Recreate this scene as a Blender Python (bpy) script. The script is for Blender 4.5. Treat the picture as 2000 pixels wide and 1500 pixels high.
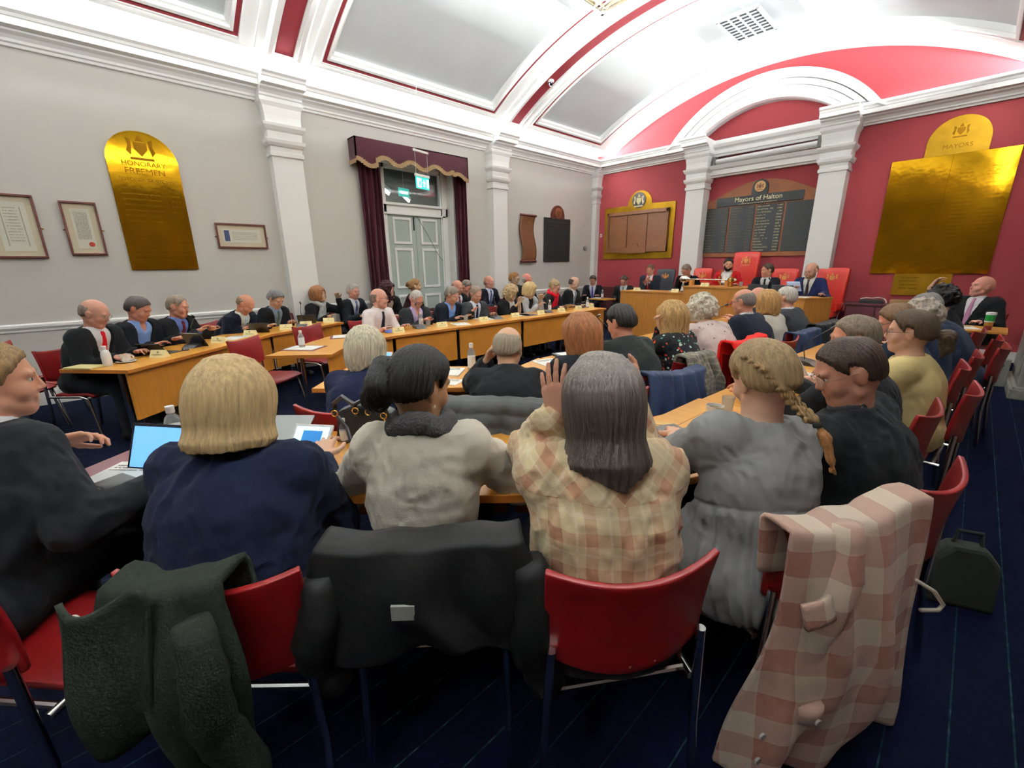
import bpy, bmesh, math, random
import numpy as np
from mathutils import Vector, Matrix

random.seed(7)
for o in list(bpy.data.objects):
    bpy.data.objects.remove(o)
SC = bpy.context.scene
COL = SC.collection

# ------------------------------------------------------------ camera
CAM_YAW, CAM_PITCH, CAM_ROLL, CAM_F, CAM_H = .814562, .271738, -.011023, 833.7, 1.53
cd = bpy.data.cameras.new('camera')
cam = bpy.data.objects.new('camera', cd)
COL.objects.link(cam)
SC.camera = cam
cd.sensor_width = 36.0
cd.lens = CAM_F / 2000 * 36
cd.clip_start = .02
_f = Vector((-math.sin(CAM_YAW) * math.cos(CAM_PITCH), math.cos(CAM_YAW) * math.cos(CAM_PITCH), -math.sin(CAM_PITCH)))
_r = Vector((math.cos(CAM_YAW), math.sin(CAM_YAW), 0))
_u = _r.cross(_f)
_c, _s = math.cos(CAM_ROLL), math.sin(CAM_ROLL)
_r2, _u2 = _c * _r + _s * _u, -_s * _r + _c * _u
cam.matrix_world = Matrix(((_r2.x, _u2.x, -_f.x, 0), (_r2.y, _u2.y, -_f.y, 0), (_r2.z, _u2.z, -_f.z, CAM_H), (0, 0, 0, 1)))

# ------------------------------------------------------------ world, view, lights
w = bpy.data.worlds.new('world')
SC.world = w
w.use_nodes = True
w.node_tree.nodes['Background'].inputs[0].default_value = (.8, .85, 1, 1)
w.node_tree.nodes['Background'].inputs[1].default_value = .02
SC.view_settings.view_transform = 'Standard'
SC.view_settings.look = 'None'
SC.view_settings.gamma = 1
SC.view_settings.use_curve_mapping = False
SC.view_settings.exposure = 0.45

WX, RX, BY, NY = -7.28, .72, 10.015, -4.2        # left wall, right wall, back wall, near wall
VC, VR, VZ = -3.41, 6.40, -1.28                   # vault axis x, radius, axis z

def area(name, loc, rot, sx, sy, power, col=(1, 1, 1), spread=180):
    l = bpy.data.lights.new(name, 'AREA')
    l.shape = 'RECTANGLE'
    l.size, l.size_y, l.energy, l.color = sx, sy, power, col
    l.spread = math.radians(spread)
    o = bpy.data.objects.new(name, l)
    o.location, o.rotation_euler = loc, rot
    COL.objects.link(o)
    return o
# cove tubes lying on the cornices, shining up into the vault
COOL = (.97, 1.0, 1.0)
PI = math.pi
COVE = 350.0
for i, (y0, y1) in enumerate(((-4.0, -.6), (-.6, 2.9), (2.9, 6.4), (6.4, 9.8))):
    area('cove_light', (WX + .22, (y0 + y1) / 2, 4.015), (0, PI + .75, 0), .06, (y1 - y0) * .97, COVE, COOL)
    area('cove_light', (.24, (y0 + y1) / 2, 4.015), (0, PI - .75, 0), .06, (y1 - y0) * .97, COVE, COOL)
area('cove_light', (-6.1, BY - .12, 4.04), (PI - .2, 0, 0), 2.0, .05, 6, COOL)
area('cove_light', (-.6, BY - .12, 4.04), (PI - .2, 0, 0), 2.0, .05, 6, COOL)
LAY = 2.7          # emission of the ceiling laylights

# ------------------------------------------------------------ materials
def lin(c):
    return tuple(((x / 255) / 12.92 if x / 255 <= .04045 else ((x / 255 + .055) / 1.055) ** 2.4) for x in c)
_M = {}
def mat(name, col, rough=.6, metal=0, spec=.5, noise=0, nscale=8, stretch=(1, 1, 1), bump=0, bscale=40, sheen=0, emit=0, alpha=1, trans=0, coat=0, wood=0):
    """one procedural surface: base colour in sRGB 0-255, optional colour noise and bump"""
    if name in _M:
        return _M[name]
    m = bpy.data.materials.new(name)
    m.use_nodes = True
    nt = m.node_tree
    b = nt.nodes['Principled BSDF']
    c = lin(col)
    b.inputs['Base Color'].default_value = (*c, 1)
    b.inputs['Roughness'].default_value = rough
    b.inputs['Metallic'].default_value = metal
    b.inputs['Specular IOR Level'].default_value = spec
    if sheen:
        b.inputs['Sheen Weight'].default_value = sheen
    if coat:
        b.inputs['Coat Weight'].default_value = coat
    if trans:
        b.inputs['Transmission Weight'].default_value = trans
        b.inputs['IOR'].default_value = 1.3
    if alpha < 1:
        b.inputs['Alpha'].default_value = alpha
    if emit:
        b.inputs['Emission Color'].default_value = (*c, 1)
        b.inputs['Emission Strength'].default_value = emit
    if noise or bump or wood:
        tc = nt.nodes.new('ShaderNodeTexCoord')
        mp = nt.nodes.new('ShaderNodeMapping')
        mp.inputs['Scale'].default_value = stretch
        nt.links.new(tc.outputs['Object'], mp.inputs['Vector'])
    if noise or wood:
        n = nt.nodes.new('ShaderNodeTexNoise')
        n.inputs['Scale'].default_value = nscale
        n.inputs['Detail'].default_value = 5
        n.inputs['Distortion'].default_value = .6 if wood else 0
        nt.links.new(mp.outputs[0], n.inputs['Vector'])
        r = nt.nodes.new('ShaderNodeValToRGB')
        k = max(noise, wood)
        r.color_ramp.elements[0].position = .32
        r.color_ramp.elements[1].position = .68
        r.color_ramp.elements[0].color = (*[x * (1 - k) for x in c], 1)
        r.color_ramp.elements[1].color = (*[min(1, x * (1 + k * .7)) for x in c], 1)
        nt.links.new(n.outputs['Fac'], r.inputs[0])
        nt.links.new(r.outputs[0], b.inputs['Base Color'])
    if bump:
        n2 = nt.nodes.new('ShaderNodeTexNoise')
        n2.inputs['Scale'].default_value = bscale
        n2.inputs['Detail'].default_value = 3
        nt.links.new(mp.outputs[0], n2.inputs['Vector'])
        bp = nt.nodes.new('ShaderNodeBump')
        bp.inputs['Strength'].default_value = bump
        bp.inputs['Distance'].default_value = .01
        nt.links.new(n2.outputs['Fac'], bp.inputs['Height'])
        nt.links.new(bp.outputs[0], b.inputs['Normal'])
    _M[name] = m
    return m

def nodes(m):
    nt = m.node_tree
    return nt, nt.nodes['Principled BSDF']

def math_node(nt, op, a, b=None, c=None):
    n = nt.nodes.new('ShaderNodeMath')
    n.operation = op
    for i, v in enumerate((a, b, c)):
        if v is None:
            continue
        if isinstance(v, (int, float)):
            n.inputs[i].default_value = v
        else:
            nt.links.new(v, n.inputs[i])
    return n.outputs[0]

def mix_col(nt, fac, a, b):
    n = nt.nodes.new('ShaderNodeMix')
    n.data_type = 'RGBA'
    for i, v in ((0, fac), (6, a), (7, b)):
        if isinstance(v, tuple):
            n.inputs[i].default_value = (*lin(v), 1)
        elif isinstance(v, (int, float)):
            n.inputs[i].default_value = v
        else:
            nt.links.new(v, n.inputs[i])
    return n.outputs[2]

def plaid_mat(name, base, c1, c2, size, duty=.42, diag_above=None, warp=.01, thin_=.25, axes=('x', 'z')):
    """woven check: two crossing sets of bands of c1/c2 over base, in object space; above diag_above (z) the cloth is cut on the bias"""
    m = mat(name, base, rough=.95, spec=.1, sheen=.2, bump=.25, bscale=350)
    nt, b = nodes(m)
    tc = nt.nodes.new('ShaderNodeTexCoord')
    nz = nt.nodes.new('ShaderNodeTexNoise')
    nz.inputs['Scale'].default_value = 5
    nt.links.new(tc.outputs['Object'], nz.inputs['Vector'])
    sep = nt.nodes.new('ShaderNodeSeparateXYZ')
    nt.links.new(tc.outputs['Object'], sep.inputs[0])
    wz = math_node(nt, 'MULTIPLY', math_node(nt, 'SUBTRACT', nz.outputs['Fac'], .5), warp * 8)
    o = {'x': sep.outputs[0], 'y': sep.outputs[1], 'z': sep.outputs[2]}
    u = math_node(nt, 'ADD', o[axes[0]], wz)
    v = math_node(nt, 'ADD', o[axes[1]], math_node(nt, 'MULTIPLY', wz, -1))
    if diag_above is not None:
        du = math_node(nt, 'MULTIPLY', math_node(nt, 'ADD', u, v), .707)
        dv = math_node(nt, 'MULTIPLY', math_node(nt, 'SUBTRACT', u, v), .707)
        f = math_node(nt, 'GREATER_THAN', o['z'], diag_above)
        nf = math_node(nt, 'SUBTRACT', 1.0, f)
        u = math_node(nt, 'ADD', math_node(nt, 'MULTIPLY', du, f), math_node(nt, 'MULTIPLY', u, nf))
        v = math_node(nt, 'ADD', math_node(nt, 'MULTIPLY', dv, f), math_node(nt, 'MULTIPLY', v, nf))
    def band(t, s, d, off=0.0):
        fr = math_node(nt, 'FRACT', math_node(nt, 'ADD', math_node(nt, 'DIVIDE', t, s), 50.0 + off))
        return math_node(nt, 'MULTIPLY', math_node(nt, 'LESS_THAN', fr, d), 1.0)
    bu, bv = band(u, size, duty), band(v, size, duty)
    thin = math_node(nt, 'MAXIMUM', band(u, size, .08, .3), band(v, size, .08, .3))
    col = mix_col(nt, math_node(nt, 'MULTIPLY', math_node(nt, 'MAXIMUM', bu, bv), .75), base, c1)
    col = mix_col(nt, math_node(nt, 'MULTIPLY', math_node(nt, 'MULTIPLY', bu, bv), .9), col, c2)
    col = mix_col(nt, math_node(nt, 'MULTIPLY', thin, thin_), col, (235, 228, 210))
    n3 = nt.nodes.new('ShaderNodeTexNoise')
    n3.inputs['Scale'].default_value = 60
    nt.links.new(tc.outputs['Object'], n3.inputs['Vector'])
    col = mix_col(nt, math_node(nt, 'MULTIPLY', n3.outputs['Fac'], .12), col, (250, 240, 225))
    nt.links.new(col, b.inputs['Base Color'])
    return m

def spot_mat(name, base, cols, scale=22, thr=.32):
    """printed cloth: scattered irregular motifs in several colours"""
    m = mat(name, base, rough=.85, spec=.15)
    nt, b = nodes(m)
    tc = nt.nodes.new('ShaderNodeTexCoord')
    vo = nt.nodes.new('ShaderNodeTexVoronoi')
    vo.inputs['Scale'].default_value = scale
    nz = nt.nodes.new('ShaderNodeTexNoise')
    nz.inputs['Scale'].default_value = scale * 3
    nt.links.new(tc.outputs['Object'], vo.inputs['Vector'])
    nt.links.new(tc.outputs['Object'], nz.inputs['Vector'])
    d = math_node(nt, 'ADD', vo.outputs['Distance'], math_node(nt, 'MULTIPLY', math_node(nt, 'SUBTRACT', nz.outputs['Fac'], .5), .55))
    inside = math_node(nt, 'LESS_THAN', d, thr)
    sp = nt.nodes.new('ShaderNodeSeparateColor')
    nt.links.new(vo.outputs['Color'], sp.inputs[0])
    r = nt.nodes.new('ShaderNodeValToRGB')
    r.color_ramp.interpolation = 'CONSTANT'
    while len(r.color_ramp.elements) < len(cols):
        r.color_ramp.elements.new(.5)
    for i, c in enumerate(cols):
        r.color_ramp.elements[i].position = i / len(cols)
        r.color_ramp.elements[i].color = (*lin(c), 1)
    nt.links.new(sp.outputs[0], r.inputs[0])
    nt.links.new(mix_col(nt, inside, base, r.outputs[0]), b.inputs['Base Color'])
    return m

# ------------------------------------------------------------ mesh building
class MB:
    def __init__(s):
        s.v, s.f, s.m = [], [], []
    def add(s, vs, fs, mi=0):
        n = len(s.v)
        s.v += [tuple(v) for v in vs]
        s.f += [tuple(i + n for i in f) for f in fs]
        s.m += [mi] * len(fs)
        return s
    def box(s, a, b, mi=0, M=None):
        x0, y0, z0 = (min(a[i], b[i]) for i in range(3))
        x1, y1, z1 = (max(a[i], b[i]) for i in range(3))
        vs = [(x0, y0, z0), (x1, y0, z0), (x1, y1, z0), (x0, y1, z0), (x0, y0, z1), (x1, y0, z1), (x1, y1, z1), (x0, y1, z1)]
        if M is not None:
            vs = [tuple(M @ Vector(v)) for v in vs]
        return s.add(vs, [(0, 3, 2, 1), (4, 5, 6, 7), (0, 1, 5, 4), (1, 2, 6, 5), (2, 3, 7, 6), (3, 0, 4, 7)], mi)
    def prism(s, poly, z0, z1, mi=0, fn=None):
        """polygon (a,b) extruded z0..z1; fn maps (a,b,c) to xyz"""
        fn = fn or (lambda a, b, c: (a, b, c))
        n = len(poly)
        A = sum(poly[i][0] * poly[(i + 1) % n][1] - poly[(i + 1) % n][0] * poly[i][1] for i in range(n))
        p = poly if A > 0 else poly[::-1]
        vs = [fn(a, b, z0) for a, b in p] + [fn(a, b, z1) for a, b in p]
        fs = [tuple(range(n))[::-1], tuple(range(n, 2 * n))] + [(i, (i + 1) % n, n + (i + 1) % n, n + i) for i in range(n)]
        return s.add(vs, fs, mi)
    def tube(s, path, r, seg=8, mi=0, cap=True):
        P = [Vector(p) for p in path]
        R = r if isinstance(r, (list, tuple)) else [r] * len(P)
        vs, fs = [], []
        t0 = (P[1] - P[0]).normalized()
        up = Vector((0, 0, 1)) if abs(t0.z) < .9 else Vector((1, 0, 0))
        a = t0.cross(up).normalized()
        for i, p in enumerate(P):
            t = ((P[min(i + 1, len(P) - 1)] - P[max(i - 1, 0)])).normalized()
            a = (a - t * a.dot(t)).normalized()
            b = t.cross(a)
            for k in range(seg):
                an = 2 * PI * k / seg
                vs.append(tuple(p + (a * math.cos(an) + b * math.sin(an)) * R[i]))
        for i in range(len(P) - 1):
            for k in range(seg):
                k2 = (k + 1) % seg
                fs.append((i * seg + k, i * seg + k2, (i + 1) * seg + k2, (i + 1) * seg + k))
        if cap:
            fs += [tuple(range(seg))[::-1], tuple(range((len(P) - 1) * seg, len(P) * seg))]
        return s.add(vs, fs, mi)
    def lathe(s, prof, seg=20, mi=0, c=(0, 0, 0), M=None):
        vs, fs = [], []
        for r, z in prof:
            for k in range(seg):
                an = 2 * PI * k / seg
                v = Vector((c[0] + r * math.cos(an), c[1] + r * math.sin(an), c[2] + z))
                vs.append(tuple(M @ v) if M is not None else tuple(v))
        for i in range(len(prof) - 1):
            for k in range(seg):
                k2 = (k + 1) % seg
                fs.append((i * seg + k, i * seg + k2, (i + 1) * seg + k2, (i + 1) * seg + k))
        fs += [tuple(range(seg))[::-1], tuple(range((len(prof) - 1) * seg, len(prof) * seg))]
        return s.add(vs, fs, mi)
    def grid(s, fn, nu, nv, mi=0):
        vs = [fn(i / nu, j / nv) for j in range(nv + 1) for i in range(nu + 1)]
        fs = [(j * (nu + 1) + i, j * (nu + 1) + i + 1, (j + 1) * (nu + 1) + i + 1, (j + 1) * (nu + 1) + i) for j in range(nv) for i in range(nu)]
        return s.add(vs, fs, mi)
    def sweep(s, prof, path, mi=0, closed=False):
        """closed cross-section prof [(a,b)] carried through path of functions (a,b)->xyz"""
        n = len(prof)
        vs = [fn(a, b) for fn in path for a, b in prof]
        fs = []
        for i in range(len(path) - 1):
            for k in range(n):
                k2 = (k + 1) % n
                fs.append((i * n + k, i * n + k2, (i + 1) * n + k2, (i + 1) * n + k))
        fs += [tuple(range(n))[::-1], tuple(range((len(path) - 1) * n, len(path) * n))]
        return s.add(vs, fs, mi)
    def build(s, name, mats, parent=None, smooth=False, loc=None, bevel=0, solid=0, sub=0):
        me = bpy.data.meshes.new(name)
        me.from_pydata(s.v, [], s.f)
        for m in (mats if isinstance(mats, (list, tuple)) else [mats]):
            me.materials.append(m)
        if any(s.m):
            me.polygons.foreach_set('material_index', s.m)
        bm = bmesh.new()
        bm.from_mesh(me)
        bmesh.ops.recalc_face_normals(bm, faces=bm.faces)
        bm.to_mesh(me)
        bm.free()
        if smooth:
            me.shade_smooth()
            if smooth != 2:
                me.set_sharp_from_angle(angle=math.radians(40))
        o = bpy.data.objects.new(name, me)
        COL.objects.link(o)
        if parent is not None:
            o.parent = parent
        if loc is not None:
            o.location = loc
        if solid:
            md = o.modifiers.new('solid', 'SOLIDIFY')
            md.thickness = solid
            md.offset = 0
        if sub:
            md = o.modifiers.new('sub', 'SUBSURF')
            md.levels = md.render_levels = sub
        if bevel:
            md = o.modifiers.new('bevel', 'BEVEL')
            md.width = bevel
            md.segments = 2
            md.limit_method = 'ANGLE'
        return o

def tag(o, label=None, cat=None, group=None, kind=None):
    if label: o['label'] = label
    if cat: o['category'] = cat
    if group: o['group'] = group
    if kind: o['kind'] = kind
    return o

def empty(name, loc, rz=0, label=None, cat=None, group=None):
    o = bpy.data.objects.new(name, None)
    COL.objects.link(o)
    o.location = loc
    o.rotation_euler = (0, 0, rz)
    o.empty_display_size = .1
    return tag(o, label, cat, group)

def struct(name, mb, m, **k):
    return tag(mb.build(name, m, **k), kind='structure')

_KIDS = {}
def copy_tree(o, parent=None):
    c = o.copy()
    COL.objects.link(c)
    if parent is not None:
        c.parent = parent
    for ch in [x for x in COL.objects if x.parent == o]:
        copy_tree(ch, c)
    return c

def text_mesh(name, body, size, m, parent, M, depth=.001, align='CENTER', font_shear=0):
    cu = bpy.data.curves.new(name, 'FONT')
    cu.body = body
    cu.size = size
    cu.align_x = align
    cu.align_y = 'CENTER'
    cu.extrude = depth
    cu.shear = font_shear
    t = bpy.data.objects.new(name, cu)
    COL.objects.link(t)
    dg = bpy.context.evaluated_depsgraph_get()
    me = bpy.data.meshes.new_from_object(t.evaluated_get(dg))
    bpy.data.objects.remove(t)
    me.materials.clear()
    me.materials.append(m)
    o = bpy.data.objects.new(name, me)
    COL.objects.link(o)
    o.parent = parent
    o.matrix_local = M
    return o
# frames for things fixed to walls: local (right, up, out of wall)
def MA(y, z, x=WX):    # on left wall: right = +y, out = +x
    return Matrix(((0, 0, 1, x), (1, 0, 0, y), (0, 1, 0, z), (0, 0, 0, 1)))
def MBk(x, z, y=BY):   # on back wall: right = +x, up = z, out = -y
    return Matrix(((1, 0, 0, x), (0, 0, -1, y), (0, 1, 0, z), (0, 0, 0, 1)))
def xf(M):
    return lambda a, b, c: tuple(M @ Vector((a, b, c)))
# ============================================================ ROOM
m_wallgrey = mat('wall_grey_paint', (205, 202, 196), rough=.85, bump=.05, bscale=120)
m_wallred = mat('wall_red_paint', (138, 44, 50), rough=.8, bump=.08, bscale=90)
m_white = mat('white_paint', (242, 243, 241), rough=.55)
m_ceil = mat('ceiling_white', (236, 237, 235), rough=.7)
m_field = mat('ceiling_field_grey', (190, 195, 196), rough=.8, noise=.04, nscale=2)
m_redtrim = mat('ceiling_red_trim', (150, 48, 58), rough=.6)
m_carpet = mat('navy_carpet', (8, 12, 30), rough=1, spec=.05, bump=.3, bscale=300)
nt, b = nodes(m_carpet)
tc = nt.nodes.new('ShaderNodeTexCoord')
sep = nt.nodes.new('ShaderNodeSeparateXYZ')
nt.links.new(tc.outputs['Object'], sep.inputs[0])
fx = math_node(nt, 'DIVIDE', sep.outputs[0], .15)
line = math_node(nt, 'LESS_THAN', math_node(nt, 'ABSOLUTE', math_node(nt, 'SUBTRACT', math_node(nt, 'FRACT', math_node(nt, 'ADD', fx, 100)), .5)), .018)
dash = nt.nodes.new('ShaderNodeTexNoise')
dash.inputs['Scale'].default_value = 22
dash.inputs['Detail'].default_value = 2
nt.links.new(tc.outputs['Object'], dash.inputs['Vector'])
dcol = nt.nodes.new('ShaderNodeValToRGB')
dcol.color_ramp.elements[0].color = (*lin((30, 50, 110)), 1)
dcol.color_ramp.elements[1].color = (*lin((100, 125, 130)), 1)
e = dcol.color_ramp.elements.new(.5)
e.color = (*lin((40, 84, 74)), 1)
nt.links.new(dash.outputs['Fac'], dcol.inputs[0])
base = mix_col(nt, dash.outputs['Fac'], (4, 6, 17), (9, 14, 36))
nt.links.new(mix_col(nt, math_node(nt, 'MULTIPLY', math_node(nt, 'MULTIPLY', line, dash.outputs['Fac']), .55), base, dcol.outputs[0]), b.inputs['Base Color'])

struct('floor', MB().box((WX - 3, NY, -.1), (RX + .3, BY + .1, 0)), m_carpet)
# left wall with the door recess y 3.80..5.42, top 3.45
g = MB()
OY0, OY1, OZ = 3.84, 5.36, 3.30
g.box((WX - .3, NY, 0), (WX, OY0, 4.3)).box((WX - .3, OY1, 0), (WX, BY, 4.3)).box((WX - .3, OY0, OZ), (WX, OY1, 4.3))
struct('wall_left', g, m_wallgrey)
struct('wall_back', MB().box((WX - .3, BY, 0), (RX + .3, BY + .3, 5.6)), m_wallred)
struct('wall_right', MB().box((RX, NY, 0), (RX + .3, BY, 4.3)), mat('right_wall_paint', (112, 96, 88), rough=.8))
struct('wall_near', MB().box((WX - .3, NY - .3, 0), (RX + .3, NY, 5.6)), mat('near_wall_panelling', (96, 82, 72), rough=.6))

# vault -----------------------------------------------------
def arcbox(g, y0, y1, a0, a1, r0, r1, mi=0, step=2.0):
    n = max(1, int(math.ceil((a1 - a0) / step)))
    fns = []
    for i in range(n + 1):
        a = math.radians(a0 + (a1 - a0) * i / n)
        fns.append(lambda y, r, a=a: (VC + r * math.sin(a), y, VZ + r * math.cos(a)))
    g.sweep([(y0, r0), (y1, r0), (y1, r1), (y0, r1)], fns, mi)
AE = 31.6
PA = 30.9
PAN = [(-3.3, 1.83), (2.79, 5.95), (6.91, 9.27)]
g = MB()
ys = [NY] + [v for p in PAN for v in p] + [BY]
for i in range(0, len(ys), 2):
    arcbox(g, ys[i], ys[i + 1], -AE, AE, VR, VR + .25)
for y0, y1 in PAN:
    arcbox(g, y0, y1, -AE, -PA, VR, VR + .25)
    arcbox(g, y0, y1, PA, AE, VR, VR + .25)
for sx in (-1, 1):
    xe = VC + sx * VR * math.sin(math.radians(AE))
    ze = VZ + VR * math.cos(math.radians(AE))
    xw = WX if sx < 0 else RX
    g.prism([(xe, ze - .0), (xw, ze + .02), (xw, ze + .3), (xe, ze + .3)], NY, BY, fn=lambda a, b, c: (a, c, b))
struct('ceiling', g, m_ceil, smooth=True)
tn = 0
def trim(mb, m, **k):
    global tn
    tn += 1
    return struct('trim_%d' % tn, mb, m, **k)
def recol_frame(y0, y1, pa):
    """red band, white moulding and recessed grey field of one vault panel"""
    g = MB()
    wdeg = math.degrees(.085 / VR)
    yw = .085
    for (a0, a1, b0, b1) in ((-pa, -pa + wdeg, y0, y1), (pa - wdeg, pa, y0, y1), (-pa + wdeg, pa - wdeg, y0, y0 + yw), (-pa + wdeg, pa - wdeg, y1 - yw, y1)):
        arcbox(g, b0, b1, a0, a1, VR + .01, VR + .12)
    trim(g, m_redtrim, smooth=True)
    g = MB()
    for (off, wd, lo, hi) in ((.0, .016, -.012, .02), (.075, .035, -.01, .1), (.11, .04, .03, .12)):
        o0, o1 = math.degrees(off / VR), math.degrees((off + wd) / VR)
        for sgn in (-1, 1):
            A0, A1 = sorted((sgn * (pa - o0), sgn * (pa - o1)))
            arcbox(g, y0 + off, y1 - off, A0, A1, VR + lo, VR + hi)
        for yy in ((y0 + off, y0 + off + wd), (y1 - off - wd, y1 - off)):
            arcbox(g, yy[0], yy[1], -pa + o1, pa - o1, VR + lo, VR + hi)
    trim(g, m_white, smooth=True)
    g = MB()
    arcbox(g, y0 + .1, y1 - .1, -pa + .9, pa - .9, VR + .1, VR + .2)
    trim(g, m_field, smooth=True)
for y0, y1 in PAN:
    recol_frame(y0, y1, PA)
# ribs over the pilasters: a red ribbon between two rounded white mouldings
for yc in (2.33, 6.49):
    g = MB()
    arcbox(g, yc - .115, yc + .115, -31.2, 31.2, VR - .006, VR + .02)
    trim(g, m_redtrim, smooth=True)
    g = MB()
    for s in (-1, 1):
        for (d0, d1, h) in ((.115, .15, .03), (.15, .2, .055), (.2, .235, .025), (.33, .35, .02)):
            a, c = sorted((yc + s * d0, yc + s * d1))
            arcbox(g, a, c, -31.3, 31.3, VR - h, VR + .02)
    for s in (-1, 1):
        A = sorted((s * 31.2, s * 31.5))
        arcbox(g, yc - .2, yc + .2, A[0], A[1], VR - .03, VR + .02)
    trim(g, m_white, smooth=True)

# cornice profile: (distance from wall, z)
CP = [(-.02, 3.74), (.04, 3.74), (.05, 3.765), (.075, 3.775), (.08, 3.80), (.11, 3.83), (.16, 3.85), (.165, 3.87), (.27, 3.87), (.27, 3.935), (.285, 3.94), (.30, 3.965), (.335, 3.985), (.34, 4.02), (.31, 4.02), (.29, 3.975), (.05, 3.965), (-.02, 3.965)]
def cornice(g, p0, p1, side, ext=0):
    """side: 'A' left wall, 'B' back wall, 'R' right wall; ext = extra projection (break over pilasters)"""
    if side == 'A':
        f = lambda t: (lambda a, z: (WX + (a + ext if a > 0 else a), t, z))
    elif side == 'R':
        f = lambda t: (lambda a, z: (.46 - (a + ext if a > 0 else -.2), t, z))
    else:
        f = lambda t: (lambda a, z: (t, BY - (a + ext if a > 0 else a), z))
    g.sweep(CP, [f(p0), f(p1)])
g = MB(); cornice(g, NY, BY, 'A'); trim(g, m_white)
g = MB(); cornice(g, NY, BY, 'R'); g.box((.46, NY, 3.6), (RX, BY, 3.97)); trim(g, m_white)
g = MB(); cornice(g, WX, -4.80, 'B'); trim(g, m_white)
g = MB(); cornice(g, -1.80, RX, 'B'); trim(g, m_white)
# pilasters
PP = [(0, .045), (.22, .045), (.25, .02), (.28, 0), (3.04, 0), (3.05, .022), (3.10, .022), (3.11, .006), (3.17, .01), (3.18, .03), (3.215, .05), (3.26, .055), (3.27, .02), (3.36, .025), (3.38, .045), (3.42, .07), (3.455, .075), (3.46, .03), (3.56, .032), (3.66, .045), (3.71, .075), (3.745, .08)]
def pilaster(x0, x1, y0, y1, face):
    g = MB()
    fns = []
    for z, o in PP:
        fns.append(lambda a, b, z=z, o=o: (a + o * (1 if a > (x0 + x1) / 2 else -1), b + o * (1 if b > (y0 + y1) / 2 else -1), z))
    g.sweep([(x0, y0), (x1, y0), (x1, y1), (x0, y1)], fns)
    if face == 'A':
        cornice(g, y0 - .07, y1 + .07, 'A', ext=x1 - WX)
    else:
        cornice(g, x0 - .07, x1 + .07, 'B', ext=BY - y0)
    return trim(g, m_white)
pilaster(WX - .05, WX + .17, 2.13, 2.54, 'A')
pilaster(WX - .05, WX + .17, 6.24, 6.63, 'A')
pilaster(WX - .05, WX + .17, -1.98, -1.57, 'A')
pilaster(WX - .05, WX + .12, BY - .17, BY + .05, 'A')
pilaster(-4.70, -4.31, BY - .30, BY + .05, 'B')
pilaster(-2.27, -1.87, BY - .30, BY + .05, 'B')
# beams between back pilasters
def bar(g, prof, x0, x1):
    g.sweep(prof, [lambda a, z: (x0, BY - a, z), lambda a, z: (x1, BY - a, z)])
g = MB()
bar(g, [(-.02, 3.66), (.10, 3.66), (.11, 3.70), (.13, 3.71), (.13, 3.78), (.15, 3.80), (.20, 3.82), (.24, 3.87), (.25, 3.94), (-.02, 3.94)], -4.31, -2.27)
bar(g, [(-.02, 3.27), (.08, 3.27), (.09, 3.30), (.12, 3.31), (.12, 3.40), (.15, 3.42), (.18, 3.49), (-.02, 3.49)], -4.31, -2.27)
trim(g, m_white)
# arch over the two pilasters
def arch_ring(g, R0, z0, R1, z1, x0h, x1h, dep0, dep1, n=36):
    def pt(R, zc, h, t):
        an = math.asin(max(-1, min(1, h / R)))
        a = -an + 2 * an * t
        return VC + .06 + R * math.sin(a), zc + R * math.cos(a)
    fns = []
    for i in range(n + 1):
        p0, p1 = pt(R0, z0, x0h, i / n), pt(R1, z1, x1h, i / n)
        fns.append(lambda a, b, p0=p0, p1=p1: (p0[0] + (p1[0] - p0[0]) * a, b, p0[1] + (p1[1] - p0[1]) * a))
    g.sweep([(0, dep0), (1, dep0), (1, dep1), (0, dep1)], fns)
g = MB()
arch_ring(g, 1.934, 2.53, 2.23, 2.65, 1.24, 1.78, BY - .14, BY + .02)
arch_ring(g, 1.934, 2.53, 1.99, 2.55, 1.24, 1.31, BY - .28, BY + .02)
arch_ring(g, 2.00, 2.56, 2.07, 2.585, 1.33, 1.42, BY - .20, BY + .02)
arch_ring(g, 2.08, 2.59, 2.14, 2.61, 1.45, 1.56, BY - .25, BY + .02)
arch_ring(g, 2.15, 2.62, 2.24, 2.655, 1.60, 1.84, BY - .34, BY + .02)
trim(g, m_white, smooth=True)
# baseboards and dado rails
def rail(g, side, p0, p1):
    prof = [(0, .86), (.012, .86), (.012, .885), (.02, .89), (.03, .91), (.03, .935), (.015, .945), (0, .95)]
    if side == 'A':
        g.sweep(prof, [lambda a, z: (WX + a, p0, z), lambda a, z: (WX + a, p1, z)])
    else:
        g.sweep(prof, [lambda a, z: (p0, BY - a, z), lambda a, z: (p1, BY - a, z)])
g = MB()
for a, c in ((NY, 2.08), (2.59, OY0 - .02), (OY1 + .02, 6.19), (6.68, 9.8)):
    rail(g, 'A', a, c)
struct('trim_rail', g, m_white)
g = MB()
for a, c in ((NY, 2.08), (2.59, OY0), (OY1, 6.19), (6.68, 9.8)):
    g.box((WX, a, 0), (WX + .025, c, .16))
struct('baseboard_left', g, m_white)
struct('baseboard_back', MB().box((WX, BY - .025, 0), (-4.75, BY, .16)).box((-1.82, BY - .025, 0), (RX, BY, .16)), m_white)
m_darkpanel = mat('dark_red_panelling', (72, 22, 26), rough=.5)
g = MB()
g.box((WX + .15, BY - .06, 0), (-4.76, BY - .026, .9))
for i in range(4):
    x = WX + .25 + i * .57
    g.box((x, BY - .075, .18), (x + .48, BY - .05, .78))
g.box((WX + .15, BY - .09, .9), (-4.76, BY - .0, .94))
trim(g, m_darkpanel)

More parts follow.
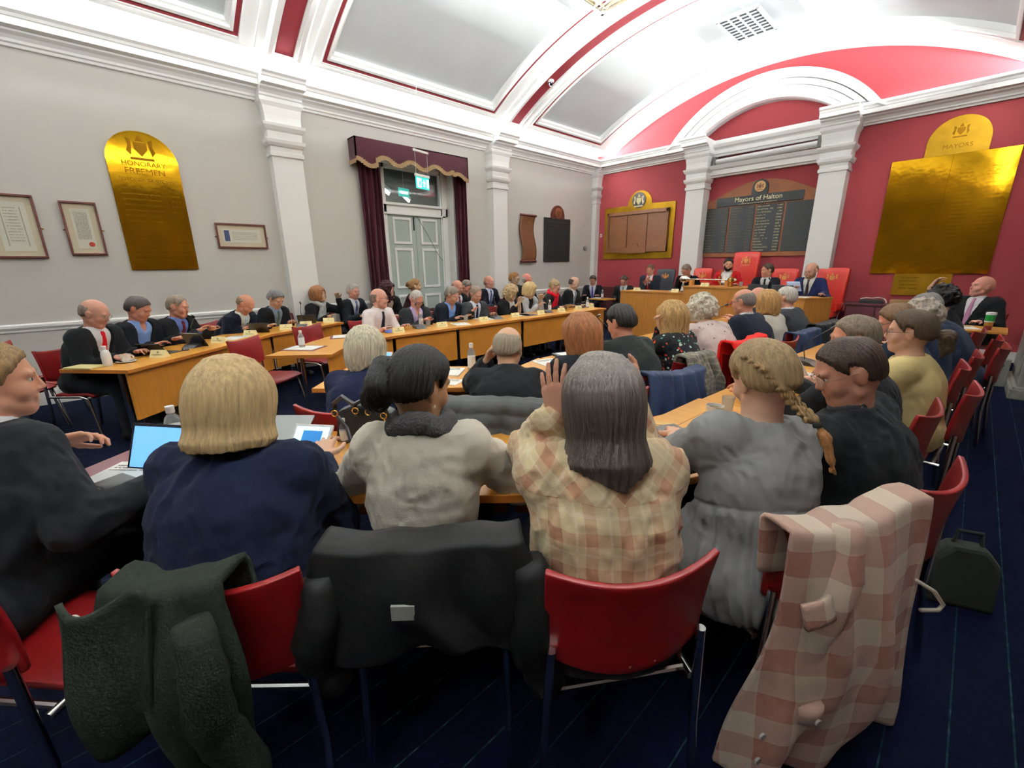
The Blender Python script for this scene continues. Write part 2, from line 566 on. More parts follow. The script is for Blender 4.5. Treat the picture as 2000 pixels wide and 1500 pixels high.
# ceiling laylight, vent and camera ---------------------------
m_pane = mat('laylight_glass', (250, 246, 225), rough=.4, emit=LAY)
m_lead = mat('laylight_bars', (150, 140, 118), rough=.5)
def laylight(y0, y1, x0, x1, label, m_pane=m_pane):
    e = empty('ceiling_light', ((x0 + x1) / 2, (y0 + y1) / 2, 5.03), 0, label, 'ceiling light')
    cx, cy = (x0 + x1) / 2, (y0 + y1) / 2
    hw, hl = (x1 - x0) / 2, (y1 - y0) / 2
    nx, ny = 4, 6
    zb = .0
    MB().box((-hw, -hl, .04), (hw, hl, .06)).build('diffuser', m_pane, e)
    g = MB()
    for i in range(nx + 1):
        for w_ in (-.04, .04):
            x = -hw + 2 * hw * i / nx + w_
            g.box((x - .009, -hl, .0), (x + .009, hl, .045))
    for j in range(ny + 1):
        for w_ in (-.04, .04):
            y = -hl + 2 * hl * j / ny + w_
            g.box((-hw, y - .009, -.002), (hw, y + .009, .042))
    g.build('grille', m_lead, e)
    g = MB()
    for s in (-1, 1):
        g.box((s * (hw + .05), -hl - .09, -.01), (s * (hw + .09), hl + .09, .12))
        g.box((-hw - .09, s * (hl + .05), -.01), (hw + .09, s * (hl + .09), .12))
    g.build('frame', m_white, e)
    return e
laylight(3.2, 6.02, -4.38, -2.42, 'leaded laylight of pale square panes in the middle ceiling panel')
laylight(-1.6, 1.2, -4.38, -2.42, 'leaded laylight of pale panes in the ceiling panel nearest the camera', mat('laylight_glass_dim', (250, 246, 225), rough=.4, emit=LAY * .35))
m_dark = mat('dark_void', (18, 19, 20), rough=.8)
e = empty('ceiling_vent', (-3.18, 8.1, 5.08), 0, 'grey square ventilation grille in the ceiling panel before the red wall', 'ceiling vent')
MB().box((-.27, -.42, .0), (.27, .42, .02)).build('backing', mat('vent_backing', (74, 78, 80), rough=.8), e)
m_ventm = mat('vent_metal', (186, 192, 196), rough=.4)
g = MB()
for s in (-1, 1):
    g.box((s * .27, -.44, -.02), (s * .30, .44, .03)).box((-.3, s * .42, -.02), (.3, s * .45, .03))
g.build('frame', m_ventm, e)
g = MB()
for i in range(1, 4):
    g.box((-.27 + i * .135 - .012, -.42, -.015), (-.27 + i * .135 + .012, .42, .01))
for j in range(1, 8):
    g.box((-.27, -.42 + j * .105 - .012, -.012), (.27, -.42 + j * .105 + .012, .01))
g.build('grille', m_ventm, e)
def dome(loc, label, up):
    e = empty('security_camera', loc, 0, label, 'security camera')
    MB().lathe([(.055, 0), (.06, .02 * up), (.05, .035 * up), (.045, .04 * up)], 16).build('mount', m_white, e, smooth=True)
    MB().lathe([(.045, .03 * up), (.045, .05 * up), (.036, .075 * up), (.018, .09 * up), (.002, .094 * up)], 16).build('dome', mat('dome_glass', (25, 32, 45), rough=.1, coat=1), e, smooth=True)
dome((-5.80, 6.49, 4.66), 'small dome security camera on the red ceiling rib', -1)
# ============================================================ WALL FIXTURES
def wall_thing(name, M, label, cat, group=None):
    o = bpy.data.objects.new(name, None)
    COL.objects.link(o)
    o.matrix_world = M @ Matrix.Translation((0, 0, .004))
    return tag(o, label, cat, group)
def I(x=0, y=0, z=0):
    return Matrix.Translation((x, y, z))
def rbox(g, x0, x1, y0, y1, z0, z1, mi=0):
    return g.box((x0, y0, z0), (x1, y1, z1), mi)
m_brass = mat('polished_brass', (196, 146, 26), rough=.10, metal=1, noise=.22, nscale=3, stretch=(1, 1, 2.5), bump=.30, bscale=2.6)
m_brass2 = mat('dull_brass', (176, 134, 34), rough=.36, metal=.9, noise=.25, nscale=3, bump=.1, bscale=14)
m_brassd = mat('engraved_brass', (120, 82, 16), rough=.35, metal=1)
m_brassn = mat('etched_brass', (150, 108, 22), rough=.25, metal=1)
m_brown = mat('brown_wood_board', (110, 66, 34), rough=.5, wood=.3, nscale=6, stretch=(8, 8, 1))
m_brown2 = mat('mahogany_frame', (88, 38, 28), rough=.45)
m_tan = mat('tan_wood_board', (132, 76, 38), rough=.5, wood=.2, nscale=5, stretch=(1, 1, 5))
m_black = mat('black_board', (18, 22, 25), rough=.5)
m_gold = mat('gold_lettering', (240, 228, 176), rough=.5)
m_goldim = mat('faded_gold_lettering', (150, 138, 92), rough=.6)

def pseudo(g, x, y, wd, h, z, rnd, mi=0):
    """a line of small carved characters too small to read: strokes of letter size"""
    cx = x
    while cx < x + wd - h * .5:
        if rnd.random() < .14:
            cx += h * .5
            continue
        lw = h * rnd.uniform(.35, .6)
        k = rnd.randint(0, 3)
        t = h * .16
        g.box((cx, y - h / 2, z), (cx + t, y + h / 2 * rnd.choice((1, .35)), z + .0015), mi)
        if k != 1:
            g.box((cx, y - h / 2, z), (cx + lw, y - h / 2 + t, z + .0015), mi)
        if k > 1:
            g.box((cx + lw - t, y - h / 2, z), (cx + lw, y + h * .2, z + .0015), mi)
        if k != 2:
            g.box((cx, y, z), (cx + lw, y + t, z + .0015), mi)
        cx += lw + h * .22
def crest(g, cx, cy, s, z, mi=0):
    """small heraldic motif: shield, supporters and mantling as little raised strokes"""
    pts = [(-.25, .2), (.25, .2), (.25, -.1), (0, -.42), (-.25, -.1)]
    g.prism([(cx + a * s, cy + b * s) for a, b in pts], z, z + .004, mi)
    for sx in (-1, 1):
        g.prism([(cx + sx * a * s, cy + b * s) for a, b in [(.32, .3), (.5, .38), (.46, .05), (.55, -.2), (.4, -.38), (.34, -.05)]], z, z + .003, mi)
    g.prism([(cx + a * s, cy + b * s) for a, b in [(-.15, .26), (0, .55), (.15, .26)]], z, z + .003, mi)
    g.box((cx - .45 * s, cy - .58 * s, z), (cx + .45 * s, cy - .47 * s, z + .003), mi)

def arch_poly(x0, x1, yb, ys, n=24):
    """rectangle with a round top: springs at ys"""
    r = (x1 - x0) / 2
    return [(x0, yb), (x1, yb)] + [((x0 + x1) / 2 + r * math.cos(PI * i / n), ys + r * math.sin(PI * i / n)) for i in range(n + 1)]
# left brass tablet
T = wall_thing('brass_plaque', MA(.70, 1.52), 'tall round-topped polished brass roll of freemen on the grey wall', 'wall plaque')
MB().prism(arch_poly(-.345, .345, -.0, 1.26), .005, .02).build('plate', m_brass, T, bevel=.004)
g = MB()
for yy in (.47, .79, 1.12):
    rbox(g, -.345, .345, yy, yy + .008, .02, .026)
for i in range(25):
    a0, a1 = PI * i / 25, PI * (i + 1) / 25
    g.prism([(.345 * math.cos(a0), 1.26 + .345 * math.sin(a0)), (.345 * math.cos(a1), 1.26 + .345 * math.sin(a1)), (.33 * math.cos(a1), 1.26 + .33 * math.sin(a1)), (.33 * math.cos(a0), 1.26 + .33 * math.sin(a0))], .02, .026)
g.build('seam', m_brass, T)
g = MB(); crest(g, 0, 1.43, .25, .021); g.build('crest', m_brassd, T)
text_mesh('lettering', 'HONORARY', .075, m_brassd, T, I(0, 1.24, .021))
text_mesh('lettering', 'FREEMEN', .095, m_brassd, T, I(0, 1.155, .021))
text_mesh('lettering', 'BOROUGH OF WIDNES', .05, m_brassd, T, I(0, 1.06, .021))
g = MB(); rn = random.Random(3)
for k in range(14):
    y = .96 - k * .062
    pseudo(g, -.27, y, .38, .022, .0205, rn)
    pseudo(g, .2, y, .1, .022, .0205, rn)
g.build('engraved_names', m_brassn, T)
# right brass tablet on the red wall
T = wall_thing('brass_plaque', MBk(-.59, 1.32), 'huge polished brass roll of mayors with round head on the red wall', 'wall plaque')
g = MB()
for (a, b, c, d) in ((-.72, -.003, .0, 1.79), (.003, .71, .0, 1.79)):
    rbox(g, a, b, c, d, .008, .024)
g.build('plate', m_brass, T, bevel=.003)
MB().prism(arch_poly(-.34, .37, 1.78, 1.97), .004, .018).build('head_plate', m_brass2, T, bevel=.003)
MB().box((-.38, -.36, .004), (.33, .01, .018)).build('foot_plate', m_brass2, T, bevel=.003)
g = MB()
for yy in (.36, .71, 1.08):
    rbox(g, -.7, .69, yy, yy + .006, .024, .028)
rbox(g, -.006, .004, 0.02, 1.78, .022, .03)
g.build('seam', m_brass, T)
text_mesh('lettering', 'MAYORS', .085, m_brassd, T, I(.02, 1.9, .019))
g = MB(); crest(g, .02, 2.12, .17, .019); g.build('crest', m_brassd, T)
g = MB(); rn = random.Random(9)
for cx in (-.6, -.22, .12, .42):
    for k in range(26):
        y = 1.56 - k * .057
        if rn.random() < .85:
            pseudo(g, cx, y, rn.uniform(.16, .24), .02, .0245, rn)
for k in range(4):
    pseudo(g, -.3, -.06 - k * .06, .25, .02, .0185, rn)
g.build('engraved_names', m_brassn, T)
# framed certificates on the left wall
m_mount = mat('cream_mount_card', (206, 196, 170), rough=.8)
m_paper2 = mat('certificate_paper', (214, 212, 196), rough=.8)
m_ink = mat('certificate_ink', (158, 150, 142), rough=.9)
m_blueink = mat('blue_ink', (70, 82, 120), rough=.8)
m_seal = mat('red_wax_seal', (170, 50, 40), rough=.5)
def framed(y0, y1, z0, z1, label, kind):
    cy, cz = (y0 + y1) / 2, (z0 + z1) / 2
    hw, hh = (y1 - y0) / 2, (z1 - z0) / 2
    T = wall_thing('picture_frame', MA(cy, cz), label, 'framed certificate')
    g = MB(); t = .022
    rbox(g, -hw, hw, hh - t, hh, 0, .03); rbox(g, -hw, hw, -hh, -hh + t, 0, .03)
    rbox(g, -hw, -hw + t, -hh + t, hh - t, 0, .03); rbox(g, hw - t, hw, -hh + t, hh - t, 0, .03)
    g.build('frame', m_brown2, T, bevel=.003)
    MB().box((-hw + t, -hh + t, 0), (hw - t, hh - t, .008)).build('mount', m_mount, T)
    bw, bh = hw - .075, hh - .075
    MB().box((-bw, -bh, .008), (bw, bh, .011)).build('document', m_paper2, T)
    g = MB(); rn = random.Random(int(cy * 50))
    if kind == 'border':
        for sx in (-1, 1):
            for k in range(40):
                g.box((sx * bw * .62 - .004, -bh * .8 + k * bh * .04, .011), (sx * bw * .62 + .004, -bh * .8 + k * bh * .04 + bh * .03, .0125))
        for k in range(12):
            pseudo(g, -bw * .45, bh * .75 - k * bh * .12, bw * .9, .012, .011, rn)
        g.build('writing', m_ink, T)
    elif kind == 'seal':
        for k in range(22):
            pseudo(g, -bw * .75, bh * .8 - k * bh * .062, bw * 1.5, .012, .011, rn)
        g.build('writing', m_ink, T)
        MB().lathe([(.027, .011), (.025, .017)], 14, M=I(bw * .5, -bh * .78, 0)).build('wax_seal', m_seal, T)
    else:
        for k in range(5):
            pseudo(g, -bw * .5, bh * .5 - k * bh * .25, bw * 1.3, .010, .011, rn)
        g.build('writing', m_ink, T)
        g = MB(); rbox(g, -bw * .92, -bw * .66, -bh * .8, bh * .8, .011, .0125)
        crest(g, -bw * .79, 0, .06, .0125)
        g.build('emblem', m_blueink, T)
    for s in (-1, 1):
        g = MB(); g.tube([(s * hw, -.01, .008), (s * (hw + .02), -.02, .008)], .006, 6)
        g.build('hanging_lug', m_brassd, T)
framed(-.72, -.33, 1.66, 2.32, 'large portrait framed scroll at the far left of the grey wall', 'border')
framed(-.14, .17, 1.695, 2.285, 'portrait framed certificate with red wax seal left of the brass plaque', 'seal')
framed(1.32, 1.94, 1.80, 2.13, 'small landscape framed certificate between brass plaque and white pilaster', 'emblem')
# wooden scroll and dark board further along the left wall
T = wall_thing('wooden_scroll', MA(7.37, 2.11), 'wavy brown wooden scroll board on the grey wall', 'wall plaque')
def scroll(u, v):
    y = -.5 + v
    sh = .035 * math.sin(v * 2 * PI + .5)
    return (-.22 + .44 * u + sh, y, .05 + .02 * math.sin(v * 6))
MB().grid(scroll, 8, 24).build('panel', m_brown, T, smooth=True, solid=.03)
g = MB()
for yy, sh in ((-.5, .02), (.5, .02)):
    g = MB(); g.tube([(-.25 + sh, yy, .05), (.25 + sh, yy, .05)], .028, 10)
    g.build('roll', m_brown2, T, smooth=True)
g = MB(); rn = random.Random(4)
crest(g, -.02, .34, .09, .08)
for k in range(7):
    pseudo(g, -.12, .2 - k * .07, .22, .014, .078, rn)
g.build('inscription', m_tan, T)
T = wall_thing('honours_board', MA(8.43, 1.60), 'dark honours board with round crest head on the grey wall', 'wall plaque')
MB().box((-.48, 0, 0), (.48, 1.01, .03)).build('panel', m_black, T, bevel=.004)
MB().prism(arch_poly(-.24, .24, 1.0, 1.06), 0, .035).build('crest_head', m_brown2, T)
MB().lathe([(.12, .035), (.12, .045), (.1, .05)], 24, M=I(0, 1.12, 0)).build('medallion', m_tan, T, smooth=True)
g = MB(); crest(g, 0, 1.12, .15, .05); g.build('crest', m_brown, T)
g = MB(); rn = random.Random(5)
pseudo(g, -.36, .93, .72, .045, .0305, rn)
pseudo(g, -.25, .85, .5, .022, .0305, rn)
for k in range(18):
    pseudo(g, -.42, .76 - k * .04, .3, .016, .0305, rn)
    pseudo(g, .02, .76 - k * .04, .3, .016, .0305, rn)
g.build('lettering', mat('dim_lettering', (66, 70, 66), rough=.6), T)
T = wall_thing('wall_speaker', MA(9.55, 1.94), 'small grey round wall device beside the corner pilaster', 'wall fitting')
MB().lathe([(.05, 0), (.06, .02), (.055, .05), (.02, .06)], 16).build('body', mat('grey_plastic', (120, 122, 124)), T, smooth=True)
# Mayors board on the back wall
T = wall_thing('honours_board', MBk(-3.31, 1.65), 'brown and black gilt-lettered roll of mayors board between the white pilasters', 'wall plaque')
BP = [(-1.0, 0), (1.0, 0), (1.0, 1.17)]
for i in range(13):
    a = -.52 + 1.04 * i / 12
    BP.append((.06 - (a / .52) * .94 * 1.0, 1.17 + .30 * math.cos(a / .52 * PI / 2)))
BP += [(-1.0, 1.17)]
MB().prism(BP, 0, .03).build('backboard', m_tan, T)
g = MB()
for i, (a, b) in enumerate(((-1.0, -.535), (-.505, -.025), (.005, .495), (.525, .985))):
    rbox(g, a + .005, b, .09, 1.0, .03, .045)
rbox(g, -.8, .8, 1.02, 1.19, .03, .05)
g.prism(arch_poly(-.13, .17, 1.18, 1.32), .03, .05)
g.build('panel', m_black, T, bevel=.003)
MB().lathe([(.1, .05), (.1, .06), (.085, .064)], 24, M=I(.02, 1.34, 0)).build('medallion', mat('gilt_medallion', (205, 160, 105), rough=.4), T, smooth=True)
g = MB(); crest(g, .02, 1.34, .12, .064); g.build('crest', m_brown, T)
text_mesh('lettering', 'Mayors of Halton', .125, m_gold, T, I(-.0, 1.125, .0505), .001)
g = MB(); rn = random.Random(6)
pseudo(g, -.36, 1.045, .72, .018, .0505, rn)
for ci, cx in enumerate((-.985, -.49, .02)):
    for k in range(16):
        y = .965 - k * .056
        wd = rn.uniform(.15, .3)
        if ci == 2:
            pseudo(g, cx, y, wd, .026, .0455, rn)
            pseudo(g, cx + .36, y, .1, .026, .0455, rn)
g.build('names', m_gold, T)
g = MB()
for ci, cx in enumerate((-.985, -.49)):
    for k in range(16):
        y = .965 - k * .056
        pseudo(g, cx, y, rn.uniform(.14, .26), .02, .0455, rn)
        pseudo(g, cx + .34, y, .09, .02, .0455, rn)
g.build('faded_names', m_goldim, T)
# brass framed wooden board
T = wall_thing('honours_board', MBk(-6.0, 1.65), 'brown panelled board in a wide brass surround left of the dais', 'wall plaque')
g = MB()
P = [(-.97, 0), (.95, 0), (.95, 1.26)] + [(.02 + .33 * math.cos(PI * i / 16), 1.27 + .32 * math.sin(PI * i / 16)) for i in range(17)] + [(-.97, 1.26)]
g.prism(P, 0, .02); g.build('brass_surround', m_brass2, T, bevel=.003)
g = MB()
rbox(g, -.84, .80, .2, 1.11, .02, .05)
rbox(g, -.86, -.80, .16, 1.13, .02, .08); rbox(g, .76, .82, .16, 1.13, .02, .08); rbox(g, -.86, .82, 1.05, 1.13, .02, .08); rbox(g, -.86, .82, .16, .26, .02, .085)
rbox(g, -.33, -.27, .26, 1.05, .02, .07); rbox(g, .22, .28, .26, 1.05, .02, .07)
g.build('wooden_panel', m_brown, T, bevel=.006)
g = MB(); g.prism([(-.36, .13), (-.36, .27), (-.12, .28), (-.04, .36), (.06, .36), (.12, .28), (.3, .27), (.3, .13)], .08, .1)
g.build('carved_tablet', m_brown, T, bevel=.004)
MB().lathe([(.18, .02), (.18, .035), (.16, .036)], 28, M=I(0, 1.37, 0)).build('medallion', mat('black_medallion', (38, 28, 30), rough=.4), T, smooth=True)
g = MB(); crest(g, 0, 1.37, .26, .037); g.build('crest', m_gold, T)
T = wall_thing('light_switch', MBk(-7.08, 2.26), 'small white switch plate on the red wall by the corner', 'switch')
MB().box((-.03, -.04, 0), (.03, .04, .015)).build('plate', m_white, T, bevel=.004)
MB().box((-.01, -.015, .015), (.01, .015, .022)).build('rocker', mat('switch_red', (170, 60, 60)), T)
# projector screen case
T = wall_thing('projector_screen', MBk(-3.28, 3.58, BY - .13), 'rolled projector screen in a long white tube above the board', 'projector screen')
g = MB(); g.tube([(-.92, -.02, 0), (.9, 0, 0)], .045, 14); g.build('case', m_white, T, smooth=True)
g = MB(); rbox(g, -.96, -.9, -.09, .07, -.12, .05); rbox(g, .88, .95, -.07, .1, -.12, .05); g.build('bracket', mat('bracket_grey', (120, 118, 118)), T)
g = MB(); g.tube([(-.9, -.075, .0), (.88, -.055, .0)], .012, 8); g.build('bottom_bar', mat('bar_grey', (170, 170, 168)), T)

# door --------------------------------------------------------
m_doorgreen = mat('pale_green_paint', (178, 192, 184), rough=.5)
DX = WX - .26
g = MB()
g.box((WX - .3, OY0, OZ - .03), (WX - .004, OY1, OZ - .002))
g.box((DX - .02, OY0, 2.46), (DX + .06, OY1, 2.62))
for y in (OY0 - .02, 5.18):
    g.box((DX - .02, y, 0), (DX + .06, y + .20, OZ))
g.box((DX - .02, OY0, 3.2), (DX + .06, OY1, OZ))
g.box((DX + .06, 5.20, 0), (DX + .09, 5.28, OZ)).box((DX + .06, OY0, 2.60), (DX + .10, 5.3, 2.64)).box((DX + .06, OY0, 2.44), (DX + .09, 5.3, 2.47))
struct('door_frame', g, m_white)
g = MB(); g.box((WX - .3, OY1 - .02, 0), (WX + .01, OY1, OZ - .03)); g.box((WX - .3, OY0, 0), (WX + .01, OY0 + .02, OZ))
trim(g, m_white)
def leaf(y0, y1, n):
    T = empty('door_%d' % n, (DX, y0, 0))
    T['kind'] = 'structure'
    wd = y1 - y0
    MB().box((0, .002, .01), (.045, wd - .002, 2.455)).build('panel', m_doorgreen, T, bevel=.003)
    g = MB()
    for z0, z1 in ((.15, 1.0), (1.12, 1.86), (1.93, 2.40)):
        a, c = .10, wd - .10
        for (p, q, r, s) in ((a, c, z1 - .045, z1), (a, c, z0, z0 + .045), (a, a + .045, z0 + .045, z1 - .045), (c - .045, c, z0 + .045, z1 - .045)):
            g.box((.045, p, r), (.062, q, s))
    g.build('moulding', m_white, T, bevel=.004)
    return T
L1 = leaf(4.02, 4.60, 1)
L2 = leaf(4.60, 5.18, 2)
MB().box((.045, .53, 2.18), (.06, .55, 2.42)).build('bolt', m_dark, L1)
g = MB(); g.tube([(.07, .02, 2.44), (.075, .25, 2.1), (.08, .45, 1.75), (.08, .56, 1.62)], .004, 5); g.build('cable', m_dark, L2)
struct('window_1', MB().box((DX + .015, 4.0, 2.60), (DX + .02, 5.2, 3.22)), mat('transom_glass', (150, 165, 160), rough=.03, alpha=.22, spec=1.0, coat=1))
# corridor seen through the transom
m_beam = mat('corridor_beam', (74, 66, 60), rough=.7)
m_corr = mat('corridor_ceiling', (120, 122, 120), rough=.8)
struct('wall_corridor', MB().box((WX - 2.9, 2.5, 0), (WX - 2.8, 7.0, 4.2)).box((WX - 2.9, 2.4, 0), (WX - .3, 2.5, 4.2)).box((WX - 2.9, 7.0, 0), (WX - .3, 7.1, 4.2)), mat('corridor_wall', (132, 118, 110)))
struct('ceiling_corridor', MB().box((WX - 2.9, 2.4, 3.72), (WX - .3, 7.1, 3.8)), m_corr)
g = MB()
for i in range(4):
    y = 3.4 + i * .95
    g.box((WX - 2.8, y, 3.45), (WX - .35, y + .18, 3.75))
g.box((WX - 1.6, 2.5, 3.3), (WX - 1.4, 7.0, 3.5))
struct('trim_beams', g, m_beam)
m_tube = mat('tube_light', (240, 250, 255), emit=12)
for i, (y, x) in enumerate(((4.6, -8.6), (5.5, -9.3), (6.3, -8.9))):
    T = empty('fluorescent_light', (x, y, 3.02), .9, 'fluorescent tube in the corridor behind the door, %s' % ('nearest', 'middle', 'farthest')[i], 'light')
    MB().box((-.05, -.5, .02), (.05, .5, .1)).build('batten', m_white, T)
    g = MB(); g.tube([(0, -.48, 0), (0, .48, 0)], .022, 8); g.build('tube', m_tube, T)

# exit sign hanging in front of the door
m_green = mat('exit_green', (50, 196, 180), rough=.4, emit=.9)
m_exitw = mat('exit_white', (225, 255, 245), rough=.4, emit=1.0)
T = empty('exit_sign', (-6.6, 4.24, 2.85), .25, 'hanging green and white running man exit sign before the door', 'exit sign')
MB().box((-.02, -.16, .09), (.02, .16, .13)).build('housing', m_white, T, bevel=.004)
MB().box((-.004, -.155, -.09), (.004, .155, .09)).build('panel', m_green, T)
g = MB()
for s in (1, -1):
    x0, x1 = (.0045, .006) if s > 0 else (-.006, -.0045)
    g.box((x0, -.13, -.07), (x1, -.03, .07))
    g.prism([(.02, -.055), (.05, -.055), (.05, 0), (.075, 0), (.035, .06), (-.005, 0), (.02, 0)], x0, x1, fn=lambda a, b, c: (c, a, b))
    g.box((x0, .09, -.065), (x1, .14, .065))
g.build('pictogram', m_exitw, T)
g = MB()
for s in (1, -1):
    x0, x1 = (.0062, .0075) if s > 0 else (-.0075, -.0062)
    g.prism([(-.09, -.05), (-.075, -.06), (-.06, -.02), (-.045, -.05), (-.035, -.045), (-.05, 0), (-.045, .03), (-.07, .03), (-.085, 0)], x0, x1, fn=lambda a, b, c: (c, a, b))
g.build('running_man', m_green, T)
g = MB()
for y in (-.14, .14):
    g.tube([(0, y, .13), (0, y, .47)], .003, 5)
g.tube([(0, -.14, .5), (0, .0, 1.45)], .002, 5)
g.build('wire', m_ventm, T)
SIGN = T
MB().box((-.012, -.17, .46), (.012, .17, .49)).build('hanging_bar', m_white, T)

SIGN_REFL = empty('exit_sign', (-8.6, 5.05, 3.02), .25, 'teal copy of the exit sign added behind the transom glass as its reflection', 'exit sign')  # glowing copy added in the corridor to imitate the hanging sign's glass reflection
MB().box((-.004, -.15, -.085), (.004, .15, .085)).build('panel', m_green, SIGN_REFL)
MB().box((.0045, -.12, -.03), (.006, .12, .03)).build('pictogram', m_exitw, SIGN_REFL)
g = MB(); g.tube([(0, 0, .08), (0, 0, .70)], .006, 6); g.build('hanger', m_ventm, SIGN_REFL)
# curtains and pelmet ---------------------------------------
m_velvet = mat('maroon_velvet', (58, 10, 26), rough=.8, sheen=.15, spec=.15, noise=.2, nscale=4, stretch=(6, 6, .4))
m_fringe = mat('gold_fringe', (150, 122, 84), rough=.8, bump=.8, bscale=90)
T = wall_thing('pelmet', MA(4.44, 3.18), 'maroon velvet pelmet with scalloped gold fringe over the door', 'pelmet')
def scal(x):
    return -.03 + .05 * math.cos((x + 1.11) / 2.22 * 2 * PI * 4.5) + (.05 if abs(x) < .75 else -.02)
g = MB()
n = 60
pts = [(-1.11 + 2.22 * i / n, scal(-1.11 + 2.22 * i / n) * .9 + .02) for i in range(n + 1)]
g.prism(pts + [(1.11, .31), (-1.11, .31)], .22, .24)
g.box((-1.11, -.02, .0), (-1.09, .31, .24)).box((1.09, -.02, .0), (1.11, .31, .24)).box((-1.11, .29, .0), (1.11, .31, .24))
g.build('valance', m_velvet, T)
g = MB()
for i in range(n):
    (a, b), (c, d) = pts[i], pts[i + 1]
    g.box((a, min(b, d) - .05, .235), (c + .001, max(b, d) + .008, .252))
for s in (-1, 1):
    g.box((s * 1.115 - .004, -.07, .0), (s * 1.115 + .004, -.01, .24))
g.build('fringe', m_fringe, T)
def curtain(y0, y1, label):
    T = wall_thing('curtain', MA((y0 + y1) / 2, 0), label, 'curtain')
    hw = (y1 - y0) / 2
    def fn(u, v):
        x = -hw + 2 * hw * u
        amp = .025 + .02 * (1 - v)
        return (x + .015 * math.sin(v * 3 + u * 9), .04 + 3.24 * v, .09 + amp * math.sin(u * 2 * PI * (hw * 2 / .085) + .5 * math.sin(v * 5)))
    MB().grid(fn, 70, 24).build('drape', m_velvet, T, smooth=2, solid=.006)
curtain(3.42, 3.83, 'maroon velvet curtain left of the green double door')
curtain(5.32, 5.60, 'narrow maroon velvet curtain right of the green double door')
# ============================================================ TABLES
m_oak = mat('honey_wood_laminate', (214, 152, 62), rough=.35, wood=.10, nscale=3, stretch=(1.5, 14, 14), coat=.25)
m_oakf = mat('honey_wood_front', (196, 128, 44), rough=.45, wood=.10, nscale=3, stretch=(14, 1.5, 1.5))
m_oakd = mat('dais_wood', (186, 124, 54), rough=.45, wood=.13, nscale=3, stretch=(9, 9, .9))
m_edge = mat('wood_edge', (176, 108, 38), rough=.45)
m_line = mat('inlay_line', (120, 74, 28), rough=.6)
m_chrome = mat('chrome', (205, 205, 205), rough=.2, metal=1)
m_darkmetal = mat('dark_metal', (34, 34, 36), rough=.4, metal=.6)
TZ = .74
def offs(a, b, d):
    v = Vector((b[0] - a[0], b[1] - a[1])); v.normalize()
    return Vector((v.y, -v.x)) * d
def table(poly, front, label, legs, group=None, panel=True, cut=None):
    """poly: top outline; front: list of points of the side that carries the modesty panel"""
    cx, cy = sum(p[0] for p in poly) / len(poly), sum(p[1] for p in poly) / len(poly)
    T = empty('meeting_table', (cx, cy, 0), 0, label, 'table', group)
    L = [(p[0] - cx, p[1] - cy) for p in poly]
    MB().prism(L, TZ - .028, TZ).build('tabletop', [m_oak], T, bevel=.002)
    # edge band and inlay line
    g = MB()
    cen = Vector((0, 0))
    n = len(L)
    for i in range(n):
        a, b = Vector(L[i]), Vector(L[(i + 1) % n])
        nv = Vector((b.y - a.y, a.x - b.x)).normalized()
        if nv.dot((a + b) / 2) < 0: nv = -nv
        a2, b2 = a + nv * .002, b + nv * .002
        g.prism([tuple(a - nv * .001), tuple(b - nv * .001), tuple(b2), tuple(a2)], TZ - .03, TZ - .002)
    g.build('edging', m_edge, T)
    if panel and front:
        F = [Vector((p[0] - cx, p[1] - cy)) for p in front]
        g = MB()
        for i in range(len(F) - 1):
            a, b = F[i], F[i + 1]
            nv = Vector((b.y - a.y, a.x - b.x)).normalized()
            if nv.dot((a + b) / 2) > 0: nv = -nv
            d = (b - a).normalized()
            a, b = a + nv * .035 + d * (.02 if i == 0 else 0), b + nv * .035 - d * (.02 if i == len(F) - 2 else 0)
            g.prism([tuple(a), tuple(b), tuple(b + nv * .02), tuple(a + nv * .02)], .30, TZ - .03)
        g.build('modesty_panel', m_oakf, T)
    for (lx, ly) in legs:
        lx, ly = lx - cx, ly - cy
        g = MB()
        g.tube([(lx, ly, .02), (lx, ly, TZ - .03)], .022, 10)
        g.build('leg', m_chrome, T, smooth=True)
    return T
tG = 'honey coloured meeting tables set in double horseshoe'
T1 = [(-4.60, .05), (-5.87, 1.47), (-6.33, 1.06), (-5.06, -.36)]
table(T1, [T1[0], T1[1]], 'outer left table in front of the red tie man', [(-4.95, .0), (-6.0, 1.2)])
T1b = [(-5.87, 1.47), (-6.36, 2.56), (-6.86, 2.34), (-6.33, 1.06)]
table(T1b, [T1b[0], T1b[1]], 'outer left table reaching the first white pilaster', [(-6.2, 1.5), (-6.6, 2.3)])
T2 = [(-4.42, 1.01), (-4.03, 1.48), (-4.37, 1.77), (-4.52, 2.1), (-4.60, 2.45), (-5.20, 2.3), (-5.10, 1.83)]
table(T2, [T2[1], T2[2], T2[3], T2[4]], 'angled end table with hand sanitiser and empty red chairs', [(-4.5, 1.35), (-4.85, 2.1)])
ys = [2.45, 3.40, 4.62, 5.77, 6.79]
nm = ['inner left table before the white-shirted man', 'inner left table holding the third and fourth name cards from the near end', 'inner left table before the curly blonde woman', 'inner left table nearest the dais with a bottle on it']
for i in range(4):
    a, b = ys[i] + .003, ys[i + 1] - .003
    P = [(-4.60, a), (-4.62, b), (-5.22, b), (-5.20, a if i else 2.3)]
    table(P, [P[0], P[1]], nm[i], [(-4.75, b - .12), (-5.1, b - .12)], tG if 0 else None)
F1 = [(-1.0, .92), (-1.46, 1.36), (-2.58, .17), (-2.12, -.24)]
tF = table(F1, [F1[1], F1[2]], 'foreground table under the laptop and tablet', [(-1.45, .75), (-2.3, .0), (-1.6, 1.0), (-2.5, .15)])
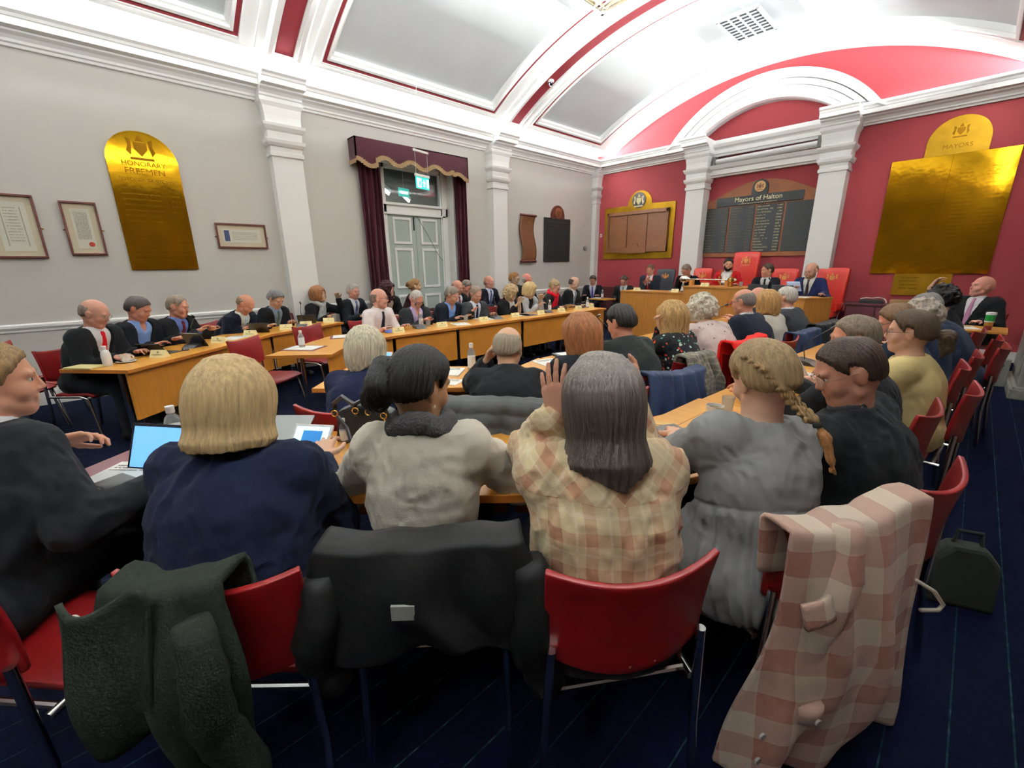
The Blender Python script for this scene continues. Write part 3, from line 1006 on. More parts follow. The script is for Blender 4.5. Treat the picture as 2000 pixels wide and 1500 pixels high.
F2 = [(-.997, .923), (-.70, 1.30), (-.52, 1.7), (-.44, 2.1), (-.42, 2.52), (-1.02, 2.52), (-1.03, 2.1), (-1.1, 1.85), (-1.25, 1.58), (-1.457, 1.363)]
tF2 = table(F2, [F2[9], F2[8], F2[7], F2[6], F2[5]], 'foreground corner table under the white cup and grey wallet', [(-.85, 1.3), (-.6, 2.2), (-.95, 2.3)])
# inlaid lines on the two foreground tops
def inlay(T, pts, w=.003):
    g = MB()
    L = [Vector((p[0] - T.location.x, p[1] - T.location.y)) for p in pts]
    for i in range(len(L) - 1):
        a, b = L[i], L[i + 1]
        nv = Vector((b.y - a.y, a.x - b.x)).normalized() * w / 2
        g.prism([tuple(a + nv), tuple(b + nv), tuple(b - nv), tuple(a - nv)], TZ - .001, TZ + .0006)
    g.build('cable_hatch_line', m_line, T)
inlay(tF, [(-1.22, .83), (-1.50, 1.10), (-1.58, 1.02)])
inlay(tF, [(-1.62, 1.07), (-1.52, 1.17), (-1.45, 1.10)])
inlay(tF2, [(-1.16, 1.33), (-.98, 1.15), (-.92, 1.22)])
inlay(tF2, [(-1.16, 1.33), (-.98, 1.56), (-.9, 1.9), (-.88, 2.5)])
for i, (a, b, nm_) in enumerate(((2.526, 3.9, 'right-hand table holding the glasses man\'s tablet and microphone'), (3.906, 5.17, 'far right-hand table along the aisle'))):
    P = [(-1.0, a), (-.93, b), (-.33, b), (-.40, a)]
    table(P, [P[0], P[1]], nm_, [(-.85, b - .15), (-.45, b - .15)])
I0 = [(-2.95, .92), (-1.97, 1.93), (-2.42, 2.36), (-3.40, 1.36)]
table(I0, [I0[2], I0[3]], 'inner table in front of the white-haired woman and the bald man', [(-2.9, 1.2), (-2.3, 1.95)])
I1 = [(-1.967, 1.933), (-1.92, 2.6), (-2.52, 2.7), (-2.417, 2.363)]
table(I1, [I1[3], I1[2]], 'small corner table beside the auburn-haired woman', [(-2.1, 2.3)])
for i, (a, b, nm_) in enumerate(((2.71, 4.1, 'inner right table with microphone in front of the dark-jacketed man'), (4.106, 5.5, 'inner right table with bottle, next to the curly white-haired woman'), (5.506, 6.7, 'inner right table nearest the dais'))):
    P = [(-1.90, a - (.1 if i == 0 else 0)), (-1.90, b), (-2.50, b), (-2.50, a)]
    table(P, [P[2], P[3]], nm_, [(-2.0, b - .15), (-2.4, b - .15)])

# dais ---------------------------------------------------------
struct('floor_dais', MB().box((-5.75, 8.62, 0), (-1.35, BY, .18)), m_carpet)
def desk(poly, top, label, emblem=False):
    cx, cy = sum(p[0] for p in poly) / len(poly), sum(p[1] for p in poly) / len(poly)
    T = empty('dais_desk', (cx, cy, 0), 0, label, 'desk')
    L = [(p[0] - cx, p[1] - cy) for p in poly]
    S = [(x * .985, y * .95) for x, y in L]
    MB().prism(S, 0, top - .03).build('front_panel', m_oakd, T)
    MB().prism(L, top - .03, top).build('desktop', m_oakd, T, bevel=.003)
    if emblem:
        g = MB()
        y = min(p[1] for p in L) * .95 - .002
        for (ex, ez, s) in ((.33, .80, .075), (.33, .53, .075)):
            for k in range(4):
                an = PI / 4 + k * PI / 2
                g.lathe([(s * .36, 0), (s * .36, .008)], 10, M=Matrix.Translation((ex + s * .62 * math.cos(an), y, ez + s * .62 * math.sin(an))) @ Matrix.Rotation(PI / 2, 4, 'X'))
            g.box((ex - s * .25, y - .008, ez - s * .25), (ex + s * .25, y, ez + s * .25))
        g.build('emblem', mat('orange_emblem', (176, 84, 30), rough=.5), T)
    return T
desk([(-5.38, 8.4), (-3.92, 8.4), (-3.92, 8.95), (-5.3, 8.95)], .965, 'left dais desk with two name cards')
desk([(-3.915, 8.32), (-2.75, 8.32), (-2.75, 8.95), (-3.915, 8.95)], 1.10, 'raised middle dais desk bearing the silver mace', True)
desk([(-2.745, 8.4), (-1.86, 8.4), (-1.58, 8.95), (-2.745, 8.95)], .955, 'right dais desk with open laptop')

# ============================================================ CHAIRS
m_redpl = mat('red_leatherette', (118, 12, 14), rough=.45, spec=.4, coat=.1)
m_redor = mat('orange_red_leather', (196, 38, 22), rough=.4, coat=.2)
m_crestg = mat('gilt_crest', (226, 150, 80), rough=.5)
def chair_back_pt(u, v):
    """curved shell back: u across -1..1, v up 0..1"""
    hw = .205 + .012 * v - .0
    x = u * hw
    y = -.205 - .06 * v + .05 * (u * u) - .03 * (1 - v) ** 2
    ztop = .825 + .03 * (u * u)
    zbot = .585 - .045 * (1 - u * u)
    return (x, y, zbot + (ztop - zbot) * v)
def make_chair():
    T = empty('stacking_chair', (0, 0, 0), 0, 'x', 'chair')
    g = MB()
    g.grid(lambda a, b: chair_back_pt(2 * a - 1, b), 14, 8)
    g.build('backrest', m_redpl, T, smooth=2, solid=.018, bevel=.004)
    g = MB()
    def seat(a, b):
        x = (2 * a - 1) * .215
        y = -.13 + .35 * b
        z = .455 - .018 * math.cos((2 * a - 1) * 1.4) * math.sin(b * 2.6) + .012 * (b - .2) - (.03 * max(0, b - .85) / .15)
        return (x, y, z)
    g.grid(seat, 10, 10)
    g.build('seat', m_redpl, T, smooth=2, solid=.022, bevel=.004)
    for sx in (-1, 1):
        g = MB(); g.tube([(sx * .215, -.25, .012), (sx * .212, -.215, .3), (sx * .200, -.215, .62)], .0125, 10); g.build('leg', m_chrome, T, smooth=True)
        g = MB(); g.tube([(sx * .235, .235, .012), (sx * .215, .17, .42), (sx * .208, .1, .435), (sx * .208, -.19, .43)], .0125, 10); g.build('leg', m_chrome, T, smooth=True)
    for yy in (.12, -.16):
        g = MB(); g.tube([(-.208, yy, .43), (.208, yy, .43)], .01, 8); g.build('seat_rail', m_chrome, T, smooth=True)
    return T
CHAIR0 = make_chair()
_cused = [False]
def chair(x, y, ang, label, group=None):
    if _cused[0]:
        o = copy_tree(CHAIR0)
    else:
        o = CHAIR0
        _cused[0] = True
    o.location = (x, y, 0)
    o.rotation_euler = (0, 0, ang)
    o['label'] = label
    o['group'] = group or 'red stacking chairs'
    return o
def throne(x, y, z, wd, top, ang, label, m=None):
    T = empty('dais_chair', (x, y, z), ang, label, 'chair')
    m = m or m_redor
    h = top - z
    g = MB()
    def bk(a, b):
        u = 2 * a - 1
        return (u * (wd / 2) * (1 - .06 * (1 - b)), -.25 - .12 * b + .03 * u * u, .45 + (h - .45) * b - .015 * (abs(u) ** 6) * b)
    g.grid(bk, 10, 8); g.build('backrest', m, T, smooth=2, solid=.07, bevel=.02)
    MB().box((-wd / 2, -.25, .4), (wd / 2, .25, .5)).build('seat', m, T, bevel=.03)
    for sx in (-1, 1):
        MB().box((sx * wd / 2 - .03, -.2, .5), (sx * wd / 2 + .03, .15, .66)).build('armrest', m, T, bevel=.02)
        for sy in (-.2, .2):
            g = MB(); g.box((sx * (wd / 2 - .05) - .025, sy - .025, 0), (sx * (wd / 2 - .05) + .025, sy + .025, .42)); g.build('leg', m_brown2, T)
    g = MB(); crest(g, 0, 0, .17, 0)
    M = Matrix.Translation((0, -.25 - .12 * .85 + .046, h - .17)) @ Matrix.Rotation(PI, 4, 'Z') @ Matrix.Rotation(PI / 2, 4, 'X')
    g.v = [tuple(M @ Vector(v)) for v in g.v]
    g.build('embroidered_crest', m_crestg, T)
    return T
# ============================================================ PEOPLE
# every figure is modelled as a field of rounded limbs blended together and meshed in one piece;
# clothes and hair are meshed the same way from the same skeleton, a little further out
def noise3(P, seed=0):
    """smooth value noise on an (n,3) array, about -1..1"""
    rs = np.random.RandomState(seed)
    tab = rs.rand(16, 16, 16).astype(np.float32) * 2 - 1
    i = np.floor(P).astype(np.int32)
    f = (P - i).astype(np.float32)
    f = f * f * (3 - 2 * f)
    i &= 15
    j = (i + 1) & 15
    x0, y0, z0, x1, y1, z1 = i[:, 0], i[:, 1], i[:, 2], j[:, 0], j[:, 1], j[:, 2]
    fx, fy, fz = f[:, 0], f[:, 1], f[:, 2]
    a = tab[x0, y0, z0] * (1 - fx) + tab[x1, y0, z0] * fx
    b = tab[x0, y1, z0] * (1 - fx) + tab[x1, y1, z0] * fx
    c = tab[x0, y0, z1] * (1 - fx) + tab[x1, y0, z1] * fx
    d = tab[x0, y1, z1] * (1 - fx) + tab[x1, y1, z1] * fx
    return (a * (1 - fy) + b * fy) * (1 - fz) + (c * (1 - fy) + d * fy) * fz

def smin(a, b, k):
    if k <= 0:
        return np.minimum(a, b)
    h = np.maximum(k - np.abs(a - b), 0) / k
    return np.minimum(a, b) - h * h * k * .25

def axis_pts(lo, hi, base, dense=()):
    """1-d grid with finer steps inside the dense intervals"""
    out = [lo]
    while out[-1] < hi:
        x = out[-1]
        st = base
        for a, b, s in dense:
            if a - s <= x < b:
                st = min(st, s)
            elif x < a < x + st:
                st = min(st, max(a - x, s))
        out.append(x + st)
    return np.array(out, np.float32)

class Field:
    def __init__(s, xs, ys, zs):
        s.ax = (xs, ys, zs)
        s.d = np.full((len(xs), len(ys), len(zs)), .5, np.float32)
    def sub(s, lo, hi):
        sl = []
        for a, l, h in zip(s.ax, lo, hi):
            i0 = max(0, np.searchsorted(a, l) - 1)
            i1 = min(len(a), np.searchsorted(a, h) + 1)
            if i1 <= i0:
                return None
            sl.append(slice(i0, i1))
        return tuple(sl)
    def pts(s, sl):
        g = np.meshgrid(*[a[q] for a, q in zip(s.ax, sl)], indexing='ij')
        return np.stack([q.ravel() for q in g], 1), g[0].shape
    def add(s, pr, k=.02, infl=0.0):
        lo, hi = prim_bounds(pr)
        pad = k + infl + .03
        sl = s.sub([v - pad for v in lo], [v + pad for v in hi])
        if sl is None:
            return
        P, sh = s.pts(sl)
        d = prim_dist(pr, P).reshape(sh) - infl
        s.d[sl] = smin(s.d[sl], d.astype(np.float32), k)
    def all(s):
        return s.pts((slice(None),) * 3)

def prim_bounds(p):
    if p[0] == 'c':
        a, b, r = np.array(p[1]), np.array(p[2]), max(p[3], p[4])
        return np.minimum(a, b) - r, np.maximum(a, b) + r
    c, r = np.array(p[1]), max(p[2])
    return c - r, c + r

def prim_dist(p, P):
    if p[0] == 'c':            # capsule with changing radius
        a, b = np.array(p[1], np.float32), np.array(p[2], np.float32)
        ab = b - a
        t = np.clip((P - a) @ ab / max(1e-9, float(ab @ ab)), 0, 1)
        d = P - (a + t[:, None] * ab)
        return np.sqrt((d * d).sum(1)) - (p[3] + (p[4] - p[3]) * t)
    c, r = np.array(p[1], np.float32), np.array(p[2], np.float32)
    q = P - c
    if len(p) > 3 and p[3] is not None:
        q = q @ p[3]           # into the ellipsoid's frame
    k0 = np.sqrt(((q / r) ** 2).sum(1))
    k1 = np.sqrt(((q / (r * r)) ** 2).sum(1)) + 1e-9
    return k0 * (k0 - 1) / k1

def surface(F):
    """surface nets: vertices and quads of the zero level"""
    d = F.d
    s = d < 0
    xs, ys, zs = F.ax
    nx, ny, nz = d.shape
    acc = np.zeros((nx - 1, ny - 1, nz - 1), np.uint8)
    for i in (0, 1):
        for j in (0, 1):
            for k in (0, 1):
                acc += s[i:nx - 1 + i, j:ny - 1 + j, k:nz - 1 + k]
    cells = np.argwhere((acc > 0) & (acc < 8))
    if not len(cells):
        return None
    cid = np.full((nx - 1, ny - 1, nz - 1), -1, np.int32)
    cid[cells[:, 0], cells[:, 1], cells[:, 2]] = np.arange(len(cells))
    V = np.zeros((len(cells), 3), np.float64)
    W = np.zeros(len(cells))
    corner = [(i, j, k) for i in (0, 1) for j in (0, 1) for k in (0, 1)]
    val = {c: d[cells[:, 0] + c[0], cells[:, 1] + c[1], cells[:, 2] + c[2]].astype(np.float64) for c in corner}
    pos = {c: np.stack([xs[cells[:, 0] + c[0]], ys[cells[:, 1] + c[1]], zs[cells[:, 2] + c[2]]], 1).astype(np.float64) for c in corner}
    for a in corner:
        for ax in range(3):
            if a[ax] == 0:
                b = tuple(1 if q == ax else a[q] for q in range(3))
                va, vb = val[a], val[b]
                m = (va < 0) != (vb < 0)
                t = np.where(m, va / np.where(m, va - vb, 1), 0)
                V += (pos[a] + (pos[b] - pos[a]) * t[:, None]) * m[:, None]
                W += m
    V /= W[:, None]
    quads = []
    for ax in range(3):
        sl0 = [slice(None)] * 3
        sl1 = [slice(None)] * 3
        sl0[ax] = slice(0, -1)
        sl1[ax] = slice(1, None)
        e = s[tuple(sl0)] != s[tuple(sl1)]
        E = np.argwhere(e)
        u, v = [q for q in range(3) if q != ax]
        E = E[(E[:, u] > 0) & (E[:, v] > 0) & (E[:, u] < d.shape[u] - 1) & (E[:, v] < d.shape[v] - 1)]
        if not len(E):
            continue
        flip = s[E[:, 0], E[:, 1], E[:, 2]]
        def cell(du, dv):
            q = E.copy()
            q[:, u] -= du
            q[:, v] -= dv
            return cid[q[:, 0], q[:, 1], q[:, 2]]
        Q = np.stack([cell(1, 1), cell(0, 1), cell(0, 0), cell(1, 0)], 1)
        if ax == 1:
            flip = ~flip
        Q = np.where(flip[:, None], Q, Q[:, ::-1])
        quads.append(Q)
    Q = np.concatenate(quads)
    Q = Q[(Q >= 0).all(1)]
    return V, Q

def np_mesh(name, V, Q, m, parent, M=None):
    me = bpy.data.meshes.new(name)
    me.vertices.add(len(V))
    me.vertices.foreach_set('co', V.astype(np.float32).ravel())
    me.loops.add(Q.size)
    me.loops.foreach_set('vertex_index', Q.astype(np.int32).ravel())
    me.polygons.add(len(Q))
    me.polygons.foreach_set('loop_start', np.arange(0, Q.size, 4, dtype=np.int32))
    me.polygons.foreach_set('loop_total', np.full(len(Q), 4, np.int32))
    me.update(calc_edges=True)
    me.materials.append(m)
    me.shade_smooth()
    o = bpy.data.objects.new(name, me)
    COL.objects.link(o)
    o.parent = parent
    if M is not None:
        o.matrix_local = M
    return o

def V3(*a):
    return np.array(a, float)
def nrm(v):
    return v / (np.linalg.norm(v) + 1e-9)
def rotm(yaw, pitch, roll):
    """degrees; yaw + = to the person's left, pitch + = chin down, roll + = towards the right shoulder"""
    return np.array(Matrix.Rotation(math.radians(yaw), 3, 'Z') @ Matrix.Rotation(math.radians(-pitch), 3, 'X') @ Matrix.Rotation(math.radians(roll), 3, 'Y'))

def mi_bounds(prims, pad):
    lo = np.min([prim_bounds(p)[0] for p in prims], 0) - pad
    hi = np.max([prim_bounds(p)[1] for p in prims], 0) + pad
    return lo, hi

def hand_prims(wr, d, n, side, curl, spread=.0, thumb=.9, L=1.0):
    """wr wrist, d direction of the fingers, n direction the palm faces, side +1 = thumb on +lateral"""
    d = nrm(d)
    n = nrm(n - d * (n @ d))
    lat = np.cross(d, n)
    out = []
    kn = []
    for i, (o, f) in enumerate(((.030, .082), (.010, .088), (-.011, .084), (-.030, .074))):
        k = wr + d * f * L + lat * side * o * L
        kn.append(k)
        out.append(('c', wr + lat * side * o * .6 + d * .012, k, .0165 * L, .0115 * L))
    fl = (.070, .079, .073, .056)
    for i, k in enumerate(kn):
        c = curl * (1 + .12 * i)
        dd = nrm(d + lat * side * (spread * (1.5 - i)))
        p = k
        for j, q in enumerate((.42, .32, .26)):
            a = c * (j + .55)
            v = dd * math.cos(a) + n * math.sin(a)
            p2 = p + v * fl[i] * q * L
            r = .0092 - .0009 * j - (.001 if i == 3 else 0)
            out.append(('c', p, p2, r * L, (r - .0009) * L))
            p = p2
    t0 = wr + d * .02 + lat * side * .022
    t1 = t0 + (d * .55 + lat * side * thumb * .75 + n * .35) * .042 * L
    t2 = t1 + nrm(d * .9 + lat * side * thumb * .45 + n * .25) * .034 * L
    t3 = t2 + nrm(d + lat * side * thumb * .1 + n * .3) * .026 * L
    out += [('c', t0, t1, .016 * L, .012 * L), ('c', t1, t2, .0115 * L, .010 * L), ('c', t2, t3, .010 * L, .0085 * L)]
    return out

def ik(s, t, l1, l2, pole):
    v = t - s
    D = np.linalg.norm(v)
    D2 = min(D, (l1 + l2) * .995)
    t = s + nrm(v) * D2
    a = (l1 * l1 - l2 * l2 + D2 * D2) / (2 * D2)
    h = math.sqrt(max(0, l1 * l1 - a * a))
    u = nrm(v)
    p = pole - u * (pole @ u)
    return s + u * a + nrm(p) * h, t

_SK = {}
def skin(c):
    k = 'skin_%d_%d_%d' % c
    if k not in _SK:
        m = mat(k, (c[0] * .95, min(255, c[1] * 1.03), min(255, c[2] * 1.03)), rough=.55, spec=.35, noise=.06, nscale=14)
        b = m.node_tree.nodes['Principled BSDF']
        b.inputs['Subsurface Weight'].default_value = .12
        b.inputs['Subsurface Radius'].default_value = (.02, .008, .005)
        _SK[k] = m
    return _SK[k]
def cloth(c, rough=.9, n=.1, bump=.15, bs=500):
    k = .62 if max(c) < 90 else 1
    return mat('cloth_%d_%d_%d' % c, tuple(v * k for v in c), rough=rough, spec=.12, noise=n, nscale=9, bump=bump, bscale=bs, sheen=.02)
def hairm(c, v=.4):
    k = .42 if max(c) < 62 else .7 if max(c) < 100 else .94
    return mat('hair_%d_%d_%d' % c, tuple(v_ * k for v_ in c), rough=.5, spec=.25, noise=v, nscale=30, stretch=(3, 3, .28), bump=.55, bscale=90)

m_eyew = mat('eye_white', (210, 205, 198), rough=.3)
m_eyed = mat('eye_iris', (48, 38, 32), rough=.2)
m_lens = mat('spectacle_lens', (225, 230, 235), rough=.05, alpha=.18)
m_frame = mat('spectacle_frame', (40, 34, 34), rough=.3)

def person(spec):
    g = spec.get
    hx, hy, hz = spec['head']                 # world position of the head centre
    hz = hz - g('base', 0)
    fa = math.radians(spec['face'])           # heading: 0 = +y, 90 = -x
    vox = g('vox', .009)
    wd = g('w', 1.0)                          # girth
    near = vox < .0075
    lean, slump, side = math.radians(g('lean', 12)), math.radians(g('slump', 14)), math.radians(g('side', 0))
    tw = math.radians(g('twist', 0))
    seat = g('seat', .45)
    pel = V3(0, 0, seat + .09)
    u1 = V3(math.sin(side), math.sin(lean) * math.cos(side), math.cos(lean) * math.cos(side))
    l2_ = lean + slump
    u2 = V3(math.sin(side), math.sin(l2_) * math.cos(side), math.cos(l2_) * math.cos(side))
    u3 = nrm(u2 + V3(0, g('neckf', .0), .55))
    Rh = rotm(*g('look', (0, 12, 0)))
    hc0 = pel + u1 * .27 + u2 * .23 + u3 * .15
    # spine length is set so that the head is where it should be
    spine = (hz - pel[2] - (u3 * .15)[2]) / ((u1 * .27 + u2 * .23)[2])
    spine = max(.55, min(1.35, spine))
    ch = pel + u1 * .27 * spine
    nb = ch + u2 * .23 * spine                # base of the neck
    hc = nb + u3 * .15
    hs = g('hs', 1.0)
    # root
    c_, s_ = math.cos(fa), math.sin(fa)
    rx = hx - (hc[0] * c_ - hc[1] * s_)
    ry = hy - (hc[0] * s_ + hc[1] * c_)
    T = empty('person', (rx, ry, g('base', 0)), fa, spec['label'], 'person')
    lat = V3(math.cos(tw), math.sin(tw), 0)
    lat = nrm(lat - u2 * (lat @ u2) + V3(0, 0, -math.sin(side) * .3))
    fwd = np.cross(u2, lat)                   # forward of the chest
    shw = .165 * g('sh', 1.0)
    shR = nb - u2 * .055 + lat * shw + fwd * g('round', .015)
    shL = nb - u2 * .055 - lat * shw + fwd * g('round', .015)
    Rc = np.stack([lat, fwd, u2], 1)
    # arms
    aR, aL = g('rh', (.16, .42, TZ + .03)), g('lh', (-.16, .42, TZ + .03))
    aR, aL = V3(*aR), V3(*aL)
    def w2l(q):            # world point to the figure's own frame
        dx_, dy_ = q[0] - rx, q[1] - ry
        return V3(dx_ * c_ + dy_ * s_, -dx_ * s_ + dy_ * c_, q[2] - g('base', 0))
    if g('lhw'): aL = w2l(g('lhw'))
    if g('rhw'): aR = w2l(g('rhw'))
    al = g('al', 1.0)
    elR, wrR = ik(shR, aR, .285 * al, .25 * al, V3(*g('poleR', (.38, -.35, -1))))
    elL, wrL = ik(shL, aL, .285 * al, .25 * al, V3(*g('poleL', (-.38, -.35, -1))))
    # local primitive sets
    Rp = np.stack([V3(1, 0, 0), nrm(np.cross(u1, V3(1, 0, 0))), u1], 1)
    belly = g('belly', 0.0)
    torso = [('e', pel + V3(0, -.005, .0), (.172 * wd, .125 * wd, .12), None),
             ('e', pel + u1 * .15 * spine + V3(0, .01 + belly * .03, 0), (.148 * wd + belly * .02, (.112 + belly * .03) * wd, .15), Rp),
             ('e', ch + u2 * .03, (.158 * (1 + (wd - 1) * .7), .108 * (1 + (wd - 1) * .7), .17 * spine), Rc),
             ('c', shL + lat * .02, shR - lat * .02, .058, .058),
             ('c', nb - u2 * .06, nb + u3 * .03, .085, .05)]
    if g('bust', 0):
        for sx in (-1, 1):
            torso.append(('e', ch + lat * sx * .075 + fwd * .085 + u2 * -.0, (.07, .06, .07), None))
    neck = [('c', nb - u2 * .03, hc + Rh @ V3(0, -.022, -.05), .056, .052)]
    armR = [('c', shR, elR, .055 * wd ** .5, .042 * wd ** .5), ('c', elR, wrR, .042 * wd ** .5, .027)]
    armL = [('c', shL, elL, .055 * wd ** .5, .042 * wd ** .5), ('c', elL, wrL, .042 * wd ** .5, .027)]
    legs = []
    kx = g('knee', .13)
    for sx in (-1, 1):
        hp = pel + V3(sx * .09, 0, -.02)
        kn = V3(sx * kx, .42, seat + .07)
        an = V3(sx * (kx + .01), .40 + g('foot', 0), .085)
        legs += [('c', hp, kn, .092 * wd ** .6, .062), ('c', kn, an, .058, .042), ('c', an + V3(0, -.02, -.035), an + V3(0, .15, -.045), .042, .034)]
    dR, dL = nrm(wrR - elR), nrm(wrL - elL)
    hR = hand_prims(wrR, V3(*g('rdir')) if g('rdir') else nrm(dR + V3(0, .2, -.1)), V3(*g('rpalm', (0, .1, -1))), g('rside', -1), g('rcurl', .45), g('rspread', .12))
    hL = hand_prims(wrL, V3(*g('ldir')) if g('ldir') else nrm(dL + V3(0, .2, -.1)), V3(*g('lpalm', (0, .1, -1))), g('lside', 1), g('lcurl', .45), g('lspread', .12))
    # head in head frame
    jw = g('jaw', 1.0)
    H = [('e', (0, -.012, .035), (.076, .097, .088), .0), ('e', (0, -.03, .0), (.068, .075, .075), .03),
         ('e', (0, .028, -.03), (.060 * jw, .064, .083), .03), ('e', (0, .05, -.082), (.036 * jw, .034, .028), .02),
         ('c', (-.05 * jw, .01, -.062), (-.018 * jw, .06, -.092), .024, .018, .02), ('c', (.05 * jw, .01, -.062), (.018 * jw, .06, -.092), .024, .018, .02),
         ('c', (-.034, .078, .027), (.034, .078, .027), .013, .013, .012),
         ('e', (-.040, .056, -.028), (.024, .025, .026), .02), ('e', (.040, .056, -.028), (.024, .025, .026), .02),
         ('c', (0, .086, .014), (0, .100, -.021), .0080, .0110, .010), ('c', (-.011, .091, -.026), (.011, .091, -.026), .0080, .0080, .006),
         ('c', (-.021, .083, -.052), (.021, .083, -.052), .0065, .0065, .006), ('c', (-.018, .081, -.062), (.018, .081, -.062), .0075, .0075, .006)]
    def to_l(p):
        return hc + Rh @ (V3(*p) * hs)
    def hprims(L):
        out = []
        for p in L:
            if p[0] == 'c':
                out.append((('c', to_l(p[1]), to_l(p[2]), p[3] * hs, p[4] * hs), p[5] * hs))
            else:
                out.append((('e', to_l(p[1]), tuple(q * hs for q in p[2]), Rh), p[3] * hs))
        return out
    HP = hprims(H)
    ears = hprims([('e', (sx * .077, -.008, -.006), (.009, .019, .031), .006) for sx in (-1, 1)] + [('e', (sx * .083, -.018, .006), (.006, .014, .022), .006) for sx in (-1, 1)])
    allp = torso + neck + armR + armL + legs + hR + hL + [p for p, k in HP]
    lo, hi = mi_bounds(allp, .03)
    fine = g('fine', vox * .62)
    dx = [(hc[0] - .11, hc[0] + .11, fine)]
    dy = [(hc[1] - .13, hc[1] + .14, fine)]
    dz = [(hc[2] - .13, hc[2] + .14, fine)]
    if near:
        for h in (hR, hL):
            l_, h_ = mi_bounds(h, .004)
            if g('finehands', 1):
                dx.append((l_[0], h_[0], .005)); dy.append((l_[1], h_[1], .005)); dz.append((l_[2], h_[2], .005))
    cv = vox * 1.7
    F = Field(axis_pts(lo[0], hi[0], cv, dx), axis_pts(lo[1], hi[1], cv, dy), axis_pts(lo[2], hi[2], cv, dz))
    for p in torso: F.add(p, .05)
    for p in legs: F.add(p, .03)
    for p in armR + armL: F.add(p, .03)
    for h in (hR, hL):
        for i, p in enumerate(h): F.add(p, .010 if i < 4 else .004)
    Fh = Field(*F.ax)
    for p, k in HP: Fh.add(p, k)
    # eye sockets
    for sx in (-1, 1):
        pr = ('e', to_l((sx * .031, .098, .010)), (.017 * hs, .016 * hs, .011 * hs), Rh)
        l_, h_ = prim_bounds(pr)
        sl = Fh.sub(l_ - .02, h_ + .02)
        P, sh = Fh.pts(sl)
        Fh.d[sl] = -smin(-Fh.d[sl], prim_dist(pr, P).reshape(sh).astype(np.float32), .008)
    for p, k in ears: Fh.add(p, k)
    for p in neck: Fh.add(p, .02)
    F.d = smin(F.d, Fh.d, .03)
    V, Q = surface(F)
    ms = skin(g('skin', (203, 150, 124)))
    np_mesh('body', V, Q, ms, T)
    # eyes
    MH = Matrix([[Rh[0][0] * hs, Rh[0][1] * hs, Rh[0][2] * hs, hc[0]], [Rh[1][0] * hs, Rh[1][1] * hs, Rh[1][2] * hs, hc[1]], [Rh[2][0] * hs, Rh[2][1] * hs, Rh[2][2] * hs, hc[2]], [0, 0, 0, 1]])
    if g('eyes', 1):
        for sx in (-1, 1):
            eb = MB()
            eb.lathe([(.001, -.0115), (.006, -.010), (.0105, -.005), (.0115, 0), (.0105, .005), (.0074, .0088)], 12, 0, M=Matrix.Translation((sx * .031, .0745, .009)) @ Matrix.Rotation(-PI / 2, 4, 'X'))
            eb.lathe([(.0074, .0087), (.004, .0112), (.0005, .0118)], 12, 1, M=Matrix.Translation((sx * .031, .0745, .009)) @ Matrix.Rotation(-PI / 2, 4, 'X'))
            o = eb.build('eye', [m_eyew, m_eyed], T, smooth=2)
            o.matrix_local = MH
            if near or g('lids', 0):
                lb = MB()
                lb.grid(lambda a, b: (sx * .031 + .0135 * math.sin((a - .5) * PI), .0745 + .0128 * math.cos((a - .5) * PI) * math.cos(b * 1.3 - .15), .009 + .0125 * math.sin(1.3 - b * 1.1)), 8, 5)
                o = lb.build('eyelid', ms, T, smooth=2)
                o.matrix_local = MH
    # ---------------- hair
    hst = g('hair', 'short')
    hcol = g('hcol', (70, 55, 45))
    mh = g('hmat') or hairm(hcol)
    hv = g('hvox', max(.0035, vox * .62))
    if hst != 'none':
        long_ = {'bob': .13, 'long': .24, 'curly': .11, 'shag': .12, 'wave': .17}.get(hst, .10)
        long_ = g('hlen', long_)
        ext = .05 if hst in ('short', 'fringe', 'thin') else .075
        HF = Field(axis_pts(-.10 - ext, .10 + ext, hv), axis_pts(-.14 - ext, .12 + ext * .3, hv), axis_pts(-.10 - max(0, long_ - .06), .145 + ext * .6, hv))
        P, sh = HF.all()
        x, y, z = P[:, 0], P[:, 1], P[:, 2]
        vol = g('hvol', 1.0)
        def el(c, r): return prim_dist(('e', c, r), P)
        ang = np.arctan2(x, y + .02)
        infl = {'short': .010, 'fringe': .006, 'thin': .006, 'up': .014}.get(hst, .019) * vol
        d = smin(el((0, -.012, .035), (.076 + infl, .097 + infl, .088 + infl * 1.1)), el((0, -.035, -.005), (.070 + infl, .074 + infl, .078 + infl * .5)), .03)
        if hst in ('short', 'fringe', 'thin', 'up'):
            yl = [-.14, -.09, -.055, -.022, -.018, .012, .020, .048, .070, .095, .12]
            zl = [-.078, -.07, -.05, -.03, .022, .024, -.012, .030, .066, .082, .09]
            if hst == 'up': zl = [-.06, -.05, -.035, -.02, .022, .03, .0, .035, .066, .078, .09]
            fr = g('fore', 0.0)
            line = np.interp(y, yl, zl).astype(np.float32) + np.where(y > .03, fr, 0) 
            if hst == 'thin':
                line = line + np.clip((y - .02) * .6, 0, .05) - .9 * np.abs(x) * (y > .03) * .6
            line = line + .007 * noise3(P * 60, 31)
            d = np.maximum(d, line - z) + np.clip(.03 - (z - line), 0, .03) * .45
            if hst == 'fringe':
                top = g('bald', .062)
                tl_ = top - np.clip(y + .02, 0, 1) * .5
                d = np.maximum(d, z - tl_) + np.clip(.03 - (tl_ - z), 0, .03) * .22
                d = np.maximum(d, y - .045)
            if g('part') is not None:
                pv = g('part')
                d = d - .006 * np.clip(1 - np.abs(x - pv - .02) / .05, 0, 1) * (y > .02)
            if hst == 'short' and g('quiff', 0):
                d = smin(d, el((.0, .062, .105), (.055, .04, g('quiff'))), .03)
        else:
            wv = .014 * vol
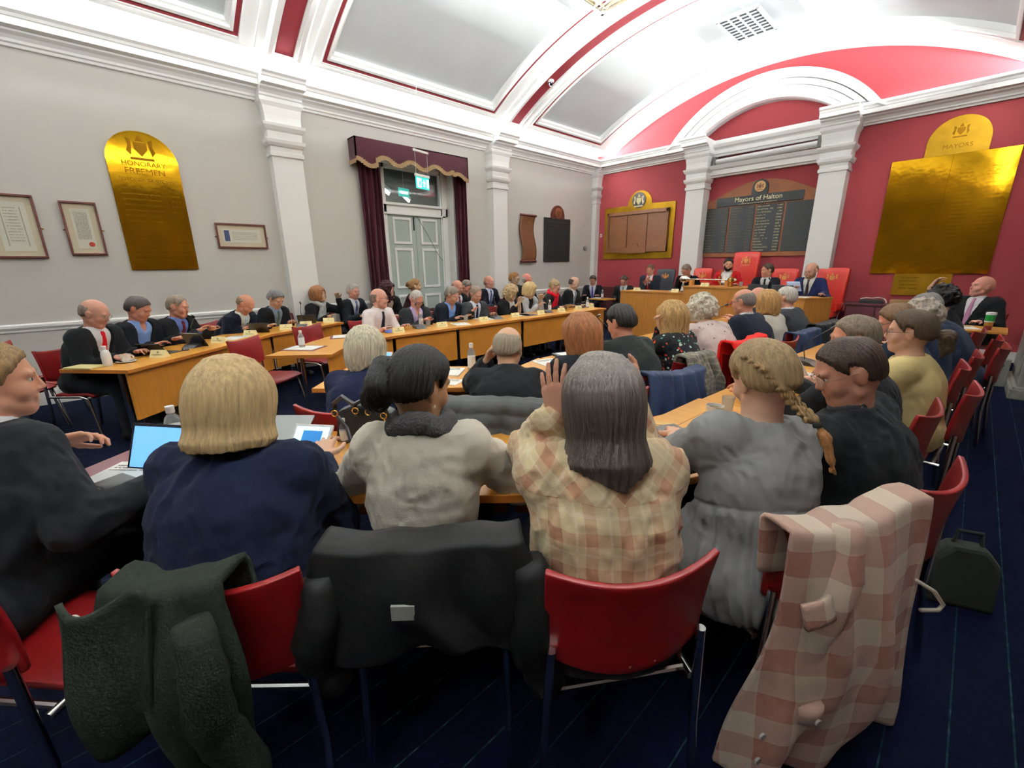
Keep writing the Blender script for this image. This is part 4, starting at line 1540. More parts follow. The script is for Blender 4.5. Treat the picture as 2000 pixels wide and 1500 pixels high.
            zb = -long_ + (0 if hst == 'bob' else .016) * noise3(np.stack([x * 28, y * 28, z * 0], 1), 17) + .02 * np.clip(y * 10, -.3, 1)
            rr = np.interp(z, [-long_ - .02, -long_ * .85, -long_ * .5, 0, .035, .065, .09, .12], [g('flare', 1.0) * .93, g('flare', 1.02), 1.05, 1.0, .965, .85, .66, .3])
            back = g('skb', 1.0)
            q = np.sqrt((x / (.086 + wv)) ** 2 + ((y + .022) / (.098 * back + wv)) ** 2)
            cyl = (q - rr) * .09
            sk = np.maximum(cyl, np.maximum(z - .11, (zb - z) + .02 * np.cos(ang * 3) * (0 if hst == 'bob' else 1)))
            d = smin(d, sk, .06)
            d = np.maximum(d, -(el((0, .02, -.2), (.062, .062, .15)) + .0))
            # open the face
            fw = g('facew', .058)
            face = el((0, .13, -.04), (fw, .10, g('faceh', .105)))
            d = -smin(-d, face, .012)
            if hst == 'curly' or hst == 'shag':
                d = d - .012 * vol * noise3(P * g('cf', 38.0), 3) - .006 * noise3(P * 80, 4)
            if g('fringeh', 1):
                d = smin(d, np.maximum(el((0, .05, .062), (.066, .058, .040)), .052 - z - np.abs(x) * .25), .012)
        # strands
        amp = g('strand', .0016 if near else .002)
        wav = np.sin(ang * (34 if near else 22) + noise3(P * 22, 7) * 2.4 + z * 14)
        if hst == 'short': d = d - .004 * vol * noise3(P * 17, 21)
        d = d - amp * wav - .0035 * noise3(np.stack([x * 30, y * 30, z * 9], 1), 9)
        for pr in g('hextra', []):
            d = smin(d, prim_dist(pr, P) - .002 * noise3(P * 90, 5), g('hk', .012))
        HF.d = d.reshape(sh).astype(np.float32)
        r = surface(HF)
        if r:
            np_mesh('hair', r[0], r[1], mh, T, MH)
        if hst == 'bob' or near and 0:
            pass
    for (nm_, prs, mm, k_) in g('hparts', []):   # ponytail, bun, plait: own meshes in head frame
        lo_, hi_ = mi_bounds(prs, .012)
        BF = Field(*[axis_pts(lo_[i], hi_[i], hv) for i in range(3)])
        for p in prs: BF.add(p, k_)
        P, sh = BF.all()
        BF.d = (BF.d.ravel() - .002 * np.sin(P[:, 0] * 500 + P[:, 2] * 150) - .003 * noise3(P * 60, 2)).reshape(sh).astype(np.float32)
        r = surface(BF)
        if r: np_mesh(nm_, r[0], r[1], mm or mh, T, MH)
    # eyebrows and beard
    if g('brows', 1):
        for sx in (-1, 1):
            b_ = MB()
            b_.tube([(sx * .014, .0905, .025), (sx * .03, .0885, .031), (sx * .047, .078, .026)], [.0028, .0034, .002], 6)
            o = b_.build('eyebrow', mat('brow_%d_%d_%d' % g('bcol', hcol), g('bcol', hcol), rough=.8), T, smooth=2)
            o.matrix_local = MH
    if g('beard'):
        BF = Field(axis_pts(-.09, .09, hv), axis_pts(-.03, .12, hv), axis_pts(-.135, .0, hv))
        P, sh = BF.all()
        D = np.full(len(P), .5)
        for p in H[2:6] + H[8:9]:
            D = smin(D, prim_dist(p[:5] if p[0] == 'c' else p[:3], P), .03)
        D = D - .0035 - .002 * noise3(P * 70, 1)
        x, y, z = P[:, 0], P[:, 1], P[:, 2]
        lim = np.where(np.abs(x) > .045, -.02, -.045)
        D = np.maximum(D, z - lim - .02 * (np.abs(x) > .055))
        D = np.maximum(D, .004 - y)
        mouth = prim_dist(('e', (0, .09, -.057), (.024, .03, .009)), P)
        D = np.maximum(D, -mouth)
        BF.d = D.reshape(sh).astype(np.float32)
        r = surface(BF)
        if r: np_mesh('beard', r[0], r[1], hairm(g('beard')), T, MH)
    if g('glasses'):
        gb = MB()
        for sx in (-1, 1):
            pts = [(sx * .032 + .023 * math.cos(t), .1 - .004 * abs(math.cos(t)), .006 + .017 * math.sin(t)) for t in np.linspace(0, 2 * PI, 17)]
            gb.tube(pts, .0014 if near else .0022, 5, cap=False)
            gb.tube([(sx * .055, .095, .010), (sx * .079, .06, .012), (sx * .084, -.004, .012), (sx * .082, -.02, -.004)], .0015 if near else .0022, 5)
        gb.tube([(-.010, .103, .010), (0, .107, .013), (.010, .103, .010)], .0014, 5)
        o = gb.build('glasses', mat('spec_%s' % str(g('glasses')), g('glasses') if isinstance(g('glasses'), tuple) else (45, 38, 38), rough=.3), T, smooth=2)
        o.matrix_local = MH
        if near:
            for sx in (-1, 1):
                lb = MB(); lb.prism([(sx * .032 + .022 * math.cos(t), .006 + .016 * math.sin(t)) for t in np.linspace(0, 2 * PI, 17)[:-1]], .0985, .0995, fn=lambda a, b, c: (a, c, b))
                o2 = lb.build('lens', m_lens, T)
                o2.matrix_local = MH
    # ---------------- clothes
    outfit = spec['outfit']
    sv = g('cvox', vox * 1.25)
    fold = g('fold', .006)
    seed = int(abs(hx * 31 + hy * 17)) % 50
    def garment(name, prims, infl, m, sleeves=None, vcut=None, zlo=None, collar=None, lapel=0, amp=None, noiseS=(9, 9, 7), extra=None, post=None, nb_cut=.0, v=None, smk=.05, sub_neck=.06):
        """prims inflated; sleeves = (length fraction of forearm) or None; vcut = open V at the chest (halfwidth, depth)"""
        amp = fold if amp is None else amp
        v = v or sv
        L = list(prims)
        arms = []
        if sleeves is not None:
            for (sh_, el_, wr_) in ((shR, elR, wrR), (shL, elL, wrL)):
                if sleeves >= 1:
                    w2 = el_ + (wr_ - el_) * (sleeves - 1)
                    arms += [('c', sh_, el_, .055 * wd ** .5, .046 * wd ** .5), ('c', el_, w2, .046 * wd ** .5, g('cuff', .036))]
                else:
                    arms += [('c', sh_, sh_ + (el_ - sh_) * sleeves, .057 * wd ** .5, .054 * wd ** .5)]
        ex = extra or []
        lo_, hi_ = mi_bounds(L + arms + ex, infl + .035)
        GF = Field(*[axis_pts(lo_[i], hi_[i], v) for i in range(3)])
        for p in L: GF.add(p, smk, infl)
        for p in arms: GF.add(p, .035, infl * .7)
        for p in ex: GF.add(p, .03, 0)
        P, sh = GF.all()
        D = GF.d.ravel()
        if amp:
            n1 = noise3(P * np.array(noiseS) + 3.3, seed)
            n2 = noise3(P * np.array((26, 26, 17)) + noise3(P * 8, seed + 1)[:, None] * 1.5, seed + 2)
            n3_ = noise3(P @ np.array([[.8, .5, -.3], [-.4, .8, .4], [.45, -.2, .85]]) * np.array((34, 11, 20)), seed + 5)
            D = D - amp * .55 * (1 - 2 * np.abs(n1)) - amp * .45 * (1 - 2 * np.abs(n2)) - amp * .4 * (1 - 2 * np.abs(n3_))
        rel = P - nb
        lx, ly, lz = rel @ lat, rel @ fwd, rel @ u2
        # neck opening
        if sub_neck:
            nd = prim_dist(('c', nb - u2 * .0, hc + Rh @ V3(0, -.02, -.06), sub_neck, sub_neck * .95), P)
            D = -smin(-D, nd.astype(np.float32), .012)
        tcap = collar[2] if collar else g('cap', .016)
        if sub_neck:
            ax_ = (P - nb) @ u3
            rd_ = np.sqrt(np.maximum(((P - nb) ** 2).sum(1) - ax_ ** 2, 0))
            tt = ax_ - tcap - 2.5 * np.maximum(rd_ - .088, 0)
            D = -smin(-D, (-tt).astype(np.float32), .008)
        if collar:
            rad, h0, h1 = collar
            cd_ = prim_dist(('c', nb - u2 * .03, nb + u3 * .10, rad, rad * .93), P)
            t = (P - nb) @ u3
            cd_ = np.maximum(cd_, t - h1)
            cd_ = np.maximum(cd_, h0 - t)
            cd_ = np.maximum(cd_, -(cd_ * 0 + prim_dist(('c', nb - u2 * .03, nb + u3 * .10, rad - .010, rad * .93 - .010), P)))
            D = smin(D, cd_, .006)
        if vcut:
            hw, dep = vcut
            sdn = -lz
            wv_ = np.where(sdn < 0, hw, hw * (1 - sdn / dep))
            dv = np.abs(lx) - wv_
            if lapel:
                lp = np.clip(1 - np.abs(dv - .03) / .03, 0, 1) * (sdn < dep * 1.05) * (ly > 0)
                D = D - .004 * np.minimum(1, lp * 3)
            cut = np.maximum(dv, -(ly - .0))
            D = np.maximum(D, -np.maximum(cut, sdn - dep))
        if zlo is not None:
            D = np.maximum(D, zlo - P[:, 2])
        if post:
            D = post(D, P, lx, ly, lz)
        GF.d = D.reshape(sh).astype(np.float32)
        r = surface(GF)
        if r:
            return np_mesh(name, r[0], r[1], m, T)
    kind = outfit[0]
    trc = g('trousers', (30, 31, 38))
    garment('trousers', legs[0:2] + legs[3:5] + [torso[0]], .012, cloth(trc), sub_neck=0, v=sv * 1.3, amp=.004)
    for sx, k in ((-1, 2), (1, 5)):
        garment('shoe', [legs[k]], .008, mat('shoe_black', (22, 20, 20), rough=.4), sub_neck=0, v=sv * 1.3, amp=0)
    def tie(c, w0=.02, w1=.045, ln=.36, infl=.018):
        def post(D, P, lx, ly, lz):
            s_ = -lz
            wv_ = np.interp(s_, [-.03, .0, .02, .03, ln * .9, ln], [.016, .019, .014, w0 * .8, w1 * .85, .002])
            D = np.maximum(D, np.abs(lx + g('tiex', 0)) - wv_)
            D = np.maximum(D, .02 - ly)
            D = np.maximum(D, np.maximum(s_ - ln, -s_ - .02))
            return D
        o = garment('tie', torso[:5], infl, c if not isinstance(c, tuple) else cloth(c, rough=.5), sub_neck=.052, amp=0, post=post, v=min(sv, .008))
    def lanyard(c):
        lb = MB()
        for sx in (-1, 1):
            lb.tube([tuple(nb + lat * sx * .07 + fwd * .0 + u2 * .02), tuple(nb + lat * sx * .08 + fwd * .09 - u2 * .06), tuple(ch + lat * sx * .03 + fwd * .15 - u2 * .05)], .004, 5)
        lb.build('lanyard', cloth(c), T, smooth=2)
        bb = ch + fwd * .155 - u2 * .1
        cb = MB(); cb.box((-.03, -.003, -.045), (.03, .003, .045))
        o = cb.build('badge', m_white, T); o.location = tuple(bb); o.rotation_euler = (-lean, 0, 0)
    if kind in ('suit', 'opensuit'):
        jc, sc_ = outfit[1], outfit[2]
        jm = jc if not isinstance(jc, tuple) else cloth(jc)
        sm = sc_ if not isinstance(sc_, tuple) else cloth(sc_, rough=.8, bump=.05)
        garment('shirt', torso[2:5] + torso[1:2], .008, sm, collar=(.066, .0, .045), amp=.002, sub_neck=.055, vcut=(.03, .05) if kind == 'opensuit' else None)
        for (el_, wr_) in ((elR, wrR), (elL, wrL)):
            dd = nrm(wr_ - el_)
            cb = MB()
            p0 = wr_ - dd * .035
            cb.tube([tuple(p0), tuple(wr_ + dd * .002)], [.0345, .033], 14)
            cb.build('shirt_cuff', sm, T, smooth=2)
        if len(outfit) > 3 and outfit[3]:
            tie(outfit[3])
        garment('jacket', torso, .022, jm, sleeves=1.88, vcut=g('vcut', (.085, .36)), collar=(.080, -.02, g('jcol', .010)), lapel=1, sub_neck=.064, zlo=seat + .0)
    elif kind in ('top', 'dress', 'knit'):
        tc_ = outfit[1]
        tm = tc_ if not isinstance(tc_, tuple) else cloth(tc_, bump=.2)
        garment('top', torso, g('tinfl', .018), tm, sleeves=g('sleeve', 1.85), sub_neck=g('neckr', .066), zlo=g('hem', seat + .0), extra=g('textra'), post=g('tpost'), collar=g('tcollar'))
    elif kind == 'shirt':
        tm = cloth(outfit[1], rough=.8, bump=.05)
        garment('shirt', torso, .014, tm, sleeves=g('sleeve', .8), collar=(.068, .0, .042), sub_neck=.056)
        if len(outfit) > 2 and outfit[2]:
            tie(outfit[2], infl=.03)
    elif kind == 'cardigan':   # open cardigan or blazer over a plain top
        tm = outfit[1] if not isinstance(outfit[1], tuple) else cloth(outfit[1])
        um = outfit[2] if not isinstance(outfit[2], tuple) else cloth(outfit[2])
        garment('top', torso[1:5], .008, um, sub_neck=.062, amp=.002)
        garment('cardigan', torso, .022, tm, sleeves=1.88, vcut=g('vcut', (.07, .45)), sub_neck=.068, zlo=seat + .0)
    if g('scarf'):
        sc = g('scarf')
        n_ = 16
        ring = [tuple(nb + u3 * (.03 + .012 * math.sin(3 * t)) + lat * math.cos(t) * .085 + fwd * (math.sin(t) * .085 + .0)) for t in np.linspace(0, 2 * PI, n_)]
        prs = [('c', np.array(ring[i]), np.array(ring[i + 1]), .032, .032) for i in range(n_ - 1)]
        if g('scarfdrop', 1):
            prs += [('c', nb + fwd * .09 + lat * .02, ch + fwd * .15 + lat * .05 - u2 * .02, .035, .04), ('c', nb + fwd * .09 - lat * .03, ch + fwd * .15 - lat * .03, .035, .04)]
        lo_, hi_ = mi_bounds(prs, .02)
        SF = Field(*[axis_pts(lo_[i], hi_[i], sv) for i in range(3)])
        for p in prs: SF.add(p, .02)
        P, sh = SF.all()
        SF.d = (SF.d.ravel() - .008 * noise3(P * 30, 6)).reshape(sh).astype(np.float32)
        r = surface(SF)
        np_mesh('scarf', r[0], r[1], sc if not isinstance(sc, tuple) else cloth(sc), T)
    if g('lanyard'):
        lanyard(g('lanyard'))
    for fn in g('props', []):
        fn(T, dict(nb=nb, ch=ch, lat=lat, fwd=fwd, u2=u2, u3=u3, hc=hc, Rh=Rh, MH=MH, wrR=wrR, wrL=wrL, shR=shR, shL=shL, pel=pel, elR=elR, elL=elL))
    if g('chair', 1) and not spec.get('base'):
        pass
    T['_seat'] = 0
    del T['_seat']
    return T, (rx, ry, fa), dict(nb=nb, ch=ch, lat=lat, fwd=fwd, u2=u2, u3=u3, hc=hc, Rh=Rh, wrR=wrR, wrL=wrL, shR=shR, shL=shL, pel=pel)
# ============================================================ THE CAST
NAVY, BLACK, CHAR, GREYS = (24, 28, 44), (22, 22, 26), (38, 40, 46), (66, 68, 74)
WHITE, BLUE = (214, 214, 216), (120, 150, 205)
GREYH, WHITEH, BROWNH, DARKH, BLOND = (120, 116, 112), (205, 202, 192), (92, 64, 42), (34, 27, 25), (205, 168, 104)
PALE, PINK, RUDDY = (206, 156, 130), (214, 142, 122), (196, 128, 104)
gR = 'councillors and guests round the tables'
SEATS = {}
def seated(spec, ch=True, chpos=None, chlab=None):
    T, (x, y, a), S = person(spec)
    SEATS[spec['who']] = (x, y, a)
    if ch:
        if chpos:
            x, y, a = chpos[0], chpos[1], math.radians(chpos[2])
        chair(x, y, a, chlab or 'red stacking chair under the ' + spec['who'])
    return T, (x, y, a), S

# ---- outer left table, facing the camera side
L = []
def P(**k):
    L.append(k)
P(who='man with the bright red tie', label='person, balding in dark suit, white shirt and bright red tie, head bowed over table', head=(-5.35, -.06, 1.15), face=-46, look=(18, 24, 0), lean=14, w=1.2, belly=.5,
  outfit=('suit', (26, 27, 32), WHITE, (200, 24, 34)), hair='fringe', hcol=(132, 116, 104), glasses=(150, 130, 110), skin=(206, 140, 122), vox=.008, rh=(.14, .44, .78), lh=(-.12, .40, .78))
P(who='man in open blue shirt at the outer left table', label='person, cropped grey hair, dark jacket over open light blue shirt, typing on a tablet', head=(-5.75, .26, 1.14), face=-46, look=(12, 26, 0), lean=16, w=1.2,
  outfit=('opensuit', (22, 24, 34), BLUE), hair='short', hcol=(96, 86, 80), skin=(204, 130, 108), rh=(.10, .40, .79), lh=(-.2, .36, .80), vcut=(.10, .5))
P(who='balding man with the dark red tie', label='person, balding with blue shirt and dark red tie, fingers raised over a tablet stand', head=(-6.05, .61, 1.12), face=-48, look=(12, 14, 0), lean=16, w=1.1,
  outfit=('suit', (24, 24, 30), (96, 118, 176), (92, 24, 32)), hair='thin', hcol=(140, 126, 112), skin=(204, 134, 112), rh=(.05, .46, .86), lh=(-.14, .44, .84))
P(who='stooping man with the pale blue tie', label='person, bald on top, navy suit and pale blue tie, stooping forward to read', head=(-6.35, 1.33, 1.08), face=-52, look=(10, 44, 0), lean=34, slump=14, w=1.15,
  outfit=('suit', (20, 26, 48), (205, 214, 205), (170, 200, 226)), hair='fringe', hcol=(134, 112, 92), skin=(212, 138, 112), rh=(.12, .42, .78), lh=(-.14, .42, .78))
P(who='thick grey-haired man with the green lanyard', label='person, thick grey hair, dark suit, grey shirt and green tie, looking down', head=(-6.6, 1.76, 1.11), face=-60, look=(-8, 30, 0), lean=20, w=1.2,
  outfit=('suit', (24, 26, 32), (108, 122, 142), (78, 92, 80)), hair='short', hcol=(128, 128, 130), hvol=1.8, skin=(206, 150, 130), rh=(.28, .36, .78), lh=(-.05, .40, .78))
P(who='woman with the brown bob', label='person, short brown bob, grey-white scarf, holding spectacles up beside her face', head=(-6.95, 2.46, 1.12), face=-62, look=(14, -8, 0), lean=10, w=.95, jaw=.9,
  outfit=('top', (24, 25, 30)), hair='bob', hcol=(142, 92, 58), hlen=.085, scarf=(176, 180, 178), skin=PALE, rh=(.14, .42, .8), lh=(-.2, .36, 1.06), lcurl=.8, faceh=.12)
P(who='grey-haired man before the maroon curtain', label='person, white-grey hair, dark suit and blue tie, seated left of the maroon curtain', head=(-6.95, 3.02, 1.14), face=-70, look=(0, 8, 0), lean=8, w=1.1,
  outfit=('suit', (30, 33, 42), WHITE, (70, 80, 120)), hair='short', hcol=(188, 182, 176), skin=(210, 142, 124))
# ---- inner left table
P(who='white-shirted man', label='person in white short-sleeved shirt and dark navy tie with lanyard, looking off to the right', head=(-5.22, 2.60, 1.13), face=-74, look=(40, 2, 0), lean=10, w=1.15, hs=1.04, vox=.008,
  outfit=('shirt', (226, 220, 222), (30, 36, 58)), hair='fringe', hcol=(120, 104, 94), glasses=(60, 60, 90), skin=(212, 148, 130), rh=(.18, .40, .78), lh=(-.14, .42, .78), sleeve=.8, lanyard=(30, 30, 36))
P(who='man in open lavender shirt', label='person, white hair, charcoal suit and open lavender shirt, looking down at his hands', head=(-5.3, 3.19, 1.08), face=-88, look=(0, 32, 0), lean=16, w=1.25,
  outfit=('opensuit', (48, 50, 56), (186, 170, 212)), hair='thin', hcol=(200, 196, 190), glasses=1, skin=(214, 140, 124), rh=(.1, .42, .79), lh=(-.04, .40, .80), vcut=(.09, .42))
P(who='man in open bright blue shirt', label='person, grey hair, navy suit over bright blue open shirt, leaning in and looking down', head=(-5.35, 3.83, 1.10), face=-82, look=(20, 24, 0), lean=22, w=1.3,
  outfit=('opensuit', (24, 30, 46), (128, 168, 236)), hair='short', hcol=(134, 126, 116), skin=(204, 142, 120), rh=(.12, .46, .78), lh=(-.14, .44, .78), vcut=(.08, .5), glasses=1)
P(who='man in the grey suit with striped tie', label='person, thinning hair, mid-grey suit, striped dark tie and pale shirt, head bowed', head=(-5.35, 4.29, 1.09), face=-90, look=(-6, 26, 0), lean=14, w=1.3,
  outfit=('suit', (66, 68, 74), (206, 212, 226), (38, 52, 84)), hair='thin', hcol=(150, 132, 118), skin=(208, 140, 122), rh=(.24, .40, .86), lh=(-.12, .42, .78), lanyard=(210, 210, 214))
P(who='curly blonde-grey woman in black', label='person, curly blonde-grey hair, black jacket, holding one hand up at her chest', head=(-5.35, 5.05, 1.08), face=-88, look=(16, 18, 0), lean=12, w=1.05, jaw=.9,
  outfit=('cardigan', (20, 20, 24), (210, 206, 200)), hair='curly', hcol=(196, 172, 132), hlen=.09, skin=PALE, rh=(.1, .36, .86), lh=(-.04, .32, .92), lcurl=.8)
P(who='blonde woman in pale grey jacket', label='person, blonde bob, pale grey jacket over black top, holding a pen', head=(-5.4, 5.56, 1.10), face=-84, look=(20, 10, 0), lean=12, w=1.05, jaw=.9,
  outfit=('cardigan', (168, 170, 174), (24, 24, 30)), hair='bob', hcol=(222, 192, 138), hlen=.10, skin=PALE, rh=(.08, .42, .84), lh=(-.06, .36, .94), lcurl=.8)
P(who='woman with the red scarf', label='person, hair pinned up, dark cardigan and bright red scarf, reading a paper', head=(-5.4, 6.22, 1.12), face=-84, look=(16, 22, 0), lean=12, w=1.0, jaw=.9,
  outfit=('top', (44, 44, 44)), hair='up', hcol=(176, 152, 116), scarf=(180, 18, 38), glasses=1, skin=(212, 148, 130), hextra=[('e', (0, -.06, .12), (.035, .035, .03))])
P(who='bald man with the grey tie', label='person, bald with grey sides, dark suit and grey-blue tie, seated at table end', head=(-5.4, 6.80, 1.17), face=-80, look=(22, 26, 0), lean=10, w=1.15,
  outfit=('suit', (24, 25, 30), WHITE, (128, 146, 162)), hair='fringe', hcol=(86, 74, 68), skin=(212, 160, 138))
# ---- wall row behind
P(who='auburn-haired woman by the curtain', label='person, long auburn hair, black jacket, beige scarf and lanyard, before the green door', head=(-6.6, 3.45, 1.17), face=-80, look=(20, 0, 0), lean=6, w=.95, jaw=.9,
  outfit=('cardigan', (20, 20, 24), (196, 170, 150)), hair='shag', hcol=(70, 24, 24), hlen=.2, skin=(212, 150, 134), lanyard=(40, 60, 120), bcol=(60, 30, 26))
P(who='woman with hair pinned up in maroon', label='person, light brown hair pinned up, maroon top, turned away before the green door', head=(-6.6, 3.97, 1.19), face=-50, look=(20, 0, 0), lean=6, w=.95, jaw=.9,
  outfit=('top', (70, 26, 36)), hair='up', hcol=(150, 112, 72), skin=PALE, hextra=[('e', (0, -.11, .05), (.05, .045, .04)), ('e', (-.04, -.12, .02), (.03, .05, .03))])
P(who='pink-faced man behind the blue-shirted man', label='person, pink bald head half hidden behind the man in bright blue shirt', head=(-6.25, 4.60, 1.16), face=-86, look=(10, 16, 0), lean=6, w=1.15, outfit=('suit', (28, 30, 36), (200, 206, 214), (120, 40, 60)), hair='fringe', hcol=(160, 130, 108), skin=(214, 140, 124))
P(who='grizzled man looking down by the wall', label='person, cropped grizzled hair, grey suit, looking down in the wall row', head=(-6.6, 5.07, 1.14), face=-86, look=(10, 30, 0), lean=12, w=1.05, outfit=('opensuit', (72, 74, 76), (50, 44, 44)), hair='short', hcol=(124, 116, 106), skin=(204, 132, 112))
P(who='bald man with the lanyard in the wall row', label='person, bald, navy suit with white lanyard card, sitting upright by the wall', head=(-6.5, 5.55, 1.21), face=-86, look=(14, 0, 0), lean=4, w=1.1, outfit=('suit', (24, 27, 44), (198, 204, 218), (60, 70, 110)), hair='fringe', bald=.03, hcol=(170, 130, 110), skin=(214, 140, 124), lanyard=(214, 214, 216))
P(who='sandy-haired person with glasses', label='person, sandy brown hair and glasses, half hidden behind the curly woman', head=(-6.6, 6.33, 1.25), face=-84, look=(16, 6, 0), lean=6, w=.95, outfit=('suit', (50, 44, 44), (180, 170, 160), (60, 50, 50)), hair='short', hvol=1.8, hcol=(168, 122, 74), glasses=1, skin=PALE)
P(who='pink-faced man looking up by the wall', label='person, white hair and pink face tilted up, dark suit, by the far wall pilaster', head=(-6.7, 6.81, 1.23), face=-80, look=(20, -14, 0), lean=2, w=1.1, outfit=('suit', (24, 25, 30), WHITE, (40, 44, 60)), hair='fringe', hcol=(206, 200, 194), skin=(222, 130, 118))
# ---- corner
P(who='young man in the corner', label='person, short dark hair, dark suit and violet tie, seated at the room corner', head=(-6.72, 9.22, 1.13), face=-150, look=(0, 20, 0), lean=8, w=1.05, outfit=('suit', (24, 26, 34), (208, 210, 220), (70, 60, 140)), hair='short', hcol=(66, 52, 44), skin=(196, 132, 112))
P(who='man against the red wall', label='person, brown hair, charcoal suit open over white shirt, against red wall left of dais', head=(-5.92, 9.40, 1.13), face=-165, look=(0, 30, 0), lean=8, w=1.1, outfit=('suit', (44, 46, 50), (196, 200, 206), (70, 90, 70)), hair='short', hcol=(96, 78, 62), skin=(190, 118, 100), rh=(.18, .25, .7), lh=(-.2, .25, .7))
for k in L[:]:
    T, (x, y, a), S = seated(k)
L.clear()
# ---- dais
DB = .18
def ribbon(c):
    def f(T, S):
        g = MB()
        nb, ch, lat, fw, u2 = S['nb'], S['ch'], S['lat'], S['fwd'], S['u2']
        for sx in (-1, 1):
            g.tube([tuple(nb + lat * sx * .075 + u2 * .03), tuple(nb + lat * sx * .085 + fw * .11 - u2 * .05), tuple(ch + lat * sx * .02 + fw * .165 - u2 * .02)], .016, 6)
        g.build('ribbon', cloth(c), T, smooth=2)
        b_ = MB().lathe([(.03, 0), (.03, .01), (.02, .014)], 12).build('medal', m_crestg, T)
        b_.location = tuple(ch + fw * .165 - u2 * .06); b_.rotation_euler = (PI / 2, 0, 0)
    return f
def chain(T, S):
    nb, ch, lat, fw, u2 = S['nb'], S['ch'], S['lat'], S['fwd'], S['u2']
    mg = mat('chain_gold', (236, 206, 120), rough=.25, metal=.9)
    for sx in (-1, 1):
        for k in range(9):
            t = k / 8
            p = nb + lat * sx * (.10 + .06 * math.sin(t * 2.6) - .09 * t) + fw * (.03 + .15 * min(1, t * 1.6)) - u2 * (-.03 + .25 * t)
            g = MB(); g.lathe([(.014, -.006), (.02, 0), (.014, .006)], 8)
            o = g.build('chain_link', mg, T); o.location = tuple(p); o.rotation_euler = (PI / 2, 0, sx * .3)
    p = ch + fw * .18 - u2 * .06
    g = MB(); g.lathe([(.045, -.004), (.045, .006), (.03, .012)], 14)
    o = g.build('badge_of_office', mg, T); o.location = tuple(p); o.rotation_euler = (PI / 2, 0, 0)
    g = MB(); g.grid(lambda a, b: tuple(nb + lat * ((a - .5) * (.11 + .05 * b)) + fw * (.075 + .09 * b) - u2 * (.0 + .17 * b) + fw * .008 * math.sin(a * 30)), 20, 8)
    g.build('lace_jabot', m_white, T, smooth=2, solid=.006)
D = [
 dict(who='a', label='person, receding brown hair, dark suit with red ribbon of office, at left of dais', head=(-5.10, 9.15, 1.39), face=-172, look=(0, 22, 0), lean=10, w=1.1, base=DB, outfit=('suit', (44, 52, 66), WHITE, (120, 30, 50)), hair='thin', hcol=(104, 76, 54), skin=(204, 136, 114), rh=(.06, .3, .92), lh=(-.06, .32, .96), props=[ribbon((224, 44, 36))]),
 dict(who='b', label='person in black gown with grey hair, leaning forward behind the silver mace', head=(-4.25, 9.12, 1.38), face=180, look=(-20, 30, 0), lean=26, w=1.05, base=DB, outfit=('top', (20, 20, 22)), hair='short', hcol=(126, 108, 98), glasses=1, skin=(200, 126, 108), scarfdrop=0),
 dict(who='mayor', label='person in scarlet robe, gold chain of office and white lace, dark hair and beard', head=(-3.42, 9.15, 1.49), face=180, look=(24, 6, 0), lean=2, w=1.25, base=DB, seat=.5, outfit=('suit', (156, 20, 26), (206, 206, 208)), vcut=(.11, .4), hair='short', hcol=(44, 34, 32), beard=(52, 40, 36), skin=(200, 140, 116), props=[chain], rh=(.26, .3, .94), lh=(-.26, .3, .94)),
 dict(who='d', label='person, brown hair, black suit, white shirt and green tie, looking across from the dais', head=(-2.71, 9.15, 1.38), face=180, look=(-45, 4, 0), lean=4, w=1.05, base=DB, outfit=('suit', (24, 26, 36), WHITE, (24, 60, 50)), hair='short', hcol=(84, 62, 46), skin=(206, 136, 112)),
 dict(who='e', label='person, bald and bearded, bright navy suit, holding a sheet at right end of dais', head=(-2.0, 9.1, 1.38), face=175, look=(-15, 22, 0), lean=4, w=1.35, belly=.6, base=DB, hs=1.08, outfit=('suit', (28, 38, 88), (206, 208, 200), (70, 52, 60)), hair='fringe', hcol=(134, 104, 82), beard=(150, 110, 84), skin=(212, 148, 128), lh=(-.30, .38, .82), rh=(.1, .36, .90)),
]
for k in D:
    person(k)
throne(-5.0, 9.32, DB, .46, 1.40, PI - .1, 'dark blue-black covered dais chair behind the ribboned man', mat('dark_cover', (16, 18, 30)))
throne(-5.18, 9.40, DB, .40, 1.42, PI, 'orange-red chair with crest behind the man with red ribbon') if 0 else None
throne(-4.15, 9.35, DB, .42, 1.42, PI - .08, 'orange-red leather chair behind the gowned person')
throne(-3.31, 9.42, DB, .50, 1.74, PI - .05, 'tall orange-red leather throne with gilt crest behind the robed person')
throne(-2.58, 9.42, DB, .46, 1.41, PI - .06, 'orange-red leather chair with crest, second from right on the dais')
throne(-1.82, 9.38, DB, .50, 1.42, PI - .1, 'orange-red leather chair behind the bald bearded man')

# ---- inner right row, backs to the camera
CHP = {'curly white-haired woman in pale blouse': (-1.42, 3.62, 84), 'long blonde woman in black floral top': (-1.54, 3.12, 80)}
P(who='white-haired woman in navy', label='person seen from behind, white bobbed hair and navy jacket, at the inner table', head=(-2.43, 1.10, 1.05), face=42, look=(-6, 12, 0), lean=20, w=1.15, vox=.007, jaw=.9, outfit=('top', (24, 32, 70)), hair='wave', hlen=.105, hvol=1.25, hcol=(222, 214, 188), neckr=.07, tcollar=(.075, -.02, .04))
P(who='balding man holding his cheek', label='person seen from behind, balding grey head, charcoal suit, left hand at his cheek', head=(-1.85, 1.72, 1.05), face=42, look=(-18, 14, 0), lean=20, w=1.3, vox=.007, outfit=('suit', (30, 31, 35), (60, 60, 70)), hair='fringe', bald=.085, hcol=(176, 164, 146), hmat=hairm((168, 156, 138), .15), skin=(218, 160, 132), lhw=(-1.985, 1.655, .955), lcurl=.5, ldir=(.35, -.05, .9), lpalm=(.9, -.2, .0), poleL=(-.5, .3, -1), jcol=.045)
